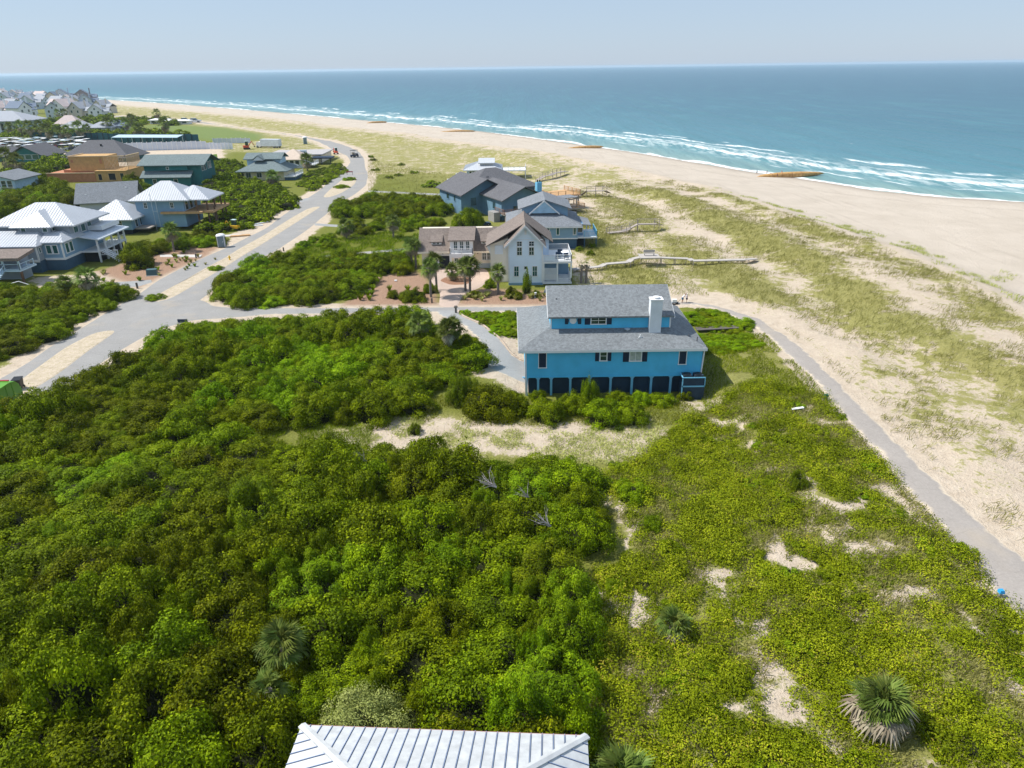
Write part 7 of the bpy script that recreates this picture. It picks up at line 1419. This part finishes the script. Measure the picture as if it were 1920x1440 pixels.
walkway('boardwalk', 'railed boardwalk arching over the dune behind the blue grey house', [(1140, 431), (1170, 427), (1181, 421), (1196, 413), (1232, 413), (1240, 416)], 1.1, [0.0, 0.1, 0.3, 1.1, 1.1, 0.5], M_DECK, 0.9, M_DECK); walkway('boardwalk', 'railed boardwalk arching over the dune right of the dark grey house', [(1054, 368), (1090, 361), (1100, 354), (1134, 354), (1142, 358)], 1.2, [0.0, 0.1, 1.2, 1.2, 0.4], M_DECK, 1.0, M_DECK); walkway('boardwalk', 'dark boardwalk from the far decks to the beach', [(1008, 333), (1020, 327), (1032, 325), (1040, 321), (1062, 318)], 1.5, [0.2, 0.8, 0.9, 1.0, 0.6], M_DECK, 1.0, M_DECK)

# ------------------------------------------------------------------ beach: sand filled tubes, people, boat
t = NT('geotextile_tan'); nb = t.noise(1.2, 3); nf = t.noise(5, 3); c = t.ramp(nb, [(0.3, (0.42, 0.22, 0.07)), (0.7, (0.62, 0.38, 0.15))]); M_TUBE = t.done(t.bsdf(c, 0.85, nf, 0.4, 0.1))
def groin(x0, x1, y, h, label, k=14):
    a = at(x0, y + 3, -2.4); b = at(x1, y + 1, SEA_Z); T = Thing('sand_tube', label, 'sand tube', tuple((a + b) / 2 * np.array([1, 1, 0]) + np.array([0, 0, -2.75])), math.atan2(b[1] - a[1], b[0] - a[0]), local=True); L = np.linalg.norm((b - a)[:2]); prof = []
    for i in range(k + 1): u = i / k; prof.append((max(0.05, h * (math.sin(math.pi * min(1, max(0, u))) ** 0.5) * (1.0 - 0.25 * u)), -L / 2 + L * u))
    mb = MB().lathe((0, 0, 0.25), prof, 16, 'x'); T.part('tube', mb, M_TUBE, smooth=True)
    for i in (3, 5, 7, 9): r, x = prof[i]; T.part('strap', MB().lathe((x - 0.06, 0, 0.25), [(r * 0.97, 0), (r * 1.02, 0.01), (r * 1.02, 0.12), (r * 0.97, 0.13)], 16, 'x'), paint('strap_red', (0.30, 0.10, 0.05)))
groin(1418, 1545, 328, 1.15, 'orange tan sand filled tube across the beach, nearest of the three'); groin(1058, 1132, 277, 1.1, 'orange tan sand filled tube across the beach, second from the right'); groin(815, 892, 247, 1.2, 'orange tan sand filled tube across the beach, third from the right'); groin(684, 726, 229.5, 1.2, 'orange tan sand filled tube across the beach, farthest one')
def person_mesh(bend=0.0, stride=0.14):
    me = bpy.data.meshes.new('body'); cb, sb = math.cos(bend), math.sin(bend)
    def up(x, z): return (x, -sb * (z - 0.95), 0.95 + cb * (z - 0.95))
    V = [(0, 0, 0.95), (0.10, 0, 0.90), (0.11, -stride, 0.50), (0.11, -stride * 0.6, 0.07), (0.11, -stride * 0.6 - 0.14, 0.03), (-0.10, 0, 0.90), (-0.11, stride * 0.4, 0.50), (-0.11, stride, 0.07), (-0.11, stride - 0.14, 0.03), up(0, 1.2), up(0, 1.42), up(0.19, 1.40), (up(0.25, 1.15)[0], up(0.25, 1.15)[1] - 0.05, up(0.25, 1.15)[2]), (up(0.25, 0.92)[0], up(0.25, 0.92)[1] - 0.16, up(0.25, 0.92)[2]), up(-0.19, 1.40), (up(-0.25, 1.15)[0], up(-0.25, 1.15)[1] + 0.03, up(-0.25, 1.15)[2]), (up(-0.25, 0.92)[0], up(-0.25, 0.92)[1] - 0.05, up(-0.25, 0.92)[2]), up(0, 1.53), up(0, 1.63), up(0, 1.74)]
    E_ = [(0, 1), (1, 2), (2, 3), (3, 4), (0, 5), (5, 6), (6, 7), (7, 8), (0, 9), (9, 10), (10, 11), (11, 12), (12, 13), (10, 14), (14, 15), (15, 16), (10, 17), (17, 18), (18, 19)]
    Rr = [0.13, 0.10, 0.065, 0.045, 0.035, 0.10, 0.065, 0.045, 0.035, 0.13, 0.12, 0.06, 0.042, 0.032, 0.06, 0.042, 0.032, 0.055, 0.10, 0.075]
    me.from_pydata(V, E_, []); o = bpy.data.objects.new('body', me); COL.objects.link(o); md = o.modifiers.new('skin', 'SKIN'); md.use_smooth_shade = True
    for i, r in enumerate(Rr): me.skin_vertices[0].data[i].radius = (r, r * 0.85)
    me.skin_vertices[0].data[0].use_root = True; o.modifiers.new('sub', 'SUBSURF').levels = 1
    dg = bpy.context.evaluated_depsgraph_get(); ev = o.evaluated_get(dg); m2 = bpy.data.meshes.new_from_object(ev); bpy.data.objects.remove(o); return m2
PM = {0: person_mesh(0.0), 1: person_mesh(0.7, 0.1)}; M_SKIN = paint('skin', (0.42, 0.24, 0.16), 0.7)
def person(loc, yaw, label, bend, shirt, shorts, hat, s):
    T = Thing('person', label, 'person', tuple(loc), yaw, local=True); me = PM[bend].copy(); T.part_mesh('body', me, M_SKIN); b = 0.7 if bend else 0.0; cb, sb = math.cos(b), math.sin(b)
    def tr(mb): mb.v = [(x, (y if z < 0.95 else y * cb - sb * (z - 0.95)), (z if z < 0.95 else 0.95 + cb * (z - 0.95) + y * sb)) for x, y, z in mb.v]; return mb
    T.part('shirt', tr(MB().lathe((0, 0, 0), [(0.19, 0.95), (0.175, 1.15), (0.20, 1.34), (0.15, 1.46), (0.08, 1.49)], 14, sy=0.78)), shirt)
    T.part('shorts', MB().lathe((0, 0, 0), [(0.21, 0.62), (0.2, 0.8), (0.185, 0.97)], 14, sy=0.9), shorts); T.part('hair', tr(MB().lathe((0, 0.015, 0), [(0.115, 1.64), (0.12, 1.72), (0.09, 1.79), (0.02, 1.82)], 12)), hat); T.root.scale = (s, s, s)
cl = lambda n, c: paint('cloth_' + n, c, 0.85)
for i, (a, b, sh, so_, ht, l) in enumerate([(1419, 325, (0.06, 0.05, 0.07), (0.05, 0.05, 0.06), (0.03, 0.02, 0.02), 'person in dark clothes left of the nearest sand tube'), (1438, 324, (0.5, 0.12, 0.1), (0.05, 0.1, 0.12), (0.05, 0.03, 0.02), 'person in red top standing behind the sand tube'), (1444, 331, (0.55, 0.05, 0.05), (0.4, 0.05, 0.05), (0.05, 0.03, 0.02), 'person in red standing in front of the sand tube'), (1457, 331, (0.2, 0.06, 0.06), (0.1, 0.05, 0.05), (0.05, 0.03, 0.02), 'person in dark red in front of the sand tube'), (1466, 322, (0.5, 0.2, 0.18), (0.3, 0.35, 0.4), (0.1, 0.05, 0.03), 'person wading behind the nearest sand tube')]):
    q = at(a, b, -2.6); q[2] = max(hz(q[0], q[1]), SEA_Z - 0.3); person(q, rs.random() * 6.28, l, 0, cl('a%d' % i, sh), cl('b%d' % i, so_), cl('c%d' % i, ht), 0.72)
q = at(1279, 570, 0.9); person((q[0], q[1], hz(q[0], q[1]) + 0.06), R(80), 'person in white shirt bending over on the path behind the blue house', 1, cl('w', (0.7, 0.72, 0.76)), cl('n', (0.05, 0.12, 0.2)), cl('h', (0.10, 0.03, 0.03)), 0.8)
q = at(1287, 569, 0.9); person((q[0], q[1], hz(q[0], q[1]) + 0.06), R(-60), 'person in pale shirt and white cap on the path behind the blue house', 0, cl('v', (0.4, 0.42, 0.5)), cl('m', (0.03, 0.03, 0.06)), cl('k', (0.75, 0.75, 0.72)), 0.66)
q = at(1264, 571, 0.9); T = Thing('beach_cart', 'white cooler on a small cart behind the blue house roof', 'cart', (q[0], q[1], hz(q[0], q[1]) + 0.06), 0, local=True); T.part('cooler', MB().box(-0.3, 0.3, -0.2, 0.2, 0.3, 0.7), M_WHITE); T.part('tray', MB().box(-0.4, 0.5, -0.25, 0.25, 0.24, 0.3), M_BLACK); T.part('handle', MB().tube((0.5, 0, 0.28), (0.8, 0, 0.7), 0.02, n=5), M_BLACK); [T.part('wheel', MB().lathe((x, y - 0.04, 0.13), [(0.13, 0), (0.13, 0.08)], 10, 'y'), M_BLACK) for x in (-0.25, 0.35) for y in (-0.25, 0.25)]
d_ = ray(1884, 116.8); q = c_p + d_ * ((SEA_Z - CAM_H) / d_[2]); q = c_p + (q - c_p) * 0.9; q = np.array([5400.0, 7700.0, SEA_Z])
T = Thing('boat', 'tiny white boat near the horizon at the right', 'boat', tuple(q), 0.3, local=True); T.part('hull', MB().prism([(-14, -3, -0.6), (14, -1.5, -0.6), (14, 1.5, -0.6), (-14, 3, -0.6)], [(-15, -4, 4), (19, -0.6, 5), (19, 0.6, 5), (-15, 4, 4)]), M_WHITE); T.part('cabin', MB().box(-8, 5, -2.6, 2.6, 4, 10), M_WHITE); T.part('mast', MB().tube((-2, 0, 10), (-2, 0, 18), 0.3), M_WHITE)

# ------------------------------------------------------------------ haze
mb = MB().box(-13500, 15500, -260, 17000, -8.0, 33.0)
haze = bpy.data.objects.new('haze', mb.mesh('haze')); COL.objects.link(haze); tag(haze, 'thin bluish sea haze over the whole coast', kind='stuff')
hm = bpy.data.materials.new('haze'); hm.use_nodes = True; hn = hm.node_tree; hn.nodes.clear()
pv = hn.nodes.new('ShaderNodeVolumePrincipled'); pv.inputs['Color'].default_value = (0.72, 0.87, 1.0, 1); pv.inputs['Density'].default_value = 0.00008; pv.inputs['Anisotropy'].default_value = 0.2
ho = hn.nodes.new('ShaderNodeOutputMaterial'); hn.links.new(pv.outputs[0], ho.inputs['Volume']); haze.data.materials.append(hm)
